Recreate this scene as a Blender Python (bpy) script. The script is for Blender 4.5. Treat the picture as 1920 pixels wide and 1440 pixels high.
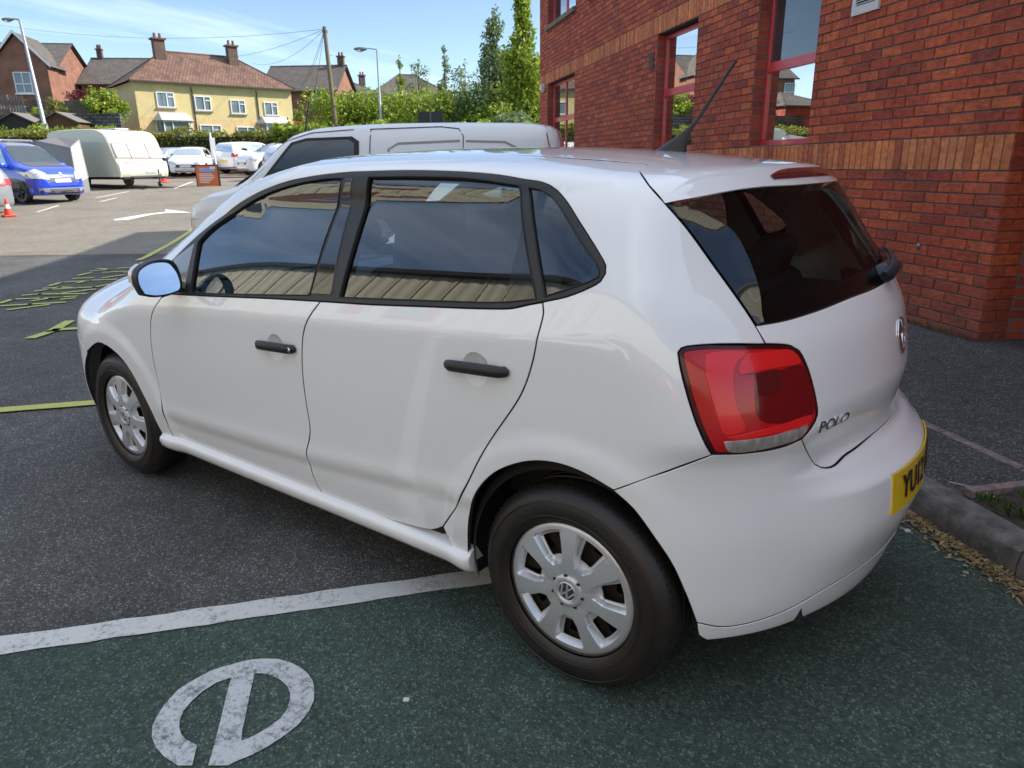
import bpy, bmesh, math, random
import numpy as np
from mathutils import Vector, Matrix
from mathutils.geometry import delaunay_2d_cdt, tessellate_polygon
random.seed(4); np.random.seed(4)
R=math.radians; PI=math.pi
sc=bpy.context.scene
for o in list(bpy.data.objects): bpy.data.objects.remove(o)
C=sc.collection
# ------------------------------------------------------------------ camera
cam=bpy.data.cameras.new('camera'); cam_o=bpy.data.objects.new('camera',cam); C.objects.link(cam_o); sc.camera=cam_o
yaw,pit,rol=-0.9277,0.2992,-0.0116
f_=Vector((math.cos(yaw)*math.cos(pit),math.sin(yaw)*math.cos(pit),-math.sin(pit)))
r_=Vector((math.sin(yaw),-math.cos(yaw),0)); u_=r_.cross(f_)
r2=r_*math.cos(rol)+u_*math.sin(rol); u2=-r_*math.sin(rol)+u_*math.cos(rol)
M=Matrix((r2,u2,-f_)).transposed().to_4x4(); M.translation=(-0.8885,2.2416,1.4087); cam_o.matrix_world=M
cam.sensor_width=36; cam.lens=36*1326.5/1920; cam.clip_start=.05; cam.clip_end=3000
cam.dof.use_dof=True; cam.dof.focus_distance=2.6; cam.dof.aperture_fstop=9.0
sc.render.resolution_x=1024; sc.render.resolution_y=768
# ------------------------------------------------------------------ sun, sky
SUN=Vector((-.66,-.75,.74)).normalized(); SEL=math.asin(SUN.z)
sl=bpy.data.lights.new('sun','SUN'); sl.energy=5.0; sl.angle=R(.6); sl.color=(1,.93,.82)
so=bpy.data.objects.new('sun',sl); C.objects.link(so); so.rotation_euler=SUN.to_track_quat('Z','Y').to_euler()
w=bpy.data.worlds.new('World'); sc.world=w; w.use_nodes=True; nt=w.node_tree; nt.nodes.clear()
def N(nt,t,**k):
    n=nt.nodes.new(t)
    for a,b in k.items():
        if a=='ins':
            for i,v in b.items(): n.inputs[i].default_value=v
        else: setattr(n,a,b)
    return n
sky=N(nt,'ShaderNodeTexSky',sky_type='NISHITA',sun_disc=False,sun_elevation=SEL,sun_rotation=math.atan2(SUN.x,SUN.y),air_density=.8,dust_density=.1,ozone_density=1.4)
tc=N(nt,'ShaderNodeTexCoord'); sp=N(nt,'ShaderNodeSeparateXYZ'); nt.links.new(tc.outputs['Generated'],sp.inputs[0])
zz=N(nt,'ShaderNodeMath',operation='MAXIMUM',ins={1:.03}); nt.links.new(sp.outputs[2],zz.inputs[0])
za=N(nt,'ShaderNodeMath',operation='ADD',ins={1:.12}); nt.links.new(zz.outputs[0],za.inputs[0])
dx=N(nt,'ShaderNodeMath',operation='DIVIDE'); nt.links.new(sp.outputs[0],dx.inputs[0]); nt.links.new(za.outputs[0],dx.inputs[1])
dy=N(nt,'ShaderNodeMath',operation='DIVIDE'); nt.links.new(sp.outputs[1],dy.inputs[0]); nt.links.new(za.outputs[0],dy.inputs[1])
cb=N(nt,'ShaderNodeCombineXYZ'); nt.links.new(dx.outputs[0],cb.inputs[0]); nt.links.new(dy.outputs[0],cb.inputs[1])
mp=N(nt,'ShaderNodeMapping'); mp.inputs['Rotation'].default_value=(0,0,R(50)); mp.inputs['Scale'].default_value=(.75,.28,1); mp.inputs['Location'].default_value=(1.3,.55,0)
nt.links.new(cb.outputs[0],mp.inputs[0])
nz=N(nt,'ShaderNodeTexNoise',ins={'Scale':1.1,'Detail':7,'Roughness':.58,'Distortion':.35}); nt.links.new(mp.outputs[0],nz.inputs['Vector'])
# bright cloud added overhead, unseen, to lift the shade; only wisps low down
hi=N(nt,'ShaderNodeMapRange',ins={1:.30,2:.80,3:-.07,4:.24}); nt.links.new(sp.outputs[2],hi.inputs[0])
sm_=N(nt,'ShaderNodeMath',operation='ADD'); nt.links.new(nz.outputs['Fac'],sm_.inputs[0]); nt.links.new(hi.outputs[0],sm_.inputs[1])
cr=N(nt,'ShaderNodeValToRGB'); cr.color_ramp.elements[0].position=.48; cr.color_ramp.elements[1].position=.80; nt.links.new(sm_.outputs[0],cr.inputs[0])
cm=N(nt,'ShaderNodeMath',operation='MULTIPLY',ins={1:.75}); nt.links.new(cr.outputs[0],cm.inputs[0])
mx=N(nt,'ShaderNodeMix',data_type='RGBA'); nt.links.new(cm.outputs[0],mx.inputs['Factor']); nt.links.new(sky.outputs[0],mx.inputs[6])
mx.inputs[7].default_value=(8.0,8.9,10.2,1)
bg=N(nt,'ShaderNodeBackground',ins={'Strength':.13}); wo=N(nt,'ShaderNodeOutputWorld')
nt.links.new(mx.outputs[2],bg.inputs[0]); nt.links.new(bg.outputs[0],wo.inputs[0])
sc.view_settings.view_transform='Standard'; sc.view_settings.look='None'; sc.view_settings.exposure=.72; sc.view_settings.gamma=1; sc.view_settings.use_curve_mapping=False
# ------------------------------------------------------------------ materials
MATS={}
def mat(name,col=(.5,.5,.5),rough=.6,metal=0,coat=0,spec=.5,var=0,vs=8,col2=None,bump=0,bs=60,coord='Object',emis=None,stretch=None,det=6):
    if name in MATS: return MATS[name]
    m=bpy.data.materials.new(name); m.use_nodes=True; t=m.node_tree; b=t.nodes['Principled BSDF']
    b.inputs['Base Color'].default_value=(*col,1); b.inputs['Roughness'].default_value=rough; b.inputs['Metallic'].default_value=metal
    b.inputs['Coat Weight'].default_value=coat; b.inputs['Coat Roughness'].default_value=.015; b.inputs['Specular IOR Level'].default_value=spec
    if var or col2 or bump:
        c=N(t,'ShaderNodeTexCoord'); v=c.outputs[coord]
        if stretch:
            p=N(t,'ShaderNodeMapping'); p.inputs['Scale'].default_value=stretch; t.links.new(v,p.inputs[0]); v=p.outputs[0]
    if var or col2:
        n=N(t,'ShaderNodeTexNoise',ins={'Scale':vs,'Detail':det,'Roughness':.6}); t.links.new(v,n.inputs['Vector'])
        k=N(t,'ShaderNodeValToRGB'); e=k.color_ramp.elements; e[0].position=.35; e[1].position=.68
        c2=col2 or tuple(x*(1-var) for x in col)
        e[0].color=(*c2,1); e[1].color=(*col,1); t.links.new(n.outputs['Fac'],k.inputs[0]); t.links.new(k.outputs[0],b.inputs['Base Color'])
    if bump:
        n=N(t,'ShaderNodeTexNoise',ins={'Scale':bs,'Detail':4,'Roughness':.6}); t.links.new(v,n.inputs['Vector'])
        q=N(t,'ShaderNodeBump',ins={'Strength':1,'Distance':bump}); t.links.new(n.outputs['Fac'],q.inputs['Height']); t.links.new(q.outputs[0],b.inputs['Normal'])
    MATS[name]=m; return m
def glassmat(name,tint,ior=1.5,mul=1.6,back=None):
    m=bpy.data.materials.new(name); m.use_nodes=True; t=m.node_tree; t.nodes.clear()
    o=N(t,'ShaderNodeOutputMaterial'); fr=N(t,'ShaderNodeFresnel',ins={'IOR':ior}); mu=N(t,'ShaderNodeMath',operation='MULTIPLY',use_clamp=True,ins={1:mul})
    g=N(t,'ShaderNodeBsdfGlossy',ins={'Roughness':.0}); tr=N(t,'ShaderNodeBsdfTransparent'); tr.inputs[0].default_value=(*tint,1)
    if back is not None:
        tr=N(t,'ShaderNodeBsdfDiffuse'); tr.inputs[0].default_value=(*back,1)
    mi=N(t,'ShaderNodeMixShader'); t.links.new(fr.outputs[0],mu.inputs[0]); t.links.new(mu.outputs[0],mi.inputs[0]); t.links.new(tr.outputs[0],mi.inputs[1]); t.links.new(g.outputs[0],mi.inputs[2]); t.links.new(mi.outputs[0],o.inputs[0])
    MATS[name]=m; return m
WHITE=mat('white_paint',(.84,.845,.86),.4,coat=1); WHITE.node_tree.nodes['Principled BSDF'].inputs['Coat IOR'].default_value=1.65
TRIM=mat('black_trim',(.018,.018,.02),.42,spec=.5,bump=.0002,bs=900)
GLOSSB=mat('gloss_black',(.008,.009,.012),.08,coat=1)
RUB=mat('rubber',(.012,.012,.013),.62,var=.4,vs=14,bump=.0006,bs=220)
TYRE=mat('tyre',(.010,.010,.010),.45,col2=(.024,.018,.013),vs=6,bump=.0005,bs=180)
SILV=mat('silver_plastic',(.64,.65,.67),.36,metal=.6,coat=.1)
RUST=mat('steel_brown',(.045,.03,.025),.7,var=.5,vs=30)
CHROME=mat('chrome',(.75,.76,.78),.07,metal=1)
GLASS=glassmat('car_glass',(.70,.95,1.0),ior=1.62,mul=2.3)
GLASSR=glassmat('rear_glass',(.50,.62,.60),mul=.62)
DARK=mat('dark_cloth',(.035,.037,.042),.85,bump=.0006,bs=600)
DASH=mat('dashboard_plastic',(.03,.031,.034),.6)
mat('liner_gap_shade',(.012,.012,.013),.9)
GREYP=mat('grey_headliner',(.33,.33,.32),.9)
# ------------------------------------------------------------------ object helpers
def finish(o,parent=None,label=None,cat=None,group=None,kind=None):
    if o.name not in C.objects: C.objects.link(o)
    if parent is not None:
        o.parent=parent; o.matrix_parent_inverse=parent.matrix_world.inverted()
    for k,v in (('label',label),('category',cat),('group',group),('kind',kind)):
        if v: o[k]=v
    return o
def empty(name,loc,rz=0,label=None,cat=None,group=None,kind=None):
    o=bpy.data.objects.new(name,None); o.empty_display_size=.2; o.location=loc; o.rotation_euler=(0,0,rz)
    o.matrix_world=Matrix.Translation(Vector(loc))@Matrix.Rotation(rz,4,'Z')
    return finish(o,None,label,cat,group,kind)
class MB:
    def __init__(s): s.v=[]; s.f=[]
    def add(s,v,f):
        n=len(s.v); s.v+= [tuple(a) for a in v]; s.f+=[tuple(i+n for i in q) for q in f]; return s
    def box(s,c,d,rz=0,M=None):
        x,y,z=[a/2 for a in d]; vs=[(i*x,j*y,k*z) for i in(-1,1) for j in(-1,1) for k in(-1,1)]
        ca,sa=math.cos(rz),math.sin(rz); vs=[(a*ca-b*sa+c[0],a*sa+b*ca+c[1],e+c[2]) for a,b,e in vs]
        if M: vs=[tuple(M@Vector(q)) for q in vs]
        return s.add(vs,[(0,1,3,2),(4,6,7,5),(0,4,5,1),(2,3,7,6),(0,2,6,4),(1,5,7,3)])
    def tube(s,pts,r,n=8,cap=True):
        pts=[Vector(p) for p in pts]; rs=r if isinstance(r,(list,tuple)) else [r]*len(pts); base=len(s.v); up=None
        for i,p in enumerate(pts):
            d=(pts[min(i+1,len(pts)-1)]-pts[max(i-1,0)]).normalized()
            a=d.orthogonal().normalized() if up is None else (up-d*up.dot(d)).normalized(); up=a; b=d.cross(a)
            for k in range(n):
                t=2*PI*k/n; s.v.append(tuple(p+(a*math.cos(t)+b*math.sin(t))*rs[i]))
        for i in range(len(pts)-1):
            for k in range(n):
                k2=(k+1)%n; s.f.append((base+i*n+k,base+i*n+k2,base+(i+1)*n+k2,base+(i+1)*n+k))
        if cap:
            s.f.append(tuple(base+k for k in range(n))[::-1]); s.f.append(tuple(base+(len(pts)-1)*n+k for k in range(n)))
        return s
    def lathe(s,prof,n=32,axis='y',c=(0,0,0),closed=False):
        base=len(s.v)
        for r,h in prof:
            for k in range(n):
                t=2*PI*k/n; a,b=r*math.cos(t),r*math.sin(t)
                p={'y':(a,h,b),'z':(a,b,h),'x':(h,a,b)}[axis]; s.v.append((p[0]+c[0],p[1]+c[1],p[2]+c[2]))
        m=len(prof)
        for i in range(m-1+(1 if closed else 0)):
            j=(i+1)%m
            for k in range(n):
                k2=(k+1)%n; s.f.append((base+i*n+k,base+i*n+k2,base+j*n+k2,base+j*n+k))
        return s
    def prism(s,poly,z0,z1,fn=None):
        """poly list of (a,b); fn maps (a,b,h)->xyz"""
        fn=fn or (lambda a,b,h:(a,b,h)); n=len(poly); base=len(s.v)
        s.v+=[tuple(fn(a,b,z0)) for a,b in poly]+[tuple(fn(a,b,z1)) for a,b in poly]
        for i in range(n):
            j=(i+1)%n; s.f.append((base+i,base+j,base+n+j,base+n+i))
        for tr in tessellate_polygon([[Vector((a,b,0)) for a,b in poly]]):
            s.f.append(tuple(base+i for i in tr)); s.f.append(tuple(base+n+i for i in tr)[::-1])
        return s
    def grid(s,P):
        n,m=len(P),len(P[0]); base=len(s.v)
        for row in P: s.v+=[tuple(q) for q in row]
        for i in range(n-1):
            for j in range(m-1): a=base+i*m+j; s.f.append((a,a+1,a+m+1,a+m))
        return s
    def mesh(s,name,m,smooth=False,fix=True):
        me=bpy.data.meshes.new(name); me.from_pydata(s.v,[],s.f)
        if fix:
            b=bmesh.new(); b.from_mesh(me); bmesh.ops.recalc_face_normals(b,faces=b.faces); b.to_mesh(me); b.free()
        if m: me.materials.append(m)
        if smooth:
            me.polygons.foreach_set('use_smooth',[True]*len(me.polygons))
            if smooth!=True: me.set_sharp_from_angle(angle=R(smooth))
        return me
    def build(s,name,m,parent=None,smooth=False,fix=True,bevel=0,**k):
        o=bpy.data.objects.new(name,s.mesh(name,m,smooth,fix))
        if bevel:
            md=o.modifiers.new('bevel','BEVEL'); md.width=bevel; md.segments=2; md.limit_method='ANGLE'; md.angle_limit=R(35)
        return finish(o,parent,**k)
def copy_tree(o,parent=None):
    c=o.copy(); C.objects.link(c)
    if parent is not None: c.parent=parent; c.matrix_parent_inverse=o.matrix_parent_inverse.copy()
    for ch in o.children: copy_tree(ch,c)
    return c
def text_mesh(name,body,size,depth,m,bold=0):
    cu=bpy.data.curves.new(name,'FONT'); cu.body=body; cu.size=size; cu.extrude=depth; cu.offset=bold; cu.align_x='CENTER'; cu.align_y='CENTER'; cu.resolution_u=3
    o=bpy.data.objects.new(name,cu); C.objects.link(o); dg=bpy.context.evaluated_depsgraph_get(); dg.update()
    me=bpy.data.meshes.new_from_object(o.evaluated_get(dg)); bpy.data.objects.remove(o); me.materials.clear(); me.materials.append(m)
    return me

def pch(xs,ys):
    xs=np.array(xs,float); ys=np.array(ys,float)
    h=np.diff(xs); d=np.diff(ys)/h
    m=np.zeros(len(xs)); m[0]=d[0]; m[-1]=d[-1]
    for i in range(1,len(xs)-1):
        if d[i-1]*d[i]>0:
            w1=2*h[i]+h[i-1]; w2=h[i]+2*h[i-1]; m[i]=(w1+w2)/(w1/d[i-1]+w2/d[i])
    def f0(x):
        x=np.clip(x,xs[0],xs[-1]); i=np.clip(np.searchsorted(xs,x)-1,0,len(xs)-2)
        t=(x-xs[i])/h[i]
        return ys[i]*(1+2*t)*(1-t)**2+h[i]*m[i]*t*(1-t)**2+ys[i+1]*t*t*(3-2*t)-h[i]*m[i+1]*t*t*(1-t)
    NT_=12000; T=f0(np.linspace(xs[0],xs[-1],NT_)); k=(NT_-1)/(xs[-1]-xs[0]); x0=xs[0]; T=np.append(T,T[-1]); T2=np.diff(T,append=T[-1])
    def f(x):
        q=np.clip((x-x0)*k,0,NT_-1); i=q.astype(np.int64); return T[i]+T2[i]*(q-i)
    return f
def sm(a,b,k):
    h=np.maximum(k-np.abs(a-b),0)/k
    return np.minimum(a,b)-h*h*h*k/6.
def ss(a,b,x):
    t=np.clip((x-a)/(b-a),0,1); return t*t*(3-2*t)
_zc=pch([-.7,-.3,-.2,.09,.3,1.0,1.6,1.98,2.38,2.57,3.1],[1.035,1.027,1.019,.997,.982,.939,.901,.869,.83,.814,.77])
_zb=pch([-.7,-.1,.1,.23,.97,1.8,2.3,3.2],[1.17,1.12,1.078,1.06,1.004,.950,.93,.89])
_zl=pch([.3,.41,1.12,2.03,2.3],[.49,.486,.432,.40,.395])
_plan=pch([-.7,-.4,-.1,.3,1.,1.8,2.4,2.8,3.1,3.3],[.775,.812,.834,.841,.841,.841,.838,.822,.78,.72])
# offset from plan width vs normalised height
_low=pch([0,.12,.25,.5,.75,1.0],[-.055,-.040,-.022,-.010,-.002,0.0])
def S(x,z):
    c=_zc(x); b=_zb(x)
    # below crease
    zlc=_zl(x); mid=ss(-.0,.45,x)*(1-ss(1.95,2.2,x))
    t=np.clip((z-.20)/(c-.20),-.3,1)
    lo=_low(t)
    # door lower ledge: surface steps in below the lower crease
    dl=zlc-z
    lo=lo-mid*(.010*ss(-.004,.05,dl))+mid*.004*np.exp(-((z-zlc-.02)/.03)**2)
    # above crease : breaks inward to belt then tumblehome
    wd=.007+.05*ss(.0,-.35,x)
    hb=wd*np.logaddexp(0,np.clip((z-c)/wd,-50,50))
    up=-.30*hb-.25*hb*hb
    o=lo+up
    w=_plan(x)+o
    # wheel arch flare
    for xc in (0.,2.47):
        r=np.hypot(x-xc,z-.30)
        w=w+.010*(1-ss(.40,.47,r))*ss(.15,.3,z)
    # greenhouse narrows toward front and rear
    w=w-np.where(z>b,(z-b)*(.10*ss(1.2,2.4,x)+.22*ss(.1,-.6,-(-x)) ),0)
    return w
Xr=pch([.15,.2,.25,.35,.5,.60,.66,.70,.765,.80,.85,.93,1.0,1.05,1.2,1.3,1.37,1.45],
       [-.57,-.61,-.642,-.665,-.672,-.664,-.652,-.642,-.628,-.622,-.614,-.600,-.584,-.562,-.462,-.395,-.350,-.30])
Cr=pch([.2,.6,.72,.80,.93,1.05,1.3,1.45],[.50,.50,.46,.38,.40,.44,.46,.46])
def Rr(y,z):
    y=np.abs(y)
    A=1-ss(.36,.62,y)
    zz=.672+.0*y
    step=-.034*ss(zz-.010,zz-.07,z)*ss(.3,.5,z)+.040*ss(zz-.016,zz+.014,z)*(1-ss(.69,.85,z))
    return Xr(z)+A*step+Cr(z)*y*y*1.0+1.2*np.maximum(y-.5,0)**2.5
Xf=pch([.15,.25,.4,.55,.7,.8,.9],[3.20,3.26,3.29,3.285,3.25,3.20,3.1])
def Rf(y,z):
    y=np.abs(y); return Xf(z)-.42*y*y-1.6*np.maximum(y-.45,0)**2.5
Hc=pch([-.7,-.45,-.3,-.1,.14,.5,.9,1.25,1.45,1.6,1.7,1.8,2.0,2.2,2.4,2.5,2.6,2.75,2.9,3.1,3.25,3.35],
       [1.31,1.372,1.397,1.425,1.449,1.469,1.474,1.466,1.450,1.426,1.397,1.350,1.250,1.148,1.052,1.012,.985,.97,.945,.89,.82,.75])
Cam=pch([1.2,1.5,1.68,1.9,2.5,2.8],[.10,.18,.235,.26,.25,.24])
def H(x,y):
    return Hc(x)-Cam(x)*y*y-.25*np.maximum(np.abs(y)-.45,0)**2
def F(x,y,z):
    y=np.abs(y)
    f1=S(x,z)-y; f2=H(x,y)-z; f3=x-Rr(y,z); f4=Rf(y,z)-x
    g=sm(f1,f2,.11)
    g=sm(g,f3,.10)
    g=sm(g,f4,.14)
    return sm(g,z-.19,.04)
def march(O,D,t0,t1,n=0):
    O=np.broadcast_to(O,D.shape); N_=len(D); L=np.linalg.norm(D,axis=1); t=np.full(N_,float(t0)); tp=t.copy(); st=np.zeros(N_,int)
    idx=np.arange(N_)
    for it in range(140):
        P=O[idx]+t[idx,None]*D[idx]; f=F(P[:,0],P[:,1],P[:,2]); ins=f>0
        st[idx[ins]]=1; g=idx[~ins]; tp[g]=t[g]; t[g]+=np.clip(-f[~ins]*.55,.0015,.25)/L[g]
        idx=g[t[g]<t1]
        if not len(idx): break
    ok=st==1; a=tp[ok]; b=t[ok]; Oo=O[ok]; Do=D[ok]
    for _ in range(11):
        m=(a+b)/2; P=Oo+m[:,None]*Do; f=F(P[:,0],P[:,1],P[:,2])>0
        b=np.where(f,m,b); a=np.where(f,a,m)
    out=np.full((N_,3),np.nan); out[ok]=Oo+((a+b)/2)[:,None]*Do
    return out
def normal(P,e=1e-3):
    g=np.stack([F(P[:,0]+e*(i==0),P[:,1]+e*(i==1),P[:,2]+e*(i==2))-F(P[:,0]-e*(i==0),P[:,1]-e*(i==1),P[:,2]-e*(i==2)) for i in range(3)],-1)
    n=-g; return n/np.linalg.norm(n,axis=1,keepdims=True)
def Fv(P): return F(P[:,0],P[:,1],P[:,2])
def catm(P,ds,closed=False):
    P=np.asarray(P,float); n=len(P)
    if n==2: 
        k=max(1,int(np.linalg.norm(P[1]-P[0])/ds)); return P[0]+(P[1]-P[0])*np.linspace(0,1,k+1)[:,None]
    out=[]
    for i in range(n-1):
        p0=P[max(i-1,0)];p1=P[i];p2=P[i+1];p3=P[min(i+2,n-1)]
        k=max(1,int(round(np.linalg.norm(p2-p1)/ds)))
        d01=max(np.linalg.norm(p1-p0),1e-6)**.5; d12=max(np.linalg.norm(p2-p1),1e-6)**.5; d23=max(np.linalg.norm(p3-p2),1e-6)**.5
        m1=(p2-p1)/d12 if i==0 else ((p1-p0)/d01-(p2-p0)/(d01+d12)+(p2-p1)/d12)
        m2=(p2-p1)/d12 if i==n-2 else ((p2-p1)/d12-(p3-p1)/(d12+d23)+(p3-p2)/d23)
        m1=m1*d12; m2=m2*d12
        for t in np.arange(k)/k:
            out.append((2*t**3-3*t*t+1)*p1+(t**3-2*t*t+t)*m1+(3*t*t-2*t**3)*p2+(t**3-t*t)*m2)
    out.append(P[-1]); return np.array(out)
class Eye:
    def __init__(s,E,T):
        s.E=np.array(E,float); T=np.array(T,float); w=T-s.E; s.sc=np.linalg.norm(w); s.w=w/s.sc
        a=np.cross(s.w,[0,0,1.]); 
        if np.linalg.norm(a)<1e-3: a=np.array([0,1.,0])
        s.a=a/np.linalg.norm(a); s.b=np.cross(s.a,s.w)
    def dom(s,P):
        d=P-s.E; k=d@s.w; return np.stack([d@s.a/k,d@s.b/k],-1)*s.sc
    def pt(s,q):
        D=s.w+q[:,:1]/s.sc*s.a+q[:,1:]/s.sc*s.b
        return march(s.E,D,s.sc-3.2,s.sc+2.4,200)
class Cyl:
    def __init__(s,x0,Rr_=1.,r1=4.): s.x0=x0; s.R=Rr_; s.r1=r1
    def dom(s,P): return np.stack([(np.arctan2(P[:,1],-(P[:,0]-s.x0)))*s.R,P[:,2]],-1)
    def pt(s,q):
        ph=q[:,0]/s.R; d=np.stack([-np.cos(ph),np.sin(ph),0*ph],-1); O=np.stack([np.full(len(q),s.x0),0*ph,q[:,1]],-1)
        return march(O+s.r1*d,-d,0,s.r1-.02)
def offset_loop(L,d):
    """offset a closed 2D loop to its inside (material on the left when ccw) by d"""
    a=np.roll(L,1,0); b=np.roll(L,-1,0)
    t1=L-a; t1/=np.linalg.norm(t1,axis=1,keepdims=True)+1e-12; t2=b-L; t2/=np.linalg.norm(t2,axis=1,keepdims=True)+1e-12
    n1=np.stack([-t1[:,1],t1[:,0]],-1); n2=np.stack([-t2[:,1],t2[:,0]],-1); n=n1+n2; n/=np.linalg.norm(n,axis=1,keepdims=True)+1e-12
    k=np.clip((n*n1).sum(1),.45,1); return L+n*(d/k)[:,None]
def inpoly(p,L):
    x,y=p[:,0],p[:,1]; r=np.zeros(len(p),bool); a=L; b=np.roll(L,-1,0)
    for (x1,y1),(x2,y2) in zip(a,b):
        c=((y1>y)!=(y2>y)); 
        if y1!=y2: r^=c&(x<(x2-x1)*(y-y1)/(y2-y1)+x1)
    return r
def segdist(p,L):
    a=L; b=np.roll(L,-1,0); out=np.full(len(p),9.)
    for i in range(len(a)):
        d=b[i]-a[i]; t=np.clip(((p-a[i])@d)/(d@d+1e-12),0,1); out=np.minimum(out,np.linalg.norm(p-a[i]-t[:,None]*d,axis=1))
    return out
def tolooops(segs,ds):
    pts=[]
    for s in segs:
        c=catm(s,ds); pts+=list(c[:-1])
    P=np.array(pts); keep=[0]
    for i in range(1,len(P)):
        if np.linalg.norm(P[i]-P[keep[-1]])>ds*.35: keep.append(i)
    if np.linalg.norm(P[keep[-1]]-P[0])<ds*.35: keep.pop()
    return P[keep]
def panel(name,segs,dom,m,parent,holes=(),gap=.004,holegap=0.,off=0.,depth=.018,rnd=.0018,ds=.02,gs=.02,mirror=False,both=True,lip=True,**kw):
    """one pressed panel of the car body: outline laid on the body surface, cut out of it and given turned-in edges"""
    loops=[]
    for i,sg in enumerate([segs]+list(holes)):
        L=dom.dom(tolooops(sg,ds)); A=.5*np.sum(L[:,0]*np.roll(L[:,1],-1)-np.roll(L[:,0],-1)*L[:,1])
        if (A<0)==(i==0): L=L[::-1]
        loops.append(L)
    V2=[];E=[];rings=[]
    for i,L in enumerate(loops):
        g=(gap/2 if i==0 else holegap)
        L1=offset_loop(L,g); L0=offset_loop(L,g+rnd) if lip else L1
        n=len(V2); V2+=list(L0); E+=[(n+k,n+(k+1)%len(L0)) for k in range(len(L0))]; rings.append((n,len(L0),L1))
    mn=loops[0].min(0); mx_=loops[0].max(0)
    gx,gy=np.meshgrid(np.arange(mn[0],mx_[0],gs),np.arange(mn[1],mx_[1],gs)); G=np.stack([gx.ravel(),gy.ravel()],-1)
    G[:,0]+= (np.floor((G[:,1]-mn[1])/gs+.5)%2)*gs*.5
    ok=inpoly(G,loops[0])
    for L in loops[1:]: ok&=~inpoly(G,L)
    G=G[ok]
    for n,c,L1 in rings: G=G[segdist(G,np.array(V2[n:n+c]))>gs*.45]
    nb=len(V2); allv=[Vector(q) for q in V2]+[Vector(q) for q in G]
    r=delaunay_2d_cdt(allv,E,[],0,1e-7)
    vo=np.array([tuple(q) for q in r[0]]); fo=r[2]; orig=r[3]
    tri=np.array([f for f in fo if len(f)==3]); cen=vo[tri].mean(1)
    B=[np.array(V2[n:n+c]) for n,c,_ in rings]; ok=inpoly(cen,B[0])
    for b in B[1:]: ok&=~inpoly(cen,b)
    tri=tri[ok]; a2=vo[tri]; ar=(a2[:,1,0]-a2[:,0,0])*(a2[:,2,1]-a2[:,0,1])-(a2[:,2,0]-a2[:,0,0])*(a2[:,1,1]-a2[:,0,1]); tri=tri[np.abs(ar)>1e-10]; ar=ar[np.abs(ar)>1e-10]
    tri[ar<0]=tri[ar<0][:,::-1]
    P=dom.pt(vo); bad=np.isnan(P[:,0])
    if bad.any():
        g=~bad
        for i in np.where(bad)[0]:
            P[i]=P[g][np.argmin(((vo[g]-vo[i])**2).sum(1))]
    Nn=normal(P); P=P+Nn*off
    verts=list(P); nors=list(Nn); faces=[tuple(t) for t in tri]; fm=[0]*len(faces); ndeep=0
    if lip:
        inv={}
        for i,o_ in enumerate(orig):
            for q in o_: inv[q]=i
        for n,c,L1 in rings:
            idx=[inv.get(n+k) for k in range(c)]
            P1=dom.pt(L1); P0=P[idx]; b=np.isnan(P1[:,0]); P1[b]=P0[b]; N1=normal(P1)
            out=(P1+N1*off)-P0; out-= (out*N1).sum(1,keepdims=True)*N1; out/=np.linalg.norm(out,axis=1,keepdims=True)+1e-9
            r1=P1+N1*(off-rnd); r2=P1+N1*(off-depth)
            s1=len(verts); verts+=list(r1); nors+=list(out*.94+N1*.34); s2=len(verts); verts+=list(r2); nors+=list(out)
            for k in range(c):
                j=(k+1)%c
                faces+=[(idx[k],s1+k,s1+j,idx[j]),(s1+k,s2+k,s2+j,s1+j)]; fm+=[0,1 if depth>.013 else 0]; ndeep=depth>.013
    verts=np.array(verts); nors=np.array(nors); nors/=np.linalg.norm(nors,axis=1,keepdims=True)+1e-12
    # orientation
    a=verts[faces[0][1]]-verts[faces[0][0]]; b=verts[faces[0][2]]-verts[faces[0][0]]
    if np.dot(np.cross(a,b),nors[faces[0][0]])<0: faces=[f[::-1] for f in faces]
    res=[]
    for side in ((1,-1) if (mirror) else (1,)):
        v=verts.copy(); nn=nors.copy(); ff=faces
        if side<0: v[:,1]*=-1; nn[:,1]*=-1; ff=[f[::-1] for f in faces]
        me=bpy.data.meshes.new(name); me.from_pydata(v.tolist(),[],[tuple(int(i) for i in f) for f in ff]); me.materials.append(m)
        if ndeep:
            me.materials.append(MATS['liner_gap_shade']); me.polygons.foreach_set('material_index',fm)  # deep edge faces coloured black, painted shade for the shut-line gaps
        me.polygons.foreach_set('use_smooth',[True]*len(me.polygons)); me.normals_split_custom_set_from_vertices(nn.tolist())
        o=bpy.data.objects.new(name,me); res.append(finish(o,parent,**kw))
    return res
def mirror_obj(o,parent=None):
    me=o.data.copy(); b=bmesh.new(); b.from_mesh(me); 
    for v in b.verts: v.co.y*=-1
    bmesh.ops.reverse_faces(b,faces=b.faces); b.to_mesh(me); b.free()
    c=bpy.data.objects.new(o.name.split('.')[0],me); finish(c,parent or o.parent)
    for md in o.modifiers:
        if md.type=='BEVEL':
            q=c.modifiers.new('bevel','BEVEL'); q.width=md.width; q.segments=md.segments; q.limit_method='ANGLE'; q.angle_limit=md.angle_limit
    return c
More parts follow.
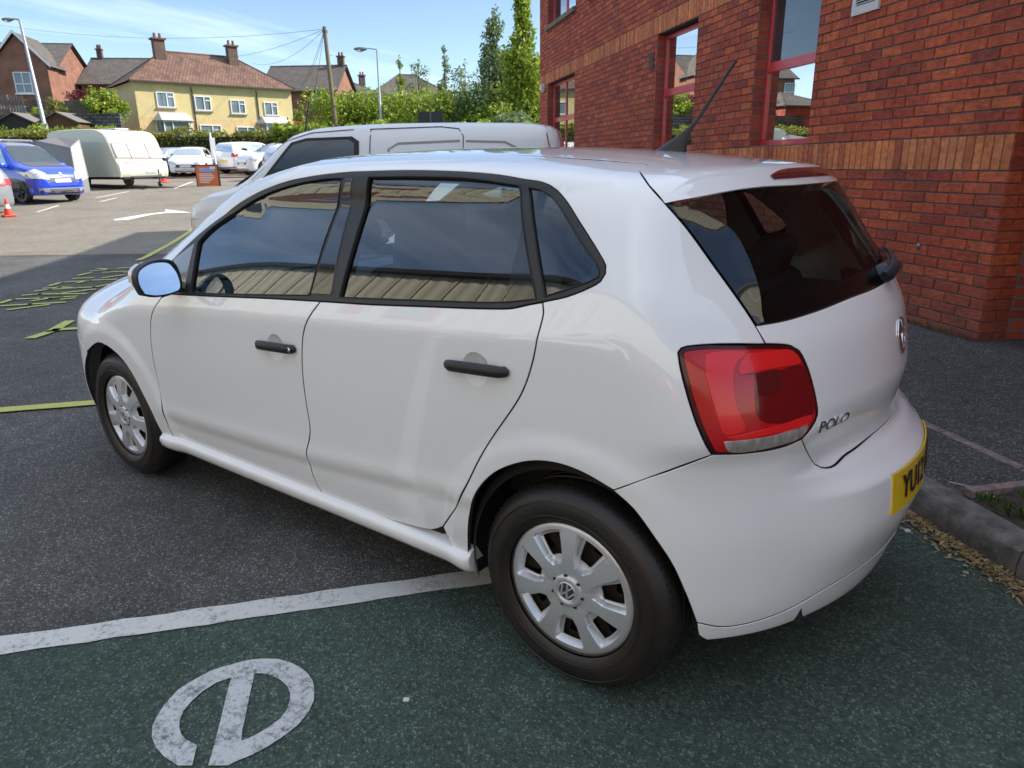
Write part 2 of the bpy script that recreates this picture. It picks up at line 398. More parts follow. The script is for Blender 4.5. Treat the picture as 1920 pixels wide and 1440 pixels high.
BK={"WS":[[[1.923,0.826,0.921],[1.973,0.839,0.873],[2.009,0.84,0.829],[2.031,0.84,0.778],[2.048,0.839,0.713],[2.059,0.834,0.596],[2.058,0.831,0.445],[2.061,0.815,0.326],[2.056,0.802,0.275]]],"DB1":[[[2.056,0.802,0.275],[1.816,0.787,0.262],[1.401,0.788,0.27],[1.062,0.789,0.278]]],"BS":[[[0.934,0.822,1.004],[0.976,0.837,0.953],[1.014,0.841,0.889],[1.038,0.839,0.776],[1.043,0.835,0.65],[1.044,0.83,0.543],[1.082,0.827,0.442],[1.085,0.801,0.335],[1.062,0.789,0.278]]],"DB2":[[[1.062,0.789,0.278],[0.849,0.789,0.281],[0.666,0.791,0.289],[0.519,0.794,0.311],[0.466,0.801,0.341]]],"RS":[[[0.466,0.801,0.341],[0.368,0.832,0.47],[0.258,0.837,0.666],[0.132,0.838,0.849],[0.095,0.838,0.948],[0.086,0.838,0.993],[0.079,0.818,1.062],[0.087,0.81,1.086]]],"DL1":[[[1.847,0.822,0.941],[1.798,0.823,0.944],[1.573,0.823,0.959],[1.211,0.822,0.986],[0.934,0.822,1.004]]],"DL2":[[[0.934,0.822,1.004],[0.702,0.822,1.018],[0.496,0.821,1.034],[0.257,0.819,1.053],[0.178,0.817,1.062],[0.128,0.813,1.076],[0.087,0.81,1.086]]],"DQ":[[[0.087,0.81,1.086],[0.02,0.804,1.105],[-0.036,0.794,1.13],[-0.062,0.788,1.147],[-0.07,0.78,1.165],[-0.066,0.773,1.182],[-0.047,0.765,1.204],[-0.007,0.749,1.242],[0.035,0.733,1.281],[0.08,0.713,1.321],[0.121,0.696,1.348],[0.147,0.692,1.361],[0.181,0.688,1.37],[0.22,0.687,1.374]]],"DT":[[[0.22,0.687,1.374],[0.322,0.682,1.387],[0.444,0.68,1.395],[0.643,0.679,1.4],[0.83,0.684,1.398],[0.905,0.685,1.396],[1.069,0.692,1.384],[1.253,0.698,1.358],[1.431,0.698,1.313],[1.586,0.696,1.255],[1.765,0.726,1.164],[1.898,0.762,1.073],[1.943,0.777,1.035]]],"GF":[[[1.706,0.82,0.958],[1.738,0.743,1.14]],[[1.738,0.743,1.14],[1.681,0.724,1.185],[1.547,0.702,1.248],[1.392,0.701,1.305],[1.249,0.702,1.341],[1.123,0.7,1.362],[1.005,0.698,1.374],[0.929,0.697,1.376]],[[0.929,0.697,1.376],[0.969,0.749,1.194],[0.99,0.816,1.018]],[[0.99,0.816,1.018],[1.315,0.819,0.99],[1.706,0.82,0.958]]],"SAIL":[[[1.765,0.742,1.137],[1.9,0.765,1.067]],[[1.9,0.765,1.067],[1.851,0.793,1.012],[1.808,0.81,0.976]],[[1.808,0.81,0.976],[1.753,0.816,0.965]],[[1.753,0.816,0.965],[1.765,0.742,1.137]]],"APF":[[[0.908,0.697,1.377],[0.93,0.705,1.303],[0.984,0.815,1.02]],[[0.984,0.815,1.02],[0.882,0.815,1.026]],[[0.882,0.815,1.026],[0.884,0.731,1.24],[0.878,0.697,1.377]],[[0.878,0.697,1.377],[0.908,0.697,1.377]]],"GR":[[[0.842,0.816,1.026],[0.806,0.696,1.379]],[[0.806,0.696,1.379],[0.594,0.694,1.38],[0.407,0.694,1.375],[0.238,0.697,1.358]],[[0.238,0.697,1.358],[0.204,0.733,1.278],[0.109,0.808,1.092]],[[0.109,0.808,1.092],[0.207,0.813,1.075],[0.469,0.815,1.053],[0.842,0.816,1.026]]],"FRR":[[[0.202,0.735,1.272],[0.11,0.808,1.092],[0.206,0.813,1.075]],[[0.206,0.813,1.075],[0.202,0.735,1.272]]],"GQ":[[[0.205,0.698,1.353],[0.174,0.698,1.349],[0.139,0.704,1.336],[0.098,0.72,1.308],[0.048,0.741,1.262],[-0.002,0.76,1.216],[-0.041,0.773,1.183],[-0.053,0.78,1.167],[-0.054,0.784,1.157],[-0.033,0.789,1.145],[0.024,0.797,1.122],[0.082,0.805,1.101]],[[0.082,0.805,1.101],[0.205,0.698,1.353]]],"QC":[[[0.148,0.715,1.317],[0.106,0.723,1.302],[0.046,0.745,1.255],[-0.018,0.767,1.2],[-0.029,0.775,1.18],[-0.027,0.781,1.165],[-0.001,0.788,1.147],[0.041,0.793,1.133]],[[0.041,0.793,1.133],[0.053,0.791,1.138],[0.086,0.768,1.198],[0.148,0.715,1.317]]],"TS":[[[-0.049,0.579,1.393],[-0.067,0.607,1.385],[-0.114,0.652,1.357],[-0.154,0.661,1.324],[-0.212,0.652,1.264],[-0.28,0.641,1.18],[-0.344,0.633,1.102],[-0.382,0.627,1.051],[-0.407,0.622,1.011]]],"SPF":[[[-0.045,0.573,1.395],[-0.024,0.474,1.411],[-0.01,0.372,1.421],[0.002,0.218,1.432],[0.011,0.041,1.437]]],"L1":[[[-0.408,0.623,1.01],[-0.404,0.628,1.01],[-0.306,0.74,1.018],[-0.268,0.776,1.012],[-0.264,0.783,1.003],[-0.27,0.787,0.981],[-0.289,0.79,0.925],[-0.321,0.785,0.84],[-0.347,0.768,0.778],[-0.352,0.757,0.765]]],"L2":[[[-0.352,0.757,0.765],[-0.409,0.694,0.76],[-0.465,0.619,0.762],[-0.497,0.563,0.773]]],"L3":[[[-0.497,0.563,0.773],[-0.511,0.533,0.8],[-0.516,0.515,0.825],[-0.51,0.516,0.859],[-0.497,0.522,0.906],[-0.479,0.533,0.956],[-0.464,0.544,0.985],[-0.448,0.564,0.999],[-0.408,0.623,1.01]]],"REV":[[[-0.372,0.748,0.801],[-0.448,0.655,0.802],[-0.503,0.551,0.811],[-0.496,0.571,0.786],[-0.465,0.625,0.775],[-0.379,0.736,0.776]]],"BQ":[[[-0.14,0.834,0.647],[-0.196,0.827,0.681],[-0.352,0.757,0.765]]],"AR":[[[-0.14,0.834,0.647],[-0.055,0.839,0.674],[0.017,0.841,0.681],[0.088,0.842,0.671],[0.151,0.842,0.647],[0.226,0.841,0.601],[0.286,0.84,0.536],[0.335,0.824,0.437],[0.355,0.813,0.349],[0.374,0.792,0.248]]],"AR2":[[[-0.14,0.834,0.647],[-0.191,0.828,0.612],[-0.244,0.814,0.545],[-0.286,0.795,0.477],[-0.318,0.772,0.392],[-0.34,0.741,0.283]]],"AF":[[[2.138,0.803,0.261],[2.145,0.812,0.294],[2.161,0.83,0.383],[2.205,0.836,0.466],[2.256,0.841,0.544],[2.316,0.844,0.601],[2.39,0.845,0.634],[2.465,0.845,0.651],[2.546,0.842,0.649],[2.651,0.837,0.613],[2.74,0.828,0.542],[2.797,0.819,0.483],[2.851,0.804,0.41]]],"GB":[[[-0.381,0.627,1.051],[-0.422,0.558,1.054],[-0.468,0.443,1.064],[-0.509,0.287,1.078],[-0.537,0.117,1.083]]],"GI":[[[-0.19,0.637,1.31],[-0.234,0.609,1.278],[-0.277,0.581,1.242],[-0.314,0.581,1.188],[-0.356,0.594,1.121],[-0.379,0.606,1.078],[-0.391,0.609,1.056]]],"TB":[[[-0.497,0.563,0.773],[-0.503,0.513,0.723],[-0.527,0.464,0.674],[-0.563,0.334,0.677],[-0.593,0.165,0.686]]],"BG":[[[-0.341,0.745,0.303],[-0.395,0.69,0.281],[-0.491,0.569,0.291],[-0.58,0.41,0.328]]],"SP_B":[[[-0.157,0.66,1.322],[-0.198,0.6,1.333],[-0.24,0.51,1.345],[-0.272,0.416,1.355]]],"HF":[[[1.265,0.84,0.816],[1.067,0.84,0.836]]],"CRE":[[[2.7,0.786,0.791],[1.972,0.839,0.87],[0.993,0.84,0.939],[0.3,0.839,0.986],[-0.186,0.818,1.014]]],"POLO":[[[-0.528,0.479,0.788],[-0.53,0.477,0.827],[-0.564,0.363,0.81]]],"BADGE":[[[-0.594,0.089,0.946]]],"PLATE":[[[-0.653,0.285,0.613],[-0.655,0.317,0.518],[-0.683,0.062,0.623]]],"NICK":[[[-0.324,0.769,0.416]]]}
# ================================================================== ground
hx,hy=math.cos(yaw),math.sin(yaw); CX,CY=-.8885,2.2416
GZX=[-400,12,15,18,23,28,33,37,40,44,47,50,55,62,70,80,120,500]; GZY=[0,0,.10,.24,.43,.66,.86,1.0,1.1,1.3,1.6,2.3,3.1,3.7,4.6,5.2,8,12]
def gz(x,y): return float(np.interp((x-CX)*hx+(y-CY)*hy,GZX,GZY))
def WP(Z,l): return (CX+hx*Z-hy*l,CY+hy*Z+hx*l)   # Z ahead of the camera, l to the left
def uvbox(me,sc_=1.):
    uv=me.uv_layers.new(name='uv'); co=[v.co for v in me.vertices]
    for p in me.polygons:
        n=p.normal
        if abs(n.z)>.985: t=Vector((1,0,0)); b=Vector((0,1,0))
        else: t=Vector((0,0,1)).cross(n).normalized(); b=n.cross(t)
        for li in p.loop_indices:
            q=co[me.loops[li].vertex_index]; uv.data[li].uv=(q.dot(t)*sc_,q.dot(b)*sc_)
def asphalt(name,c0,c1,speck,bmp,big=.35):
    m=mat(name,c1,.88); t=m.node_tree; b=t.nodes['Principled BSDF']; c=N(t,'ShaderNodeTexCoord')
    v=N(t,'ShaderNodeTexVoronoi',ins={'Scale':170.}); n=N(t,'ShaderNodeTexNoise',ins={'Scale':60.,'Detail':6,'Roughness':.75}); n2=N(t,'ShaderNodeTexNoise',ins={'Scale':.9,'Detail':6,'Roughness':.6})
    n3=N(t,'ShaderNodeTexNoise',ins={'Scale':9.,'Detail':4,'Roughness':.65})
    for q in (v,n,n2,n3): t.links.new(c.outputs['Object'],q.inputs['Vector'])
    r=N(t,'ShaderNodeValToRGB'); e=r.color_ramp.elements; e[0].position=.30; e[0].color=(*c0,1); e[1].position=.62; e[1].color=(*c1,1); t.links.new(n.outputs['Fac'],r.inputs[0])
    sep=N(t,'ShaderNodeSeparateColor'); t.links.new(v.outputs['Color'],sep.inputs[0])
    gt=N(t,'ShaderNodeMapRange',ins={1:.80,2:.97,3:0,4:1}); t.links.new(sep.outputs[0],gt.inputs[0])
    m1=N(t,'ShaderNodeMix',data_type='RGBA'); t.links.new(gt.outputs[0],m1.inputs[0]); t.links.new(r.outputs[0],m1.inputs[6]); m1.inputs[7].default_value=(*speck,1)
    mr=N(t,'ShaderNodeMapRange',ins={1:.3,2:.7,3:1-big,4:1+big*.6}); t.links.new(n2.outputs['Fac'],mr.inputs[0])
    mr3=N(t,'ShaderNodeMapRange',ins={1:.3,2:.7,3:.82,4:1.15}); t.links.new(n3.outputs['Fac'],mr3.inputs[0])
    mm=N(t,'ShaderNodeMath',operation='MULTIPLY'); t.links.new(mr.outputs[0],mm.inputs[0]); t.links.new(mr3.outputs[0],mm.inputs[1])
    m2=N(t,'ShaderNodeMix',data_type='RGBA',blend_type='MULTIPLY'); m2.inputs[0].default_value=1; t.links.new(m1.outputs[2],m2.inputs[6]); t.links.new(mm.outputs[0],m2.inputs[7]); t.links.new(m2.outputs[2],b.inputs['Base Color'])
    h=N(t,'ShaderNodeMath',operation='ADD'); t.links.new(v.outputs['Distance'],h.inputs[0]); t.links.new(n.outputs['Fac'],h.inputs[1])
    bp=N(t,'ShaderNodeBump',ins={'Strength':1,'Distance':bmp}); t.links.new(h.outputs[0],bp.inputs['Height']); t.links.new(bp.outputs[0],b.inputs['Normal']); b.inputs['Specular IOR Level'].default_value=.35
    return m
ASPH=asphalt('asphalt',(.040,.039,.037),(.115,.111,.104),(.27,.265,.255),.0045)
ASPL=asphalt('asphalt_sunlit_tone',(.135,.118,.094),(.245,.216,.175),(.26,.245,.21),.003,.18)  # warm pale tone carries the lot's sunlight in its colour
GRN=asphalt('green_surface',(.024,.038,.030),(.075,.118,.092),(.17,.21,.185),.0045,.30)
PAV=asphalt('pavement_asphalt',(.034,.033,.032),(.10,.098,.096),(.26,.26,.28),.006,.25)
GRS=mat('grass',(.10,.16,.03),.9,var=.5,vs=1.2,bump=.05,bs=8)
def gridobj(name,Zs,Ls,m,dz=0,fn=None,**k):
    mb=MB(); mb.grid([[(*WP(Z,l),(fn or gz)(*WP(Z,l))+dz) for l in Ls] for Z in Zs]); return mb.build(name,m,None,smooth=False,**k)
Ls=[-300,-120,-60,-30,-15,0,15,30,60,120,300]
gridobj('ground',[-300,-60,-20,0,6,12,13.5,15,16.5,18,20,23,28,33,37,40,44,46.5],Ls,ASPH,kind='structure')
# paler lot sheet beyond the bays, its sunlit look put into the colour
mb=MB(); mb.grid([[(*WP(Z,l),gz(*WP(Z,l))+.004) for l in Ls] for Z in (12.4,13.5,15,16.5,18,20,23,28,33,37,40,44,46.5)]); mb.build('sunlit_tone_lot',ASPL,kind='structure')
gridobj('hillside',[46.4,47,50,55,62,70,80,120,500],Ls,GRS,kind='structure')
def flat(name,polys,m,z=.004,fz=None,**k):
    mb=MB()
    for P in polys:
        holes=[]
        if isinstance(P,tuple): P,holes=P[0],list(P[1:])
        ls=[[Vector((a,b,0)) for a,b in q] for q in [P]+holes]; al=[q for l in ls for q in l]
        tr=tessellate_polygon(ls); mb.add([(q.x,q.y,(fz(q.x,q.y) if fz else 0)+z) for q in al],tr)
    return mb.build(name,m,**k)
A0=Vector((-.603,-.897)); DV=Vector((.744,-.668)); NV=Vector((.668,.744))
def KP(s,n): q=A0+DV*s+NV*n; return (q.x,q.y)
wl=Vector((-.638,-.770)); p0=Vector((1.503,1.711))
flat('green_surface',[[tuple(p0+wl*2.75),tuple(p0-wl*6),(-3,8.5),(-9,7),KP(-9,.0),KP(-3,.0),KP(0,.0)]],GRN,.004,kind='structure')
def worn(name,c,lo=.35,hi=.52,under=(.07,.07,.07),sc_=38,big=5):
    m=mat(name,c,.75); t=m.node_tree; b=t.nodes['Principled BSDF']; cN=N(t,'ShaderNodeTexCoord'); n=N(t,'ShaderNodeTexNoise',ins={'Scale':sc_,'Detail':8,'Roughness':.75}); t.links.new(cN.outputs['Object'],n.inputs['Vector'])
    n2=N(t,'ShaderNodeTexNoise',ins={'Scale':big,'Detail':5}); t.links.new(cN.outputs['Object'],n2.inputs['Vector'])
    ad=N(t,'ShaderNodeMath',operation='MULTIPLY_ADD',ins={1:.45}); t.links.new(n2.outputs['Fac'],ad.inputs[0]); t.links.new(n.outputs['Fac'],ad.inputs[2])
    r=N(t,'ShaderNodeValToRGB'); e=r.color_ramp.elements; e[0].position=lo+.2; e[0].color=(*under,1); e[1].position=hi+.2; e[1].color=(*c,1); t.links.new(ad.outputs[0],r.inputs[0]); t.links.new(r.outputs[0],b.inputs['Base Color'])
    bp=N(t,'ShaderNodeBump',ins={'Strength':1,'Distance':.004}); t.links.new(n.outputs['Fac'],bp.inputs['Height']); t.links.new(bp.outputs[0],b.inputs['Normal']); return m
WLN=worn('worn_white_line',(.60,.59,.57),.30,.50,(.16,.16,.155),55,7); SYM=worn('worn_symbol',(.56,.56,.57),.36,.56,(.12,.15,.14),70,14); YLN=worn('yellow_line_paint',(.46,.47,.12),.30,.46,(.10,.10,.07),50)
pn=Vector((wl.y,-wl.x))*.0505
random.seed(7)
def ragged(a,b,w,n=60,j=.004):
    a,b=Vector(a),Vector(b); d=(b-a).normalized(); q=Vector((d.y,-d.x))*w/2; L=[];Rr2=[]
    for i in range(n+1):
        t=i/n; c=a.lerp(b,t); L.append(tuple(c+q*(1+random.uniform(-j,j)/w*2))); Rr2.append(tuple(c-q*(1+random.uniform(-j,j)/w*2)))
    return L+Rr2[::-1]
flat('white_line',[ragged(p0-wl*5,p0+wl*2.72,.098,110)],WLN,.008,kind='structure')
flat('yellow_edge',[ragged(p0-wl*3+Vector((-.050,.042)),p0-wl*.15+Vector((-.040,.034)),.012,50,.006)],YLN,.0065,kind='structure')
SO=[(0.633,1.566),(0.583,1.608),(.50,1.70),(.56,1.76),(0.611,1.629),(0.669,1.635),(0.717,1.631),(0.757,1.619),(0.789,1.601),(0.812,1.578),(0.841,1.54),(0.866,1.487),(0.867,1.438),(0.863,1.39),(0.85,1.357),(0.835,1.33),(0.815,1.296),(0.787,1.268),(0.746,1.241),(0.703,1.229),(0.661,1.226),(0.625,1.229),(0.588,1.24),(0.557,1.258),(0.52,1.289),(0.496,1.326),(0.482,1.369),(0.479,1.409),(0.483,1.461),(0.491,1.499),(0.508,1.541),(0.511,1.556),(.47,1.64),(.52,1.66),(0.551,1.585),(0.6,1.538),(0.673,1.473),(0.734,1.42),(0.788,1.37),(0.804,1.407),(0.803,1.451),(0.79,1.494),(0.774,1.524),(0.751,1.547),(0.725,1.562),(0.701,1.57),(0.676,1.573),(0.651,1.569)]
SI=[(0.748,1.32),(0.731,1.307),(0.697,1.296),(0.66,1.293),(0.625,1.298),(0.599,1.308),(0.571,1.33),(0.55,1.357),(0.539,1.384),(0.537,1.422),(0.541,1.45),(0.547,1.475),(0.555,1.491),(0.584,1.469),(0.632,1.425),(0.69,1.374)]
SO=[q for q in SO if q not in ((.50,1.70),(.56,1.76),(.47,1.64),(.52,1.66))]
flat('wheelchair_symbol',[(SO,SI)],SYM,.008,kind='structure')
def stroke(pts,w):
    out=[]
    for a,b in zip(pts[:-1],pts[1:]): out.append(ragged(Vector(a)-(Vector(b)-Vector(a)).normalized()*w*.3,Vector(b)+(Vector(b)-Vector(a)).normalized()*w*.3,w,12,.003))
    return out
YT=[[(4.1,.835),(2.6,-.98)],[(6.142,-.1),(6.28,-.31),(6.62,-.60)],[(6.32,-.36),(5.4,-1.5)],[(10.93,-3.43),(12.45,-4.80),(14.6,-6.6)],[(12.0,3.2),(9.6,1.2)]]
SF=[[(8.353,-.597),(8.518,-.783),(8.301,-1.001),(8.103,-1.285)],[(7.979,-1.211),(8.028,-1.104)],[(8.157,-.531),(7.993,-.764),(7.787,-1.027)],[(7.787,-.864),(7.826,-.503)],[(8.209,-.873),(8.22,-1.054),(8.172,-1.162)],[(8.714,-.966),(8.642,-1.11),(8.196,-1.424)],[(8.929,-1.174),(8.928,-1.33),(8.728,-1.548)],[(8.811,-1.512),(8.63,-1.719),(8.689,-1.941)],[(9.234,-1.449),(9.418,-1.665),(9.279,-1.904)],[(9.187,-1.765),(9.279,-1.954),(9.066,-2.193)],[(9.664,-1.916),(9.484,-2.083)],[(9.91,-2.084),(10.038,-2.286)],[(9.364,-2.16),(9.403,-2.461)],[(10.213,-2.377),(10.168,-2.624),(10.419,-2.567)],[(9.893,-2.414),(9.787,-2.645)],[(10.176,-2.744),(10.062,-3.138)],[(9.647,-2.592),(9.705,-2.793)],[(8.483,-1.548),(8.451,-1.639)],[(8.493,-1.314),(8.438,-1.517)],[(9.069,-1.328),(8.99,-1.469),(8.862,-1.533)]]
polys=[]
for p_ in YT: polys+=stroke(p_,.10)
flat('yellow_bay_lines',polys,YLN,.012,gz,kind='structure')
polys=[]
for p_ in SF: polys+=stroke(p_,.065)
flat('yellow_lettering',polys,YLN,.012,gz,kind='structure')
# white arrows and lane marks out in the lot
WAR=worn('white_arrow_paint',(.62,.60,.54),.2,.3)
ar=[[(17.45,-6.15),(17.75,-6.25),(18.35,-7.35),(18.45,-7.95),(19.15,-8.35),(18.35,-8.30),(17.55,-8.25),(18.1,-7.75),(18.0,-7.35),(17.3,-6.4)]]
flat('white_arrow',ar,WAR,.012,gz,kind='structure')
polys=[]
for a,b,w_ in (((23.6,-8.6),(24.6,-9.6),.10),((25.2,-9.2),(27.0,-11.2),.10),((21.6,-6.0),(23.4,-7.3),.08),((27.0,-13.0),(30.5,-15.8),.12),((25.0,-15.6),(28.2,-18.3),.14),((24.2,-16.2),(25.0,-17.0),.35)): polys.append(ragged(a,b,w_,8,.01))
flat('lot_lines',polys,WAR,.012,gz,kind='structure')
# ------------------------------------------------------------------ kerb and pavement
KERB=mat('kerb_concrete',(.19,.18,.165),.9,col2=(.075,.072,.066),vs=14,bump=.004,bs=90)
kerb=empty('kerb',(*KP(0,0),0),kind='structure')
def kb(s0,s1):
    m=MB(); prof=[(0,-.02),(.002,.05),(-.008,.100),(-.022,.116),(-.06,.121),(-.128,.121),(-.128,-.02)]; n=8; rows=[]
    for i in range(n+1):
        s=s0+(s1-s0)*i/n; e=(.006 if i in(0,n) else 0)
        rows.append([(*KP(s,a-(e if a>-.05 else 0)+random.uniform(-.0015,.0015)),b-(e if b>.1 else 0)+random.uniform(-.0015,.0015)) for a,b in prof])
    m.grid(rows); m.add(rows[0],[tuple(range(7))]); m.add(rows[-1],[tuple(range(7))]); return m
cuts=[-5.1,-4.19,-3.27,-2.36,-1.44,-.52,.40,1.32,2.2]
for a,b in zip(cuts[:-1],cuts[1:]): kb(a+.004,b-.004).build('kerb_stone',KERB,kerb,smooth=35)
def pz(x,y):
    n=(Vector((x,y))-A0).dot(NV); return float(np.interp(-n,[.128,.5,1.85,3],[.117,.135,.238,.24]))
m=MB(); m.grid([[(*KP(s,n),pz(*KP(s,n))) for n in (-.128,-.3,-.5,-.8,-1.2,-1.6,-2.0,-3.2)] for s in np.linspace(-9,2.3,24)])
m.grid([[(*KP(2.3,n),z) for n in (-.0,-1.85)] for z in (0,.2)])
m.build('pavement',PAV,smooth=True,kind='structure')
PINK=mat('edging_pink',(.27,.20,.185),.9,col2=(.13,.105,.10),vs=30,bump=.002,bs=120)
edg=empty('edging',(*KP(0,-.55),.12),kind='structure')
for s in np.arange(-6.3,2.2,.45):
    m=MB(); rows=[[(*KP(q,n),pz(*KP(q,n))+z) for n,z in ((-.528,-.01),(-.530,.004),(-.572,.004),(-.574,-.01))] for q in (s+.004,s+.446)]; m.grid(rows); m.build('edging_block',PINK,edg)
SOIL=mat('soil',(.06,.045,.03),.95,var=.5,vs=20,bump=.01,bs=60)
m=MB(); m.grid([[(*KP(s,n),pz(*KP(s,n))+(.012 if (-.5<n<-.14 and s<-.2) else .004)+.006*math.sin(s*31+n*17)) for n in np.linspace(-.13,-.50,9)] for s in np.linspace(-.17,-4,60)]); m.build('soil_patch',SOIL,smooth=True,kind='structure')
m=MB(); m.box((0,0,0),(.34,.045,.03),rz=0,M=Matrix.Translation((*KP(-.14,-.31),.137))@Matrix.Rotation(math.atan2(NV.y,NV.x),4,'Z')); m.build('edging_block',PINK,edg)
# ------------------------------------------------------------------ brick building
B0=Vector((.8708,-4.7126)); 
def BP(s,o,z): return (B0.x-DV.x*s+NV.x*o,B0.y-DV.y*s+NV.y*o,z)
def brickmat(name,cols,bmp):
    m=mat(name,cols[0],.82); t=m.node_tree; b=t.nodes['Principled BSDF']; at=N(t,'ShaderNodeAttribute',attribute_name='tint'); oi=N(t,'ShaderNodeObjectInfo'); c=N(t,'ShaderNodeTexCoord')
    ad=N(t,'ShaderNodeMath',operation='ADD'); t.links.new(at.outputs['Fac'],ad.inputs[0]); t.links.new(oi.outputs['Random'],ad.inputs[1]); fr=N(t,'ShaderNodeMath',operation='FRACT'); t.links.new(ad.outputs[0],fr.inputs[0])
    r=N(t,'ShaderNodeValToRGB'); e=r.color_ramp.elements; e[0].color=(*cols[0],1); e[0].position=0; e[1].position=1; e[1].color=(*cols[-1],1)
    for i,cc in enumerate(cols[1:-1]): q=r.color_ramp.elements.new((i+1)/(len(cols)-1)); q.color=(*cc,1)
    t.links.new(fr.outputs[0],r.inputs[0])
    g=N(t,'ShaderNodeNewGeometry'); n=N(t,'ShaderNodeTexNoise',ins={'Scale':22,'Detail':7,'Roughness':.7}); t.links.new(g.outputs['Position'],n.inputs['Vector'])
    n2=N(t,'ShaderNodeTexNoise',ins={'Scale':2.2,'Detail':5,'Roughness':.6}); t.links.new(g.outputs['Position'],n2.inputs['Vector'])
    mr=N(t,'ShaderNodeMapRange',ins={1:.32,2:.68,3:.55,4:1.22}); t.links.new(n.outputs['Fac'],mr.inputs[0])
    mr2=N(t,'ShaderNodeMapRange',ins={1:.3,2:.7,3:.82,4:1.12}); t.links.new(n2.outputs['Fac'],mr2.inputs[0])
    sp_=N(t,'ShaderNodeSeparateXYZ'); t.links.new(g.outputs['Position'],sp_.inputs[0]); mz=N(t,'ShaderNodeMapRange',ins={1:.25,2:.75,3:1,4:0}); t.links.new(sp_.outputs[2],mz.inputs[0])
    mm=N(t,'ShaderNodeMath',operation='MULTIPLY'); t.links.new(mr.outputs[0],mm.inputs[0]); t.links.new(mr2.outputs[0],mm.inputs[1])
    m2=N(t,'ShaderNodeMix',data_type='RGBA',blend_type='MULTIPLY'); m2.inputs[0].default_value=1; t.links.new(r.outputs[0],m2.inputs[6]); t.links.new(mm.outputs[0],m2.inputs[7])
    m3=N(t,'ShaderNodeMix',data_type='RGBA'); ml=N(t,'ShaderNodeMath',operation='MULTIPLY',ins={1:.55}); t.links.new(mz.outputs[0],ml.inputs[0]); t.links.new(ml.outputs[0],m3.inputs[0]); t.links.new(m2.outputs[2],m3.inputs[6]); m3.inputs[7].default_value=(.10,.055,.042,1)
    t.links.new(m3.outputs[2],b.inputs['Base Color'])
    mp_=N(t,'ShaderNodeMapping'); mp_.inputs['Scale'].default_value=(1,1,3); t.links.new(g.outputs['Position'],mp_.inputs[0]); n3=N(t,'ShaderNodeTexNoise',ins={'Scale':16,'Detail':6,'Roughness':.6,'Distortion':.6}); t.links.new(mp_.outputs[0],n3.inputs['Vector'])
    bp=N(t,'ShaderNodeBump',ins={'Strength':1,'Distance':bmp}); t.links.new(n3.outputs['Fac'],bp.inputs['Height']); t.links.new(bp.outputs[0],b.inputs['Normal']); return m
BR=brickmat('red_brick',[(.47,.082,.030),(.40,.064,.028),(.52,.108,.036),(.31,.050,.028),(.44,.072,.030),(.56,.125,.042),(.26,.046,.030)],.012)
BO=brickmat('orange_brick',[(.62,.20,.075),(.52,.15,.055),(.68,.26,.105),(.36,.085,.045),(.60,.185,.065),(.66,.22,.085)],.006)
MORT=mat('mortar',(.15,.14,.135),.95,col2=(.09,.085,.085),vs=25,bump=.003,bs=120)
BX0,BX1,BZ0,BZ1=-10.6,2.0,.265,6.44
ZB=1.3426-14*.075  # first full bed joint
wins=[(-1.24,-.21,1.575,3.06),(-3.88,-2.65,1.575,3.06),(-9.88,-7.83,1.575,3.06),(-9.88,-7.83,4.17,5.55),(-3.88,-2.65,4.17,5.55),(-1.24,-.21,4.17,5.55),(-6.9,-5.6,4.17,5.55)]
bands=[(1.3426,1.5676),(3.0676,3.2926)]
bld=empty('brick_building',BP(-4,-3,0),0,'red brick building with orange brick bands and red window frames, right of the parked cars','building')
def bmesh_piece(L,H,D,seed,nx=5,nz=2):
    """a single brick, front face uneven; local x along wall, y outward, z up"""
    rnd=random.Random(seed); m=MB(); c=.0025
    xs=[-L/2,-L/2+c]+[ -L/2+c+(L-2*c)*i/nx for i in range(1,nx)]+[L/2-c,L/2]; zs=[-H/2,-H/2+c]+[-H/2+c+(H-2*c)*i/nz for i in range(1,nz)]+[H/2-c,H/2]
    P=[[(x,(0 if (0<i<len(xs)-1 and 0<j<len(zs)-1) else -.004)+(rnd.uniform(-.0018,.0018) if (0<i<len(xs)-1 and 0<j<len(zs)-1) else 0)+0,z) for i,x in enumerate(xs)] for j,z in enumerate(zs)]
    m.grid(P); a=P[0][0];b=P[0][-1];cc=P[-1][-1];d=P[-1][0]
    for p_,q in ((P[0][0],P[0][-1]),(P[-1][0],P[-1][-1]),(P[0][0],P[-1][0]),(P[0][-1],P[-1][-1])):
        m.add([p_,q,(q[0],-D,q[2]),(p_[0],-D,p_[2])],[(0,1,2,3)])
    return m
def tinted(me,v):
    a=me.attributes.new('tint','FLOAT','POINT'); a.data.foreach_set('value',[v]*len(me.vertices)) if not hasattr(v,'__len__') else a.data.foreach_set('value',v)
    return me
pieces=[]  # (s0,s1,z0,z1,kind)
J=.010
rz_=[]
k=0
z=ZB-.075
while z<BZ1-.01:
    z1=z+.075
    inb=any(a-.01<z+.03<b for a,b in bands)
    if not inb:
        o=0 if int(round(z/.075))%2 else .1125
        s=BX0-o
        if abs(o)<1e-6: pass
        while s<BX1-.01:
            a,b=max(s,BX0),min(s+.225,BX1)
            segs=[(a,b)]
            for w0,w1,zz0,zz1 in wins:
                if zz0-.012<z+.0375<zz1+.0:
                    ns=[]
                    for u,v in segs:
                        if v<=w0 or u>=w1: ns.append((u,v))
                        else:
                            if u<w0: ns.append((u,w0+J/2))
                            if v>w1: ns.append((w1-J/2,v))
                    segs=ns
            for u,v in segs:
                if v-u>.03: pieces.append((u+J/2 if u>BX0+.001 else u,v-J/2 if v<BX1-.001 else v,z+J/2,z1-J/2,'r'))
            s+=.225
    z=z1
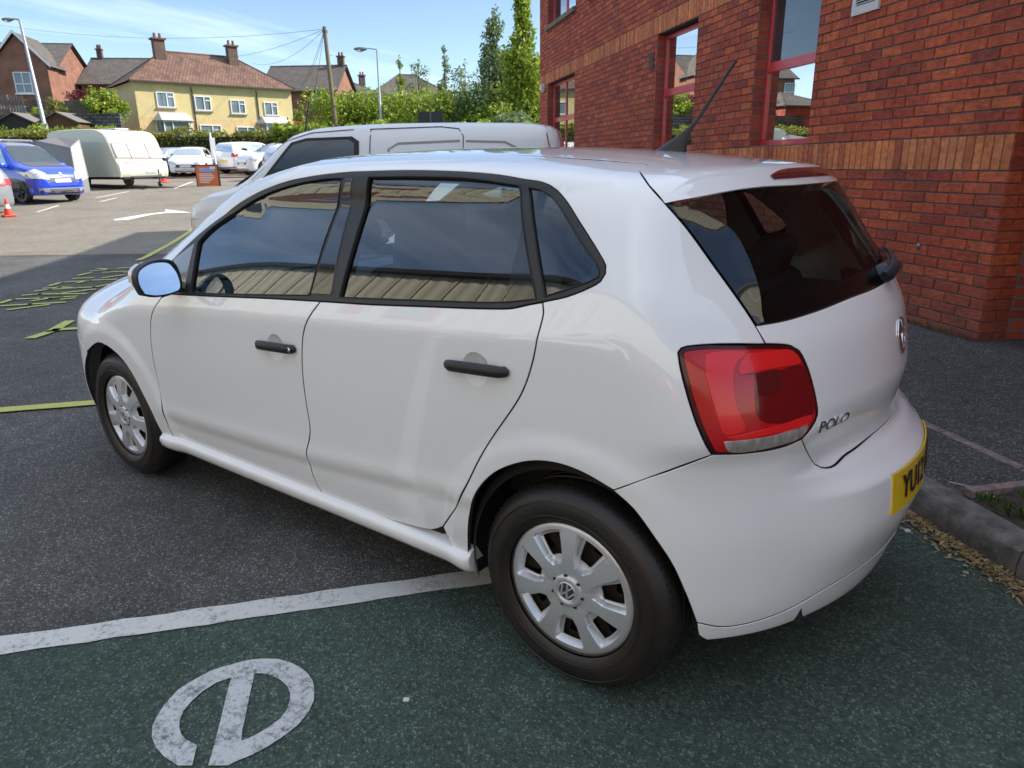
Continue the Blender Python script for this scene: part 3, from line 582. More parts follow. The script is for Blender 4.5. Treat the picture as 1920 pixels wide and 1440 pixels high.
for a,b in bands:
    s=BX0
    while s<BX1-.01:
        e=min(s+.075,BX1); skip=False
        if a<2:
            for w0,w1,_,_ in wins[:3]:
                if w0-.01<s+.037<w1: skip=False
        if BX1-.10<s+.04: e=BX1
        pieces.append((s+J/2,e-J/2 if e<BX1 else e,a+J/2,b-J/2,'o')); s=e if e==BX1 else s+.075
camv=Vector((CX,CY,1.41))
def vis(p):
    c=Vector(BP((p[0]+p[1])/2,0,(p[2]+p[3])/2)); q=c-camv; zc_=q.dot(f_); x=q.dot(r2)/zc_*1326.5+960; y=-q.dot(u2)/zc_*1326.5+720
    if not(0<x<1925 and -10<y<700): return 0
    # hidden behind the hatchback
    if y>285+max(0,(x-1500))*1.35 and x<1530: return 0
    if 1500<x<1700 and y>320+(x-1500)*1.0: return 0
    return (p[1]-p[0])*(p[3]-p[2])/q.length_squared
pieces.sort(key=vis,reverse=True)
cache={}
rnd=random.Random(5)
for p_ in pieces[:296]:
    bL_,bH_,kk=round(p_[1]-p_[0],3),round(p_[3]-p_[2],3),p_[4]; v=rnd.randrange(6); key=(bL_,bH_,kk,v if bL_>.2 else 0)
    if key not in cache:
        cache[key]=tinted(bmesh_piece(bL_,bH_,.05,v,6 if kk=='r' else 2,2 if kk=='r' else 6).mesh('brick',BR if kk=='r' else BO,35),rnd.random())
    o=bpy.data.objects.new('brick',cache[key]); o.location=BP((p_[0]+p_[1])/2,.0+rnd.uniform(-.002,.002),(p_[2]+p_[3])/2); o.rotation_euler=(0,0,math.atan2(-DV.y,-DV.x)+PI*0); 
    # local +y must face outward
    o.rotation_euler=(0,0,math.atan2(-DV.y,-DV.x)) if Vector((-(-DV.y),-DV.x)).dot(NV)>0 else (0,0,math.atan2(DV.y,DV.x))
    C.objects.link(o); o.parent=bld; o.matrix_parent_inverse=bld.matrix_world.inverted()
for kk,nm,mm in (('r','brickwork',BR),('o','band_brickwork',BO)):
    m=MB(); tv=[]
    for p_ in pieces[296:]:
        if p_[4]!=kk: continue
        d=rnd.uniform(-.002,.002); c=.002; q=[BP(s,d,z) for s,z in ((p_[0]+c,p_[2]+c),(p_[1]-c,p_[2]+c),(p_[1]-c,p_[3]-c),(p_[0]+c,p_[3]-c))]+[BP(s,-.012,z) for s,z in ((p_[0],p_[2]),(p_[1],p_[2]),(p_[1],p_[3]),(p_[0],p_[3]))]
        m.add(q,[(0,1,2,3),(0,4,5,1),(1,5,6,2),(2,6,7,3),(3,7,4,0)]); tv+=[rnd.random()]*8
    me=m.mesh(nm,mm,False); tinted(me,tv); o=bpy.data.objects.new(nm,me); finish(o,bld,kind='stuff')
# mortar backing with openings (cells), returns, rest of the shell
ss_=sorted({BX0,BX1,*[w[0] for w in wins],*[w[1] for w in wins]}); zs_=sorted({0.0,BZ1,*[w[2] for w in wins],*[w[3] for w in wins]})
m=MB()
for a,b in zip(ss_[:-1],ss_[1:]):
    for c,d in zip(zs_[:-1],zs_[1:]):
        if any(w[0]<=a+.001 and b<=w[1]+.001 and w[2]<=c+.001 and d<=w[3]+.001 for w in wins): continue
        m.add([BP(a,-.009,c),BP(b,-.009,c),BP(b,-.009,d),BP(a,-.009,d)],[(0,1,2,3)])
m.build('mortar',MORT,bld)
WB=mat('brick_wall_far',(.35,.06,.03),.85); t=WB.node_tree
def bricktex(name,c1,c2,mo,bw=.225,rh=.075,ms=.008,bump=.004,rough=.85,off=.5,noise=.35):
    m=mat(name,c1,rough); t=m.node_tree; b=t.nodes['Principled BSDF']; u=N(t,'ShaderNodeUVMap'); k=N(t,'ShaderNodeTexBrick',offset=off); k.inputs['Color1'].default_value=(*c1,1); k.inputs['Color2'].default_value=(*c2,1); k.inputs['Mortar'].default_value=(*mo,1)
    k.inputs['Scale'].default_value=1; k.inputs['Mortar Size'].default_value=ms; k.inputs['Brick Width'].default_value=bw; k.inputs['Row Height'].default_value=rh; k.inputs['Bias'].default_value=0
    t.links.new(u.outputs[0],k.inputs['Vector']); n=N(t,'ShaderNodeTexNoise',ins={'Scale':1.1,'Detail':8,'Roughness':.65}); c=N(t,'ShaderNodeTexCoord'); t.links.new(c.outputs['Object'],n.inputs['Vector'])
    mr=N(t,'ShaderNodeMapRange',ins={1:.3,2:.7,3:1-noise,4:1+noise}); t.links.new(n.outputs['Fac'],mr.inputs[0]); m2=N(t,'ShaderNodeMix',data_type='RGBA',blend_type='MULTIPLY'); m2.inputs[0].default_value=1
    t.links.new(k.outputs[0],m2.inputs[6]); t.links.new(mr.outputs[0],m2.inputs[7]); t.links.new(m2.outputs[2],b.inputs['Base Color'])
    iv=N(t,'ShaderNodeMath',operation='SUBTRACT',ins={0:1}); t.links.new(k.outputs['Fac'],iv.inputs[1]); bp=N(t,'ShaderNodeBump',ins={'Strength':1,'Distance':bump}); t.links.new(iv.outputs[0],bp.inputs['Height']); t.links.new(bp.outputs[0],b.inputs['Normal']); return m
BTX=bricktex('brick_side',(.40,.066,.028),(.26,.044,.026),(.14,.13,.13))
m=MB()
def wallq(m,pts): m.add([BP(*q) for q in pts],[(0,1,2,3)])
for zz0,zz1 in ((0,BZ1),):
    wallq(m,[(BX1,-.0,zz0),(BX1,-.226,zz0),(BX1,-.226,zz1),(BX1,0,zz1)])
    wallq(m,[(BX1,-.226,zz0),(2.10,-.60,zz0),(2.10,-.60,zz1),(BX1,-.226,zz1)])
    wallq(m,[(2.10,-.60,zz0),(9,-.60,zz0),(9,-.60,zz1),(2.10,-.60,zz1)])
    wallq(m,[(BX0,0,zz0),(BX0,-8,zz0),(BX0,-8,zz1),(BX0,0,zz1)]); wallq(m,[(BX0,-8,zz0),(9,-8,zz0),(9,-8,zz1),(BX0,-8,zz1)]); wallq(m,[(9,-8,zz0),(9,-.6,zz0),(9,-.6,zz1),(9,-8,zz1)])
me=m.mesh('side_walls',BTX); uvbox(me); finish(bpy.data.objects.new('side_walls',me),bld)
# bricks of the narrow return beside the corner
m=MB(); tv=[]; z=ZB-.075; r_i=0
while z<BZ1-.02:
    for a,b in (((.005,.215),) if r_i%2 else ((.003,.105),(.115,.215))):
        if bands[0][0]-.01<z+.03<bands[0][1] or bands[1][0]-.01<z+.03<bands[1][1]: pass
        q=[BP(BX1+.008+rnd.uniform(-.001,.001),-a_,zz) for a_,zz in ((a,z+.005),(b,z+.005),(b,z+.07),(a,z+.07))]+[BP(BX1-.001,-a_,zz) for a_,zz in ((a,z+.005),(b,z+.005),(b,z+.07),(a,z+.07))]
        m.add(q,[(0,1,2,3),(0,4,5,1),(1,5,6,2),(2,6,7,3),(3,7,4,0)]); tv+=[rnd.random()]*8
    z+=.075; r_i+=1
me=m.mesh('return_brickwork',BR); tinted(me,tv); finish(bpy.data.objects.new('return_brickwork',me),bld,kind='stuff')
# windows
REDF=mat('red_frame',(.55,.045,.055),.35,coat=.4,var=.12,vs=5)
WGL=glassmat('window_glass',(.5,.5,.5),mul=2.6,back=(.035,.04,.045))
REV=.115
for wi,(w0,w1,z0,z1) in enumerate(wins):
    # brick reveals
    for s_,sg in ((w0,1),(w1,-1)):
        m=MB(); wallq(m,[(s_,0,z0),(s_,-REV-.06,z0),(s_,-REV-.06,z1),(s_,0,z1)]); me=m.mesh('window_reveal',BTX); uvbox(me); finish(bpy.data.objects.new('window_reveal',me),bld)
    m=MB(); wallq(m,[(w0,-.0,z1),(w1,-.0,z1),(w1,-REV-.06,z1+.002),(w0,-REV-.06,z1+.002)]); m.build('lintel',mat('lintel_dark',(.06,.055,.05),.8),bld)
    W=.055; ff=[(w0+.004,w1-.004,z0,z0+W),(w0+.004,w1-.004,z1-W-.01,z1-.01),(w0+.004,w0+W,z0+W,z1-W-.01),(w1-W,w1-.004,z0+W,z1-W-.01)]
    zt=2.33 if z0<3 else z0+.75; ff.append((w0+W,w1-W,zt-.05,zt+.045)); cols=[(w0+W,w1-W)]
    if w1-w0>1.6: cm_=(w0+w1)/2; ff.append((cm_-.03,cm_+.03,z0+W,z1-W-.01)); cols=[(w0+W,cm_-.03),(cm_+.03,w1-W)]
    m=MB()
    for a,b,c,d in ff:
        P=[BP(s,o,zz) for o in (-REV,-REV-.05) for s,zz in ((a,c),(b,c),(b,d),(a,d))]; m.add(P,[(0,1,2,3),(4,7,6,5),(0,4,5,1),(1,5,6,2),(2,6,7,3),(3,7,4,0)])
    # inner bead
    fo=m.build('window',REDF,bld,bevel=.006)
    for a,b in cols:
        for c,d in ((z0+W,zt-.05),(zt+.045,z1-W-.01)):
            m=MB(); P=[BP(s,-REV-.022,zz) for s,zz in ((a,c),(b,c),(b,d),(a,d))]; m.add(P,[(0,1,2,3)]); m.build('pane',WGL,fo)
    if z0<3:   # sloped soldier sill
        s=w0+.003; 
        while s<w1-.02:
            e=min(s+.066,w1-.003); m=MB(); d0,d1=-REV+.002,-.005
            P=[BP(s,d0,z0-.002),BP(e,d0,z0-.002),BP(e,d1,z0-.16),BP(s,d1,z0-.16),BP(s,d0,z0-.07),BP(e,d0,z0-.07),BP(e,d1,z0-.225),BP(s,d1,z0-.225)]
            m.add(P,[(0,1,2,3),(4,7,6,5),(0,4,5,1),(1,5,6,2),(2,6,7,3),(3,7,4,0)]); me=tinted(m.mesh('sill_brick',BO),rnd.random()); finish(bpy.data.objects.new('sill_brick',me),bld); s+=.075
        m=MB(); wallq(m,[(w0,-REV-.003,z0-.02),(w1,-REV-.003,z0-.02),(w1,-.016,z0-.18),(w0,-.016,z0-.18)]); m.build('sill_mortar',MORT,bld)
    else:
        m=MB(); P=[BP(s,o,zz) for o in (.06,-REV) for s,zz in ((w0-.06,z0-.09),(w1+.02,z0-.09),(w1+.02,z0-.005),(w0-.06,z0-.005))]; m.add(P,[(0,1,2,3),(4,7,6,5),(0,4,5,1),(1,5,6,2),(2,6,7,3),(3,7,4,0)]); m.build('sill',mat('stone_sill',(.20,.17,.12),.85,var=.4,vs=8),bld,bevel=.008)
# cream curtains / blinds behind the wide lower window
# roof
m=MB(); ov=.35; e0=[(BX0-ov,ov,BZ1),(9+ov,ov,BZ1),(9+ov,-8-ov,BZ1),(BX0-ov,-8-ov,BZ1)]; rd=[(BX0+3.6,-4,BZ1+2.1),(9-3.6,-4,BZ1+2.1)]
m.add([BP(a,b,c) for a,b,c in e0+rd],[(0,1,5,4),(1,2,5),(2,3,4,5),(3,0,4),(0,3,2,1)])
RT=bricktex('roof_tiles_grey',(.10,.095,.09),(.075,.07,.068),(.03,.03,.03),.3,.28,.012,.02)
me=m.mesh('roof',RT); uvbox(me); finish(bpy.data.objects.new('roof',me),bld)
# fittings
VENT=mat('vent_white',(.55,.55,.52),.5)
v=empty('wall_vent',BP(.41,.02,2.66),0,'white louvred flue vent high on the brick wall','vent')
def bbox(m,s0,s1,o0,o1,z0,z1):
    P=[BP(s,o,zz) for o in (o1,o0) for s,zz in ((s0,z0),(s1,z0),(s1,z1),(s0,z1))]; m.add(P,[(0,1,2,3),(4,7,6,5),(0,4,5,1),(1,5,6,2),(2,6,7,3),(3,7,4,0)])
m=MB(); bbox(m,.25,.57,.0,.022,2.535,2.60); bbox(m,.25,.57,0,.022,2.80,2.86); bbox(m,.25,.295,0,.022,2.60,2.80); bbox(m,.525,.57,0,.022,2.60,2.80); m.build('surround',VENT,v)
m=MB(); bbox(m,.295,.525,.0,.006,2.60,2.80); m.build('opening',mat('liner_gap_shade'),v)
for i in range(9):
    m=MB(); z=2.612+i*.021; P=[BP(s,o,zz) for s,o,zz in ((.297,.004,z+.010),(.523,.004,z+.010),(.523,.02,z),(.297,.02,z),(.297,.004,z+.006),(.523,.004,z+.006),(.523,.02,z-.004),(.297,.02,z-.004))]; m.add(P,[(0,1,2,3),(4,7,6,5),(0,4,5,1),(1,5,6,2),(2,6,7,3),(3,7,4,0)]); m.build('louvre',VENT,v)
v=empty('air_brick',BP(-4.06,.0,2.76),0,'small dark air brick in the wall left of the narrow window','vent')
m=MB(); bbox(m,-4.14,-3.97,0,.008,2.66,2.86); m.build('frame',mat('brown_dark',(.06,.04,.035),.7),v)
for i in range(5):
    m=MB(); bbox(m,-4.125,-3.985,.008,.014,2.685+i*.033,2.70+i*.033); m.build('slat',mat('brown_dark2',(.10,.065,.055),.7),v)
v=empty('wall_light',BP(-10.2,0,3.0),0,'small white bulkhead light by the far corner of the brick wall','light')
m=MB(); bbox(m,-10.26,-10.14,0,.04,2.93,3.10); m.build('base',VENT,v,bevel=.01); m=MB(); bbox(m,-10.245,-10.155,.04,.09,2.95,3.08); m.build('cover',mat('lamp_cover',(.7,.7,.68),.3),v,bevel=.02)
v=MB(); P=[BP(1.35,o,.81) for o in (-.002,.012,.018)]; v.tube(P,[.02,.019,.012],12); v.build('wall_bolt',mat('grey_bolt',(.25,.25,.26),.4,metal=.6),None,smooth=40,label='small grey metal bolt head in the brick wall behind the car',cat='bolt')
dp=empty('downpipe',BP(2.33,-.10,.2),0,'grey downpipe in the dark recess at the right-hand corner of the brick wall','pipe')
m=MB(); m.tube([BP(2.33,-.12,.25),BP(2.33,-.12,6.2)],.055,20); m.build('pipe',mat('grey_pipe',(.16,.19,.24),.35,coat=.3),dp,smooth=40)
for z in (.55,2.6,4.6):
    m=MB(); m.tube([BP(2.33,-.12,z),BP(2.33,-.12,z+.06)],.064,20); m.build('pipe_bracket',mat('grey_pipe'),dp,smooth=40)
def at(px,Z):  # lateral offset for a picture column at depth Z (calculated once here for the far background)
    return Z*(960-px)/1326.5*math.cos(pit)
# ================================================================== vegetation helpers
def leafmat(name,c1,c2,tr=.35):
    m=bpy.data.materials.new(name); m.use_nodes=True; t=m.node_tree; t.nodes.clear(); o=N(t,'ShaderNodeOutputMaterial'); c=N(t,'ShaderNodeTexCoord')
    n=N(t,'ShaderNodeTexNoise',ins={'Scale':1.3,'Detail':5,'Roughness':.7}); t.links.new(c.outputs['Object'],n.inputs['Vector']); at=N(t,'ShaderNodeAttribute',attribute_name='tint')
    ad=N(t,'ShaderNodeMath',operation='MULTIPLY_ADD',ins={1:.55}); t.links.new(at.outputs['Fac'],ad.inputs[0]); t.links.new(n.outputs['Fac'],ad.inputs[2])
    r=N(t,'ShaderNodeValToRGB'); e=r.color_ramp.elements; e[0].position=.42; e[1].position=.95; e[0].color=(*c1,1); e[1].color=(*c2,1); t.links.new(ad.outputs[0],r.inputs[0])
    p=N(t,'ShaderNodeBsdfPrincipled',ins={'Roughness':.5,'Specular IOR Level':.35}); tl=N(t,'ShaderNodeBsdfTranslucent'); mi=N(t,'ShaderNodeMixShader',ins={0:tr})
    t.links.new(r.outputs[0],p.inputs['Base Color']); t.links.new(r.outputs[0],tl.inputs[0]); t.links.new(p.outputs[0],mi.inputs[1]); t.links.new(tl.outputs[0],mi.inputs[2]); t.links.new(mi.outputs[0],o.inputs[0]); MATS[name]=m; return m
LF_L=leafmat('leaf_lime',(.09,.15,.014),(.34,.42,.045)); LF_D=leafmat('leaf_dark',(.03,.06,.010),(.14,.21,.035)); LF_O=leafmat('leaf_olive',(.05,.065,.010),(.30,.30,.05)); LF_B=leafmat('leaf_blue',(.08,.12,.05),(.24,.31,.13)); LF_P=leafmat('leaf_purple',(.05,.008,.014),(.16,.03,.04))
WOOD=mat('bark',(.11,.085,.065),.9,var=.4,vs=6)
rng=np.random.default_rng(3)
def leaves(name,cen,size,m,parent,**k):
    """many small leaf quads at the given centres"""
    n=len(cen); a=rng.normal(size=(n,3)); a/=np.linalg.norm(a,axis=1,keepdims=True); b=rng.normal(size=(n,3)); b-= (b*a).sum(1,keepdims=True)*a; b/=np.linalg.norm(b,axis=1,keepdims=True)
    s=size*rng.uniform(.6,1.35,(n,1)); c=np.asarray(cen); v=np.stack([c-a*s,c-b*s*.5,c+a*s,c+b*s*.5],1).reshape(-1,3)
    me=bpy.data.meshes.new(name); me.vertices.add(4*n); me.vertices.foreach_set('co',v.ravel()); me.loops.add(4*n); me.loops.foreach_set('vertex_index',np.arange(4*n)); me.polygons.add(n); me.polygons.foreach_set('loop_start',np.arange(n)*4)
    try: me.polygons.foreach_set('loop_total',np.full(n,4))
    except Exception: pass
    me.update(calc_edges=True); me.materials.append(m); tinted(me,np.repeat(rng.random(n),4)); return finish(bpy.data.objects.new(name,me),parent,**k)
def blobpts(bl,n):
    w=np.array([b[3]*b[4]*b[5] for b in bl])**.7; w=w/w.sum(); k=rng.choice(len(bl),n,p=w); B=np.array(bl,float)[k]; d=rng.normal(size=(n,3)); d/=np.linalg.norm(d,axis=1,keepdims=True); r=rng.random((n,1))**.38
    return B[:,:3]+d*r*B[:,3:6]*(1+.12*rng.normal(size=(n,1)))
def tree(name,label,x,y,h,w,m,n=3500,leaf=.11,shape='round',z0=None,cat='tree',group=None,dens=14):
    zb_=gz(x,y) if z0 is None else z0; t=empty(name,(x,y,zb_),0,label,cat,group); bl=[]
    for i in range(dens):
        u=rng.random(); a=rng.random()*6.28
        if shape=='tall': hh=.22+.78*u; rad=w*.5*(1-u)**.7*.9+.05*w; rr=rad*rng.uniform(.1,.75); s=max(.10*w,rad*.42)
        elif shape=='bush': hh=.12+.75*u; rad=w*.5*(1-.45*u*u); rr=rad*rng.uniform(.2,.95); s=w*.17
        else: hh=.38+.55*u; rad=w*.5*math.sin(PI*(.12+.8*u))**.6; rr=rad*rng.uniform(.2,.85); s=w*.17
        bl.append((x+rr*math.cos(a),y+rr*math.sin(a),zb_+h*hh,s*rng.uniform(.8,1.3),s*rng.uniform(.8,1.3),s*rng.uniform(.7,1.2)*(1.4 if shape=='tall' else 1)))
    bl.append((x,y,zb_+h*.96,w*.05,w*.05,h*.06))
    leaves('crown',blobpts(bl,n),leaf,m,t)
    mb=MB(); mb.tube([(x,y,zb_-.2),(x+.05*w,y,zb_+h*.4),(x,y,zb_+h*.9)],[h*.022+.03,h*.014+.02,.02],7)
    for b in bl[:7]: mb.tube([(x,y,zb_+h*rng.uniform(.15,.5)),(b[0],b[1],b[2])],[h*.008+.012,.012],5)
    mb.build('trunk',WOOD,t,smooth=True); return t
def hedge(label,P,h,w,m,n,leaf=.08,core=(.02,.03,.01),name='hedge',top=None,z0=None):
    a=Vector(P[0]); t=empty(name,(a.x,a.y,gz(a.x,a.y) if z0 is None else z0),0,label,'hedge'); pts=[]
    P=[Vector(p) for p in P]; Ls_=[(P[i+1]-P[i]).length for i in range(len(P)-1)]; tot=sum(Ls_); mb=MB()
    for i,L in enumerate(Ls_):
        k=int(n*L/tot); u=rng.random(k); d=(P[i+1]-P[i]).normalized(); q=Vector((-d.y,d.x))
        f=rng.random(k); off=rng.uniform(-1,1,k)*w/2; zz_=rng.random(k)**.8*h; side=rng.random(k)<.62; off=np.where(side,np.sign(off+1e-9)*w/2*(.85+.25*rng.random(k)),off); zz_=np.where(side,zz_,h*(.90+.14*rng.random(k)))
        lump=.10*np.sin(u*L*2.1+i)*np.cos(u*L*.9)+.07*np.sin(u*L*5.3)
        for uu,oo,z_,lp_ in zip(u,off,zz_,lump):
            c=P[i]+d*(uu*L)+q*(oo*(1+lp_)); pts.append((c.x,c.y,(gz(c.x,c.y) if z0 is None else z0)+z_*(1+lp_)))
        g=[]; 
        for s in np.linspace(0,1,int(L/2)+2):
            c=P[i]+d*(s*L); zb_=(gz(c.x,c.y) if z0 is None else z0); g.append([tuple((c+q*o))+(zb_+z,) for o,z in ((-w*.42,-.1),(-w*.42,h*.9),(w*.42,h*.9),(w*.42,-.1))])
        mb.grid(g)
    leaves('foliage',pts,leaf,m,t); mb.build('branches',mat('hedge_core',core,.95,var=.5,vs=2),t); return t
# hedges and wall beyond the lot
hedge('long clipped dark hedge with an olive top behind the far row of cars',[WP(47.5,36),WP(45.5,20),WP(44.6,13.3)],2.05,1.3,LF_O,15000,.085)
hedge('bright large-leaved laurel hedge right of the clipped olive hedge',[WP(44.2,13.6),WP(42.5,7.5),WP(41,-1)],2.25,1.5,LF_L,9500,.15)
BRW=bricktex('low_wall_brick',(.24,.11,.075),(.19,.08,.055),(.12,.11,.10))
def wallobj(name,label,cat,P,h,w,m,zo=-.2,cap=None):
    t=empty(name,(P[0][0],P[0][1],gz(*P[0])),0,label,cat); mb=MB(); mc=MB()
    for a,b in zip(P[:-1],P[1:]):
        a,b=Vector(a),Vector(b); d=(b-a).normalized(); q=Vector((-d.y,d.x))*w/2; L=(b-a).length; k=int(L/3)+1
        for i in range(k):
            u,v=a.lerp(b,i/k),a.lerp(b,(i+1)/k); z0,z1=gz(*u),gz(*v)
            for M_,o0,o1,e in ((mb,zo,h,1),)+(((mc,h,h+.09,1.25),) if cap else ()):
                V=[(*(u-q*e),z0+o0),(*(v-q*e),z1+o0),(*(v+q*e),z1+o0),(*(u+q*e),z0+o0),(*(u-q*e),z0+o1),(*(v-q*e),z1+o1),(*(v+q*e),z1+o1),(*(u+q*e),z0+o1)]
                M_.add(V,[(0,1,5,4),(1,2,6,5),(2,3,7,6),(3,0,4,7),(4,5,6,7)])
    me=mb.mesh('wall',m); uvbox(me); finish(bpy.data.objects.new('wall',me),t)
    if cap: mc.build('coping',cap,t)
    return t
wallobj('brick_wall','low red brick wall at the foot of the hedges behind the parked cars','wall',[WP(44.6,30),WP(42.2,13),WP(40.2,3)],.75,.3,BRW,cap=mat('coping',(.25,.20,.16),.9))
m=MB(); m.grid([[(*WP(Z,l),gz(*WP(Z,l))+.07) for l in (30,22,14,6,-2)] for Z in (36.5,38,40,42)]); m.grid([[(*WP(36.5,l),gz(*WP(36.5,l))+z) for l in (30,22,14,6,-2)] for z in (-.02,.07)]); me=m.mesh('brick_parking_strip',bricktex('pavers',(.30,.20,.15),(.24,.15,.11),(.15,.12,.10),.2,.1,.006)); uvbox(me); finish(bpy.data.objects.new('brick_parking_strip',me),kind='structure')
STONE=bricktex('rubble_stone',(.13,.12,.11),(.07,.068,.065),(.03,.03,.03),.5,.22,.03,.04,noise=.6)
wallobj('stone_wall','dark rubble stone retaining wall below the timber fence on the left','wall',[WP(54,42),WP(53,36),WP(52.5,at(160,52.5)),WP(53,at(248,53))],2.45,.5,STONE)
# timber fence on top of the stone wall : every board is its own part
fe=empty('timber_fence',(*WP(56,38),4.3),0,'weathered grey timber board fence in front of the brick houses on the left','fence')
TIM=mat('weathered_timber',(.22,.205,.18),.9,var=.45,vs=2.5,stretch=(3,3,.5))
bm_=MB(); bm_.box((0,0,0),(.15,.02,1.45)); bme=bm_.mesh('board',TIM)
La,Lb=40.5,at(78,55.6); k=int((La-Lb)/.21)
for i in range(k):
    l=La-(La-Lb)*i/k; Z=55.6; x,y=WP(Z,l); o=bpy.data.objects.new('board',bme); o.location=(x,y,5.95+.02*math.sin(i*3.1)); o.rotation_euler=(0,.01*math.sin(i*7),yaw-PI/2+.02*math.sin(i*5)); C.objects.link(o); o.parent=fe; o.matrix_parent_inverse=fe.matrix_world.inverted()
    if i%9==0:
        m=MB(); m.box((x,y,5.95),(.13,.13,1.6),rz=yaw); m.build('fence_post',TIM,fe)
m=MB()
for z in (5.5,6.4): m.tube([(*WP(55.68,La),z),(*WP(55.68,Lb),z)],.05,4); m.build('rail',TIM,fe); m=MB()
fe2=empty('old_fence',(*WP(57,33),4.2),0,'overgrown brown panel fence between the timber fence and the bright ivy bush','fence'); m=MB(); m.grid([[(*WP(57,l),z+.08*math.sin(l*2)) for l in np.linspace(at(78,57),at(205,57),14)] for z in (4.6,6.45)]); me=m.mesh('panel',bricktex('old_boards',(.17,.14,.10),(.12,.10,.075),(.05,.04,.03),.16,2.0,.012)); uvbox(me); finish(bpy.data.objects.new('panel',me),fe2)
# ================================================================== houses
PANEW=glassmat('house_glass',(.5,.5,.5),mul=2.0,back=(.16,.20,.24)); WFR=mat('white_frame',(.75,.75,.74),.4)
RTB=bricktex('roof_tiles_brown',(.20,.105,.070),(.13,.072,.052),(.05,.03,.025),.26,.30,.02,.03,noise=.4)
RTG=bricktex('roof_tiles_slate',(.13,.11,.095),(.10,.085,.075),(.04,.035,.03),.26,.30,.02,.03,noise=.25)
HBR=bricktex('house_brick',(.27,.095,.055),(.21,.07,.042),(.20,.16,.13),.225,.075,.01)
CRM=mat('yellow_render',(.62,.50,.25),.9,var=.12,vs=1.6); CRM2=mat('yellow_roughcast',(.66,.48,.25),.95,var=.2,vs=3)
GUT=mat('dark_gutter',(.05,.04,.04),.5)
def house(name,label,c,rz,Lx,Ly,z0,eh,rh,wm,rm,hip=True,wn=(),chim=(),ridge_off=0,ov=.35,bands=None,gable_front=None):
    t=empty(name,(c[0],c[1],z0),rz,label,'house'); M=t.matrix_world
    tr=lambda q: tuple(M@Vector(q))
    def add(nm,mb,mt,uv=True,par=None,**k):
        mb.v=[tr(q) for q in mb.v]; me=mb.mesh(nm,mt); 
        if uv: uvbox(me)
        return finish(bpy.data.objects.new(nm,me),par or t,**k)
    m=MB(); m.box((0,0,(eh-2)/2),(Lx,Ly,eh+2)); add('wall',m,wm)
    if bands: m=MB(); m.box((0,0,bands/2-.5),(Lx+.03,Ly+.03,bands+1)); add('lower_wall',m,CRM2)
    a,b=Lx/2+ov,Ly/2+ov; m=MB(); r=(min(b*1.0,a) if hip else 0)
    V=[(-a,-b,eh),(a,-b,eh),(a,b,eh),(-a,b,eh),(-a+r,0,eh+rh),(a-r,0,eh+rh)]
    F_=[(0,1,5,4),(2,3,4,5),(1,2,5),(3,0,4)] if hip else [(0,1,5,4),(2,3,4,5)]
    m.add(V,F_); 
    if not hip: 
        for s in (-1,1):
            g=MB(); g.add([(s*Lx/2,-Ly/2,eh),(s*Lx/2,Ly/2,eh),(s*Lx/2,0,eh+rh-.15)],[(0,1,2)]); add('gable',g,wm)
    ro=add('roof',m,rm)
    m=MB(); m.tube([(-a+r,0,eh+rh),(a-r,0,eh+rh)],.09,6)
    if hip:
        for s in (-1,1):
            for q in (-1,1): m.tube([(s*a,q*b,eh+.02),(s*(a-r),0,eh+rh)],.07,5)
    add('ridge_tiles',m,rm,par=ro)
    m=MB(); m.box((0,-b-.02,eh-.04),(2*a,.12,.12)); m.box((0,-b+.16,eh-.07),(2*a,.25,.03)); add('gutter',m,GUT)
    for x,y,w_,h_ in chim:
        zt=eh+rh*(1-abs(y)/b); m=MB(); m.box((x,y,zt+.25),(w_,w_*.8,h_+1.0)); ch=add('chimney',m,bricktex('chimney_brick',(.13,.075,.055),(.09,.055,.045),(.08,.07,.06)),par=ro)
        m=MB(); m.box((x,y,zt+.25+(h_+1.0)/2),(w_*1.3,w_*1.1,.12)); 
        for s in (-.2,.2): m.tube([(x+s*w_*1.2,y,zt+.25+(h_+1)/2),(x+s*w_*1.2,y,zt+.7+(h_+1)/2)],[.13,.10],8)
        add('chimney_pot',m,mat('terracotta_dark',(.16,.075,.05),.8),par=ro,kind='stuff')
    for wd in wn:
        x,z,w_,h_,sty=wd[:5]; fy=-Ly/2 if len(wd)<6 else wd[5]
        m=MB(); fr=.07; y=fy-.03
        m.box((x,y,z+h_/2-fr/2),(w_,.1,fr)); m.box((x,y,z-h_/2+fr/2),(w_,.1,fr)); m.box((x-w_/2+fr/2,y,z),(fr,.1,h_-2*fr)); m.box((x+w_/2-fr/2,y,z),(fr,.1,h_-2*fr))
        if sty=='m': m.box((x+.08*w_,y,z),(fr,.09,h_-2*fr)); m.box((x+.32*w_,y,z+h_*.2),(w_*.36-fr,.09,fr))
        if sty=='s': m.box((x,y,z-.1*h_),(w_-2*fr,.09,fr)); m.box((x,y-.005,z+.15),(.04,.09,h_*.55)); m.box((x-w_*.25,y-.005,z+.15),(.03,.09,h_*.5)); m.box((x+w_*.25,y-.005,z+.15),(.03,.09,h_*.5)); 
        f=add('window',m,WFR,uv=False)
        m=MB(); m.box((x,y+.02,z),(w_-2*fr,.02,h_-2*fr)); add('pane',m,PANEW,uv=False,par=f)
        m=MB(); m.box((x,fy-.06,z-h_/2-.06),(w_+.2,.16,.09)); add('window_sill',m,mat('house_sill',(.30,.26,.20),.8),uv=False,par=f)
    return t,add
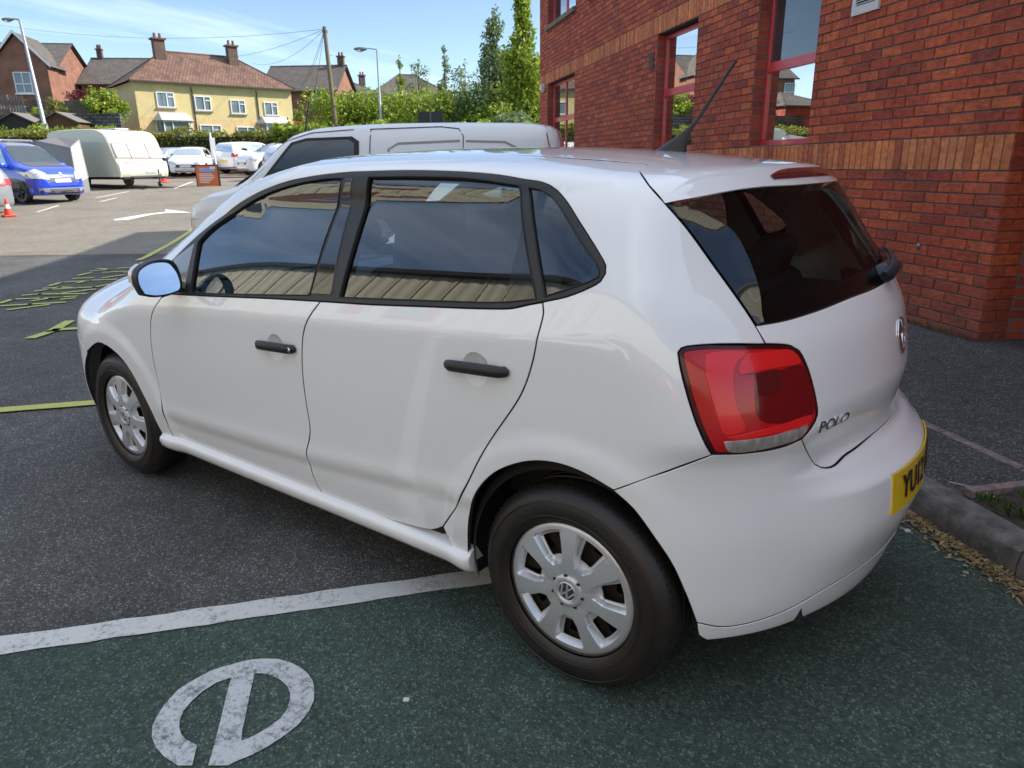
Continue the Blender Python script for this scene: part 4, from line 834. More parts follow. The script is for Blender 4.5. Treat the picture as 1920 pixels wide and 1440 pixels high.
# yellow semi-detached pair
c=WP(68.6,34.9*.0+29.1)
yh_rz=math.atan2(-37.28+28.92,49.76-60.92)+PI
ya=Vector(WP(59,at(279,59))); yb_=Vector(WP(67.5,at(570,67.5))); mid=(ya+yb_)/2; dd=(yb_-ya).normalized(); nn_=Vector((dd.y,-dd.x)); 
if nn_.dot(Vector((CX,CY))-mid)<0: nn_=-nn_
rz_h=math.atan2(-nn_.y,-nn_.x)-PI/2   # local -y faces the camera
LX=(yb_-ya).length-.3
xl=lambda f: (-LX/2+LX*f)
yw=[(xl(.17),3.55,1.35,1.15,'m'),(xl(.395),3.40,1.30,1.12,'m'),(xl(.62),3.25,1.25,1.10,'m'),(xl(.845),3.2,1.22,1.10,'m'),(xl(.425),1.10,1.75,1.30,'m'),(xl(.655),1.05,1.60,1.25,'m')]
yc=mid-nn_*3.9
yh,yadd=house('yellow_house','pale yellow rendered semi-detached pair with a brown hipped roof and two chimneys',(yc.x,yc.y),rz_h,LX,7.0,3.2,4.85,2.75,CRM,RTB,True,yw,[(xl(.235),-.8,.85,1.2),(xl(.70),-.8,.80,1.2)],bands=2.25)
LEAD=mat('lead_grey',(.42,.42,.42),.5)
for f in (.20,.855):
    x=xl(f); m=MB(); m.prism([(x-1.35,-3.5),(x+1.35,-3.5),(x+.95,-4.25),(x-.95,-4.25)],-.5,.45); yadd('bay',m,CRM2)
    m=MB(); m.prism([(x-1.33,-3.5),(x+1.33,-3.5),(x+.93,-4.22),(x-.93,-4.22)],.45,1.95); by=yadd('window',m,PANEW,uv=False)
    m=MB()
    for a,b in (((x-1.35,-3.52),(x-.95,-4.25)),((x-.95,-4.25),(x+.95,-4.25)),((x+.95,-4.25),(x+1.35,-3.52))):
        for z in (.5,1.92): m.tube([(*a,z),(*b,z)],.05,4)
        m.tube([(*a,.45),(*a,1.95)],.06,4)
    m.tube([(x+1.35,-3.52,.45),(x+1.35,-3.52,1.95)],.06,4); m.tube([(x-.3,-4.26,.45),(x-.3,-4.26,1.95)],.05,4); yadd('frame',m,WFR,uv=False,par=by)
    m=MB(); m.add([(x-1.65,-3.45,1.97),(x-1.15,-4.5,1.97),(x+1.15,-4.5,1.97),(x+1.65,-3.45,1.97),(x-1.05,-3.5,2.62),(x+1.05,-3.5,2.62)],[(1,2,5,4),(0,1,4),(2,3,5),(0,3,2,1)]); yadd('bay_roof',m,LEAD,uv=False)
for f in (.335,.755):
    x=xl(f); m=MB(); m.tube([(x-.15,-3.8,4.6),(x,-3.56,4.3),(x+.02,-3.56,0)],.05,6); yadd('downpipe',m,GUT,uv=False)
# brick houses on the rise behind
def bh(name,label,px,Z,wpx,z0,eh,rh,rz_off,wn,hip=False,wm=None,rm=None,**k):
    l=at(px,Z); c=WP(Z,l); return house(name,label,c,yaw-PI/2+rz_off,wpx,8.5,z0,eh,rh,wm or HBR,rm or RTG,hip,wn,**k)
h1,a1=bh('brick_house','large brick house with a white-trimmed front gable at the far left',45,74,13.0,5.4,5.0,2.7,.16,[(-5.9,3.75,1.3,1.6,'s'),(-2.6,3.75,1.3,1.6,'s'),(1.0,3.75,1.3,1.6,'s'),(-2.6,1.0,1.7,1.2,'s'),(1.0,1.0,1.7,1.2,'s')])
gx=4.4
m=MB(); m.box((gx,-5.0,1.6),(4.4,2.2,7.2)); a1('wall',m,HBR)
m=MB(); m.add([(gx-2.2,-6.1,5.2),(gx+2.2,-6.1,5.2),(gx,-6.1,7.5)],[(0,1,2)]); a1('gable',m,HBR)
m=MB(); m.add([(gx-2.55,-6.4,4.95),(gx,-6.4,7.75),(gx+2.55,-6.4,4.95),(gx-2.55,-2,4.95),(gx,-1.5,7.75),(gx+2.55,-2,4.95)],[(0,1,4,3),(1,2,5,4)]); a1('roof',m,RTG)
m=MB()
for s in (-1,1): m.add([(gx+s*2.6,-6.42,4.80),(gx,-6.42,7.62),(gx,-6.42,7.90),(gx+s*2.6,-6.42,5.08)],[(0,1,2,3)])
m.v=[(x,y,z) for x,y,z in m.v]; a1('bargeboard',m,WFR,uv=False)
for z,w_,h_ in ((3.6,1.35,1.7),(.95,2.2,1.3)):
    m=MB(); fr=.08; y=-6.13
    m.box((gx,y,z+h_/2),(w_,.1,fr)); m.box((gx,y,z-h_/2),(w_,.1,fr)); m.box((gx-w_/2,y,z),(fr,.1,h_)); m.box((gx+w_/2,y,z),(fr,.1,h_)); m.box((gx,y,z-.1),(w_,.1,fr)); m.box((gx,y,z),(.06,.1,h_)); f=a1('window',m,WFR,uv=False); m=MB(); m.box((gx,y+.02,z),(w_,.03,h_)); a1('pane',m,PANEW,uv=False,par=f); m=MB(); m.box((gx,y-.03,z-h_/2-.1),(w_+.3,.15,.1)); a1('window_sill',m,WFR,uv=False,par=f)
bh('brick_house','brick house with a grey-brown roof directly behind the left end of the yellow house',318,80,11.0,4.9,4.6,2.9,.12,[(-2.5,3.7,1.2,1.5,'s'),(1.5,3.7,1.2,1.5,'s')],chim=[(-4.9,0,.5,.2)])
bh('brick_house','brick house with a dark slate roof just right of the yellow house',600,86,8.0,4.6,4.7,3.0,-.05,[(-1.6,3.6,1.2,1.5,'s'),(1.9,3.6,1.1,1.5,'s')],chim=[(3.7,0,.7,.3)])
bh('brick_house','distant brick house with two chimneys left of the second street lamp',678,98,7.5,5.0,4.6,2.2,.5,[(0,3.6,1.2,1.4,'s')],hip=True,chim=[(-1.2,0,.7,.4),(1.2,0,.7,.3)])
bh('brick_house','distant house whose grey hipped roof shows over the bushes behind the conifer',775,95,10.5,4.6,4.6,3.1,.3,[(0,3.6,1.2,1.4,'s')],hip=True)
bh('brick_house','end of a red brick house at the left edge of the picture',-68,58,5.0,2.2,4.0,1.5,.1,[(-1,2.4,1,1.2,'s')],hip=True,wm=BTX)
# sheds under the stone wall
for px,lb in ((70,'left of two dark garden sheds with felt gable roofs under the stone wall'),(148,'brown garden shed with felt gable roof right of the lamp post')):
    c=WP(52,at(px,52)); t=empty('shed',(*c,gz(*c)+.6),yaw-PI/2,lb,'shed',None); M_=t.matrix_world; SH=mat('shed_wood_'+('a' if px==70 else 'b'),(.045,.04,.035) if px==70 else (.12,.06,.035),.9)
    m=MB(); m.box((0,0,.6),(2.5,2,1.6)); m.prism([(-1.25,1.4),(1.25,1.4),(0,1.95)],-1,1,lambda a,b,h:(a,h,b)); m.v=[tuple(M_@Vector(q)) for q in m.v]; m.build('shed_wall',SH,t)
    m=MB(); m.add([(-1.45,-1.2,1.33),(0,-1.2,2.02),(1.45,-1.2,1.33),(-1.45,1.2,1.33),(0,1.2,2.02),(1.45,1.2,1.33),(-1.45,-1.2,1.25),(0,-1.2,1.94),(1.45,-1.2,1.25)],[(0,1,4,3),(1,2,5,4),(6,7,1,0),(7,8,2,1)]); m.v=[tuple(M_@Vector(q)) for q in m.v]; m.build('roof',mat('felt',(.15,.135,.12),.95),t)
# ---- trees and shrubs
def tr(px,Z,zb,h,w,m,lb,**k):
    x,y=WP(Z,at(px,Z)); return tree(k.pop('name','tree'),lb,x,y,h,w,m,z0=zb,**k)
bush=[(640,52,2.3,3.9,6,LF_L,'round lime bush beside the telegraph pole'),(690,54,2.3,4.0,6.5,LF_D,'dark green bush left of the second lamp post'),(742,52,2.0,4.3,6.5,LF_L,'lime green bush just right of the second lamp post'),(790,52,2.0,4.5,6,LF_L,'bright bush behind the black sign, left half'),(842,50,2.0,4.0,5.6,LF_L,'bright bush behind the black sign, right half'),(890,48,1.9,3.7,5.2,LF_D,'deeper green bush below the wispy birches'),(935,46,1.8,3.2,4.6,LF_L,'light green bush at the right end of the shrub row'),(968,44,1.7,2.6,3.4,LF_B,'pale blue-green shrub beside the corner of the brick building')]
for px,Z,zb,h,w_,mm,lb in bush: tr(px,Z,zb,h,w_,mm,lb,name='bush',shape='bush',n=5200,leaf=.13,cat='bush',dens=34)
tr(764,58,3,6.2,1.7,LF_L,'slim young conifer standing above the bushes before the grey roof',shape='tall',n=1600,leaf=.10)
tr(798,60,3,6.3,3.0,LF_B,'thin pale tree right of the young conifer',n=1100,leaf=.11)
tr(845,58,3,6.9,2.6,LF_B,'wispy birch with a bare pointed top',shape='tall',n=1000,leaf=.10)
tr(882,60,3,6.3,3.6,LF_B,'second wispy birch, spreading, left of the tall trees',n=1200,leaf=.11)
tr(935,50,2.4,8.2,3.8,LF_B,'tall pale birch left of the brick building',shape='tall',n=5600,leaf=.13,dens=44)
tr(985,47,2.2,8.6,4.2,LF_L,'tallest bright green tree beside the brick building',shape='tall',n=9000,leaf=.14,dens=60)
tr(968,52,2.4,6.8,5.0,LF_D,'dark tree filling between the two tall trees',shape='bush',n=7500,leaf=.14,dens=44)
tr(222,56,4.5,2.6,2.9,LF_L,'bright ivy-green shrub against the left end of the yellow house',name='bush',shape='bush',n=5200,leaf=.12,cat='bush',dens=34)
tr(178,59,5.9,1.4,2.4,LF_P,'purple-leaved shrub on top of the old fence',name='bush',shape='bush',n=900,leaf=.10,cat='bush')
tr(94,54,4.6,1.1,1.4,LF_L,'small round bush in front of the timber fence',name='bush',shape='bush',n=900,leaf=.09,cat='bush')
tr(128,55,4.8,2.0,1.7,LF_O,'scraggy yellow shrub in front of the old fence',name='bush',shape='bush',n=600,leaf=.09,cat='bush')
tr(575,76,4.2,3.6,1.5,LF_L,'narrow lime shrub at the right end of the yellow house',name='bush',shape='bush',n=900,leaf=.11,cat='bush')
hedge('rough low green hedge behind the white caravan roof',[WP(49,42),WP(49,31),WP(49,26)],1.9,1.6,LF_L,5200,.09)
# orange fence and van glimpse right of yellow house
m=MB(); m.grid([[(*WP(70,at(px,70)),z) for px in (560,600,640)] for z in (3.6,5.55)]); me=m.mesh('brown_fence',bricktex('brown_boards',(.30,.15,.07),(.24,.12,.06),(.08,.05,.03),.15,3,.01)); uvbox(me); finish(bpy.data.objects.new('wooden_fence',me),label='orange-brown wooden fence between the yellow house and the telegraph pole',cat='fence')
m=MB(); m.box((*WP(71,at(598,71)),5.35),(3.6,3,.35),rz=yaw); m.build('garage_roof',mat('salmon_roof',(.50,.16,.10),.8),label='low salmon-red garage roof above the wooden fence',cat='roof')
# ---- poles, lamps, wires
GALV=mat('galvanised',(.36,.38,.40),.45,metal=.5)
def lamp(label,base,top,arm,r0):
    t=empty('street_lamp',base,0,label,'street lamp'); m=MB(); b=Vector(base); h=Vector(top); m.tube([b,b+(h-b)*.16,b+(h-b)*.17,h],[r0*1.5,r0*1.5,r0,r0*.6],12); m.build('column',GALV,t,smooth=40)
    a=Vector(arm); m=MB(); m.tube([h,h+Vector((0,0,.05))+a*.5,h+a],r0*.45,8); m.build('bracket',GALV,t,smooth=40)
    m=MB(); e=h+a; d=a.normalized(); P=[]
    for s,w_,hh in ((-.28,.06,.05),(-.1,.14,.09),(.15,.17,.10),(.38,.10,.06),(.45,.02,.02)):
        c=e+d*s; q=Vector((-d.y,d.x,0)); P.append([tuple(c+q*w_*math.cos(k)+Vector((0,0,hh*math.sin(k)+(.03 if math.sin(k)>0 else 0)))) for k in np.linspace(0,2*PI,13)])
    m.grid(P); hd=m.build('lantern',mat('lantern_grey',(.12,.13,.14),.4),t,smooth=50)
    m=MB(); m.box(tuple(e+d*.1-Vector((0,0,.09))),(.22,.3,.08)); m.build('lamp_glass',mat('lamp_cover',(.7,.7,.68),.3),hd)
    return t
lamp('tall leaning grey street lamp on the left with its lantern to the left',(53.71,-19.33,3.2),(53.97,-19.13,10.65),(.55,.42,.0),.13)
lt=lamp('thin grey street lamp in the middle, right of the telegraph pole',(32.21,-29.19,2.6),(32.2,-29.2,7.95),(.75,.50,.02),.075)
m=MB(); m.box((32.15,-29.14,4.0),(.16,.16,.42)); m.build('cabinet',GALV,lt)
tp=empty('telegraph_pole',(38.26,-30.91,2.2),0,'brown wooden telegraph pole carrying fanned wires','pole'); m=MB(); m.tube([(38.26,-30.91,2.0),(38.49,-30.73,10.04)],[.17,.12],12); m.build('pole',mat('pole_wood',(.20,.16,.10),.85,var=.3,vs=3,stretch=(4,4,.4)),tp,smooth=40)
m=MB()
for i in range(9): m.tube([(38.3+.02*i*.2,-30.88,5.0+i*.42),(38.3+.02*i*.2-.12*(-1)**i,-30.88-.1*(-1)**i,5.0+i*.42)],.015,5)
m.build('step_iron',GALV,tp,kind='stuff')
m=MB(); m.box((38.48,-30.74,9.75),(.22,.22,.18)); m.build('junction_box',mat('liner_gap_shade'),tp)
WIR=mat('wire',(.05,.05,.055),.6)
for i,(e,sag) in enumerate((((70,-18,13.2),1.2),((60,-40,10.6),.8),((63,-33.5,10.9),.9),((54,-41,8.6),.5),((51,-38,7.6),.4),((44,-33,3.8),.1))):
    a=Vector((38.49,-30.73,9.9)); b=Vector(e); m=MB(); m.tube([a.lerp(b,s)-Vector((0,0,sag*4*s*(1-s))) for s in np.linspace(0,1,13)],.012,4); m.build('wire',WIR,tp)
# green assembly-point sign on its post behind the cars, leaning white post
g=empty('safety_sign',(*WP(43,at(425,43)),1.3),0,'green and white assembly point sign in front of the hedge','sign'); cx_,cy_=WP(43,at(425,43)); rzs=yaw+PI/2
def sbox(nm,par,c,rz,u,v,w_,h_,dp_,mt,o=0):
    """flat box on a sign: u across, v up from centre c"""
    m=MB(); M_=Matrix.Translation(c)@Matrix.Rotation(rz,4,'Z'); m.box((u,-o,v),(w_,dp_,h_)); m.v=[tuple(M_@Vector(q)) for q in m.v]; return m.build(nm,mt,par)
SG=mat('sign_green',(.02,.30,.16),.5); SW=mat('sign_white',(.75,.76,.75),.5); SO_=mat('sign_orange',(.72,.16,.025),.5); SK=mat('sign_black',(.02,.02,.022),.5); SB=mat('sign_blue',(.25,.38,.70),.5); SPK=mat('sign_pink',(.60,.35,.55),.5)
cs=Vector((cx_,cy_,1.95)); rzs=yaw-PI/2
sbox('board',g,cs,rzs,0,0,.82,1.15,.03,SW); sbox('green_field',g,cs,rzs,0,.12,.70,.72,.01,SG,.02)
for u,v in ((-.22,.34),(.22,.34),(-.22,-.1),(.22,-.1)): 
    m=MB(); M_=Matrix.Translation(cs)@Matrix.Rotation(rzs,4,'Z')@Matrix.Translation((u,-.03,v))@Matrix.Rotation(math.atan2(-(v-.12),-u),4,'Y'); m.prism([(-.12,-.05),(.02,-.05),(.02,-.1),(.13,0),(.02,.1),(.02,.05),(-.12,.05)],0,.008,lambda a,b,h:(a,h,b)); m.v=[tuple(M_@Vector(q)) for q in m.v]; m.build('arrow',SW,g)
for u in (-.09,0,.09): sbox('figure',g,cs,rzs,u,.1,.06,.2,.008,SW,.03)
sbox('text_line',g,cs,rzs,0,-.38,.6,.09,.008,SG,.02); sbox('text_line',g,cs,rzs,0,-.49,.5,.05,.008,SG,.02); sbox('post',g,cs,rzs,0,-.9,.07,1.2,.06,GALV,-.05)
sp_=empty('sign_post',(30.26,-16.9,.9),0,'white leaning post with a narrow plate beside the orange sign board','post'); m=MB(); m.tube([(30.2,-16.95,.7),(30.35,-16.84,3.0)],.04,8); m.build('pole',SW,sp_)
m=MB(); m.box((0,0,0),(.25,.03,.95),M=Matrix.Translation((30.28,-16.87,2.3))@Matrix.Rotation(yaw-PI/2+.9,4,'Z')); m.build('plate',mat('plate_back',(.45,.46,.47),.4,metal=.4),sp_)
# orange A-board
ab=empty('sign_board',(26.9,-14.4,.62),0,'orange pavement sign board with a black frame in the open lot','sign'); cs=Vector((26.95,-14.42,1.10)); rz=math.atan2(-14.68+14.14,26.56-27.28)+PI; 
if Vector((math.sin(rz),-math.cos(rz))).dot(Vector((CX,CY))-Vector((26.9,-14.4)))<0: rz+=PI
for nm,u,v,w_,h_,mt,o in (('panel',0,0,.86,.90,SO_,0),('frame',0,.47,.94,.05,SK,.0),('frame',0,-.47,.94,.05,SK,0),('frame',-.45,0,.04,.90,SK,0),('frame',.45,0,.04,.90,SK,0),('picture_band',.03,.29,.62,.16,SB,.02),('picture_band',-.16,.31,.22,.10,SPK,.028),('logo_panel',.25,.36,.2,.09,SW,.03)): sbox(nm,ab,cs,rz,u,v,w_,h_,.03,mt,o)
for i,w_ in enumerate((.55,.6,.62,.55,.45,.38)): sbox('text_line',ab,cs,rz,-.02-(.62-w_)/2,.13-i*.067,w_,.032,.01,SW,.02)
sbox('text_line',ab,cs,rz,.08,-.37,.56,.06,.01,SW,.02)
m=MB(); M_=Matrix.Translation(cs)@Matrix.Rotation(rz,4,'Z'); m.box((0,.25,-.05),(.8,.03,.9)); m.box((0,.1,-.49),(1.0,.5,.05)); m.v=[tuple(M_@Vector(q)) for q in m.v]; m.build('stand',SK,ab)
m=MB(); m.tube([(28.5,-11.9,.80),(27.2,-13.6,.66)],.07,6); m.build('plank',mat('dark_stripe',(.05,.045,.04),.9),label='dark timber plank lying on the ground between the caravan and the orange sign',cat='plank')  # long dark shape, timber plank only a guess, laid on the ground left of the sign
# black road sign back behind van
m=empty('road_sign',(*WP(30,at(816,30)),1.2),0,'back of a black road sign standing above the van roof','sign'); cs=Vector((*WP(30,at(816,30)),3.05)); sbox('panel',m,cs,yaw-PI/2,0,0,.98,.9,.03,SK); sbox('stiffener',m,cs,yaw-PI/2,0,0,.06,.9,.05,mat('dark_grey_rib',(.10,.10,.11),.6),.03); sbox('label_plate',m,cs,yaw-PI/2,-.12,-.1,.12,.1,.01,mat('buff',(.45,.36,.22),.7),.03)
for s in (-.46,.46): sbox('sign_pole',m,cs,yaw-PI/2,s,-.9,.07,2.9,.07,SK,-.06)
# cones
CON=mat('cone_red',(.75,.045,.02),.45); CWH=mat('cone_white',(.75,.75,.72),.4)
def cone(label,x,y,h=.5):
    z=gz(x,y)+.012; t=empty('traffic_cone',(x,y,z),0,label,'cone','traffic cones in the lot'); m=MB(); m.box((x,y,z+.02),(.32*h/.5,.32*h/.5,.04)); m.build('base',CON,t,bevel=.01)
    for nm,a,b,mt in (('body',.04,.22,CON),('band',.22,.34,CWH),('body',.34,.5,CON)):
        r=lambda q:.115-(q/.5)*.09; k=h/.5; m=MB(); m.lathe([(r(a)*k+(.002 if nm=='band' else 0),a*k),(r(b)*k+(.002 if nm=='band' else 0),b*k)],20,'z',(x,y,z)); m.build(nm,mt,t,smooth=40)
cone('red traffic cone at the left edge in front of the blue van',21.0,-5.12,.45); cone('red and white traffic cone by the silver hatchback',31.3,-14.9,.60)
# ================================================================== the white hatchback
BK.update({"LB1":[[[-.272,.779,.999],[-.307,.746,1.006],[-.321,.754,.962],[-.342,.756,.893],[-.369,.749,.81],[-.376,.739,.774],[-.355,.757,.771],[-.325,.781,.848],[-.294,.787,.925]]],
"LB2":[[[-.312,.746,.996],[-.324,.732,1.0],[-.372,.679,1.0],[-.381,.671,.994],[-.369,.694,.979],[-.368,.711,.947],[-.385,.715,.874],[-.404,.707,.826],[-.371,.745,.817],[-.347,.755,.878],[-.322,.757,.95]]],
"LS":[[[-.382,.669,.994],[-.453,.564,.987],[-.469,.552,.959],[-.441,.605,.956],[-.405,.661,.953],[-.377,.698,.951],[-.375,.689,.975]]],
"LD":[[[-.377,.699,.948],[-.442,.606,.95],[-.472,.549,.953],[-.496,.529,.894],[-.507,.532,.837],[-.433,.666,.836],[-.42,.679,.854],[-.408,.676,.908],[-.401,.67,.947]]],
"LH":[[[-.375,.743,.81],[-.435,.668,.82],[-.507,.536,.83],[-.505,.545,.815],[-.448,.654,.806],[-.387,.731,.804]]],
"LR":[[[-.402,.668,.95],[-.44,.611,.949],[-.446,.611,.931],[-.446,.619,.909],[-.435,.642,.896],[-.413,.671,.902],[-.407,.672,.924]]],
"BRK":[[[-.273,.417,1.354],[-.274,.375,1.367],[-.274,.308,1.381],[-.284,.24,1.386],[-.30,.141,1.387],[-.315,0,1.388],[-.325,0,1.374],[-.316,.233,1.366],[-.291,.344,1.361],[-.276,.399,1.357]]]})
def bk(n,rev=False):
    s=[list(map(tuple,q)) for q in BK[n]]
    return [q[::-1] for q in s[::-1]] if rev else s
def ring1(n): return [bk(n)[0]+[bk(n)[0][0]]] if len(BK[n])==1 else bk(n)
def symm(half):
    """half: list of segments from the centre (y=0) round to the centre again on the y>0 side"""
    mir=[[(x,-y,z) for x,y,z in s][::-1] for s in half][::-1]; return half+mir
car=empty('hatchback',(1.235,0,0),0,'white five-door hatchback parked across the white bay line, closest to the camera','car')
ES=Eye((.9,6,1.5),(.9,.8,.7)); EQ=Eye((-1.7,4.6,3.0),(.5,.7,1.1)); EW=Eye((3.9,4.8,2.4),(2.6,.75,.7)); CR=Cyl(.55); ET=Eye((.6,0,9),(.6,0,1.4))
class FCyl(Cyl):
    def dom(s,P): return np.stack([np.arctan2(P[:,1],(P[:,0]-s.x0)),P[:,2]],-1)
    def pt(s,q):
        ph=PI-q[:,0]; q2=np.stack([ph,q[:,1]],-1); return Cyl.pt(s,q2)
CF=FCyl(2.0)
def ringc(x,y,z,r,n=20): return [[(x+r*math.cos(2*PI*i/n),y,z+r*math.sin(2*PI*i/n)) for i in range(n+1)]]
HND=[(1.171,.84,.823),(.283,.84,.889)]
# doors
d1=panel('door',bk('WS')+bk('DB1')+bk('BS',True)+bk('DL1',True)+[[(1.851,.82,.94),(1.925,.825,.921)]],ES,WHITE,car,holes=[ringc(*HND[0],.046)],gap=.005,gs=.016,mirror=True)
d2=panel('door',bk('BS')+bk('DB2')+bk('RS')+bk('DL2',True),ES,WHITE,car,holes=[ringc(*HND[1],.046)],gap=.005,gs=.016,mirror=True)
for dd,(kx,ky,kz),key in ((d1,HND[0],1),(d2,HND[1],0)):
    for k,sd in enumerate((1,-1)):
        par=dd[k]; tl=.06
        m=MB(); P=[]
        for i in range(9):
            r=.0468*(1-i/8.); P.append([(kx+r*math.cos(a),float(S(np.array(kx+r*math.cos(a)),np.array(kz+r*math.sin(a))))-.0005-.022*(1-(r/.0468)**2.4),kz+r*math.sin(a)) for a in np.linspace(0,2*PI,33)])
        m.grid([[(x,y*sd,z) for x,y,z in row] for row in P]); m.build('handle_recess',WHITE,par,smooth=True)
        # handle bar : swept rounded bar
        m=MB(); L=.112; rows=[]
        for t in np.concatenate([[-1,-.995,-.98,-.955,-.92],np.linspace(-.87,.87,19),[.92,.955,.98,.995,1]]):
            e=max(0,1-abs(t)**9)**.42; h=.0168*max(e,.02); dpt=.0105*max(e,.05)
            cx=kx-.004+t*L; yy=ky+.012+.012*(1-t*t); cz=kz-tl*.35*t*0+.004+.011*(-t)*.5+.004*(1-t*t)
            rows.append([(cx,(yy+dpt*math.cos(a)*.95+(0 if abs(t)<.86 else -.006))*sd,cz+h*math.sin(a)) for a in np.linspace(0,2*PI,17)])
        m.grid(rows); 
        for t in (-1,1): m.tube([(kx-.004+t*(L-.020),(ky-.006)*sd,kz-.0055*t+.004),(kx-.004+t*(L-.020),(ky+.012)*sd,kz-.0055*t+.004)],.0135,12)
        hb=m.build('door_handle',TRIM,par,smooth=50)
        if key:
            m=MB(); m.lathe([(0,.0),(.0075,.0),(.0085,-.003)],20,'y',(kx-L+.017,0,kz+.009)); 
            for i,v in enumerate(m.v): m.v[i]=(v[0],(ky+.0225+v[1])*sd,v[2])
            m.build('lock_barrel',CHROME,par)
# body side : quarter panel, roof rail and pillar
scr=[(2.18,.70,.975),(1.98,.675,1.115),(1.80,.625,1.22),(1.65,.585,1.30),(1.52,.55,1.355),(1.40,.515,1.40)]
bs=bk('DQ')+bk('DT')+[[(1.958,.769,1.033),(2.03,.755,.99)],[(2.03,.755,.99),(2.18,.70,.975)],scr,[(1.40,.515,1.40),(1.0,.505,1.44),(.5,.505,1.445),(.15,.50,1.42),(-.026,.49,1.409)],[(-.026,.49,1.409),(-.044,.569,1.395)]]+bk('TS')+bk('L1')+bk('BQ',True)+bk('AR')+[[(.374,.792,.248),(.43,.79,.262)],[(.43,.79,.262),(.466,.801,.341)]]+bk('RS')
panel('body_side',bs,EQ,WHITE,car,gap=.003,gs=.018,mirror=True)
wing=bk('WS',True)+[[(1.925,.825,.921),(1.965,.785,1.0)],[(1.965,.785,1.0),(2.03,.755,.99)],[(2.03,.755,.99),(2.18,.70,.975)],[(2.18,.70,.975),(2.4,.69,.975),(2.7,.67,.935),(2.95,.63,.87),(3.04,.59,.83)],[(3.04,.59,.83),(2.9,.70,.82),(2.81,.765,.77)],[(2.81,.765,.77),(2.84,.775,.70),(2.87,.77,.66)],[(2.87,.77,.66),(2.70,.833,.585)],[(2.70,.833,.585)]+bk('AF')[0][:9][::-1],[(2.138,.803,.261),(2.056,.802,.275)]]
panel('front_wing',wing,EW,WHITE,car,gap=.004,gs=.016,mirror=True)
fb=[bk('AF')[0][10:],[(2.851,.804,.41),(2.86,.79,.30),(2.88,.77,.22)],[(2.88,.77,.22),(3.1,.5,.2),(3.22,0,.2)],[(3.25,0,.70),(3.15,.42,.70)],[(3.15,.42,.70),(3.1,.60,.66),(2.87,.77,.66)],[(2.87,.77,.66),(2.70,.833,.585),(2.74,.828,.542)]]
fbl=[fb[0],fb[1],fb[2],[(x,-y,z) for x,y,z in fb[2]][::-1],[(x,-y,z) for x,y,z in fb[1]][::-1],[(x,-y,z) for x,y,z in fb[0]][::-1],[(x,-y,z) for x,y,z in fb[5]][::-1],[(x,-y,z) for x,y,z in fb[4]][::-1],[(x,-y,z) for x,y,z in fb[3]][::-1],fb[3],fb[4],fb[5]]
grl=[[(3.28,-.33,.34),(3.28,.33,.34)],[(3.28,.33,.34),(3.28,.36,.43)],[(3.28,.36,.43),(3.28,-.36,.43)],[(3.28,-.36,.43),(3.28,-.33,.34)]]
panel('front_bumper',fbl,CF,WHITE,car,holes=[grl],gap=.004,gs=.02)
panel('lower_grille',grl,CF,TRIM,car,gap=-.004,off=-.02,lip=False,gs=.03)
hl=[[(2.87,.77,.66),(2.84,.775,.70),(2.81,.765,.77)],[(2.81,.765,.77),(2.9,.70,.82),(3.04,.59,.83)],[(3.04,.59,.83),(3.10,.48,.78)],[(3.10,.48,.78),(3.15,.42,.70)],[(3.15,.42,.70),(3.1,.60,.66),(2.87,.77,.66)]]
MLENS=mat('clear_lens',(.42,.45,.48),.08,metal=.5,coat=1)
panel('headlight',hl,CF,MLENS,car,gap=.004,gs=.03,mirror=True)
hood=[[(2.18,.70,.975),(2.4,.69,.975),(2.7,.67,.935),(2.95,.63,.87),(3.04,.59,.83),(3.10,.48,.78),(3.15,.42,.72)],[(3.15,.42,.72),(3.22,.2,.72),(3.24,0,.72)]]
cow=[[(2.60,0,.98),(2.5,.4,.97),(2.18,.70,.975)]]
EH=Eye((4.5,0,7),(2.8,0,.9))
panel('bonnet',symm(cow+hood),EH,WHITE,car,gap=.004,gs=.025)
panel('front_grille',symm([[(3.16,0,.715),(3.1,.40,.715)],[(3.1,.40,.715),(3.1,.40,.705)],[(3.1,.40,.705),(3.16,0,.705)]]),CF,TRIM,car,gap=-.01,off=-.01,lip=False)
wsl=symm([[(1.58,0,1.43),(1.50,.3,1.42),(1.40,.515,1.40)],scr[::-1],[(2.18,.70,.975),(2.5,.4,.97),(2.60,0,.98)]])
EWS=Eye((6.5,0,4),(1.9,0,1.2))
panel('windscreen',wsl,EWS,GLASS,car,gap=.006,off=-.004,lip=False,gs=.04)
# roof, spoiler
rf=symm([[(.012,0,1.437),(-.01,.372,1.421),(-.026,.49,1.409)],[(-.026,.49,1.409),(.15,.50,1.42),(.5,.505,1.445),(1.0,.505,1.44),(1.40,.515,1.40)],[(1.40,.515,1.40),(1.50,.3,1.42),(1.58,0,1.43)]])
panel('roof',rf,ET,WHITE,car,gap=.001,rnd=.0006,gs=.025)
sp=MB(); secs=[]
crs=np.array([[-.278,0,1.397],[-.263,.221,1.395],[-.232,.36,1.390],[-.208,.465,1.383],[-.180,.55,1.374],[-.166,.60,1.362],[-.158,.64,1.343],[-.156,.6605,1.3235]])
bot=np.array([[-.322,0,1.352],[-.315,.19,1.352],[-.290,.35,1.353],[-.262,.45,1.350],[-.225,.545,1.341],[-.198,.60,1.333],[-.175,.64,1.327],[-.157,.660,1.3215]])
fro=np.array([[.012,0,1.437],[.002,.218,1.432],[-.01,.372,1.421],[-.024,.474,1.411],[-.047,.577,1.394],[-.070,.608,1.384],[-.117,.651,1.356],[-.155,.660,1.3235]])
def rs(A,t): return catm(A,.5)[0] if 0 else np.stack([np.interp(t,np.arange(len(A)),A[:,i]) for i in range(3)],-1)
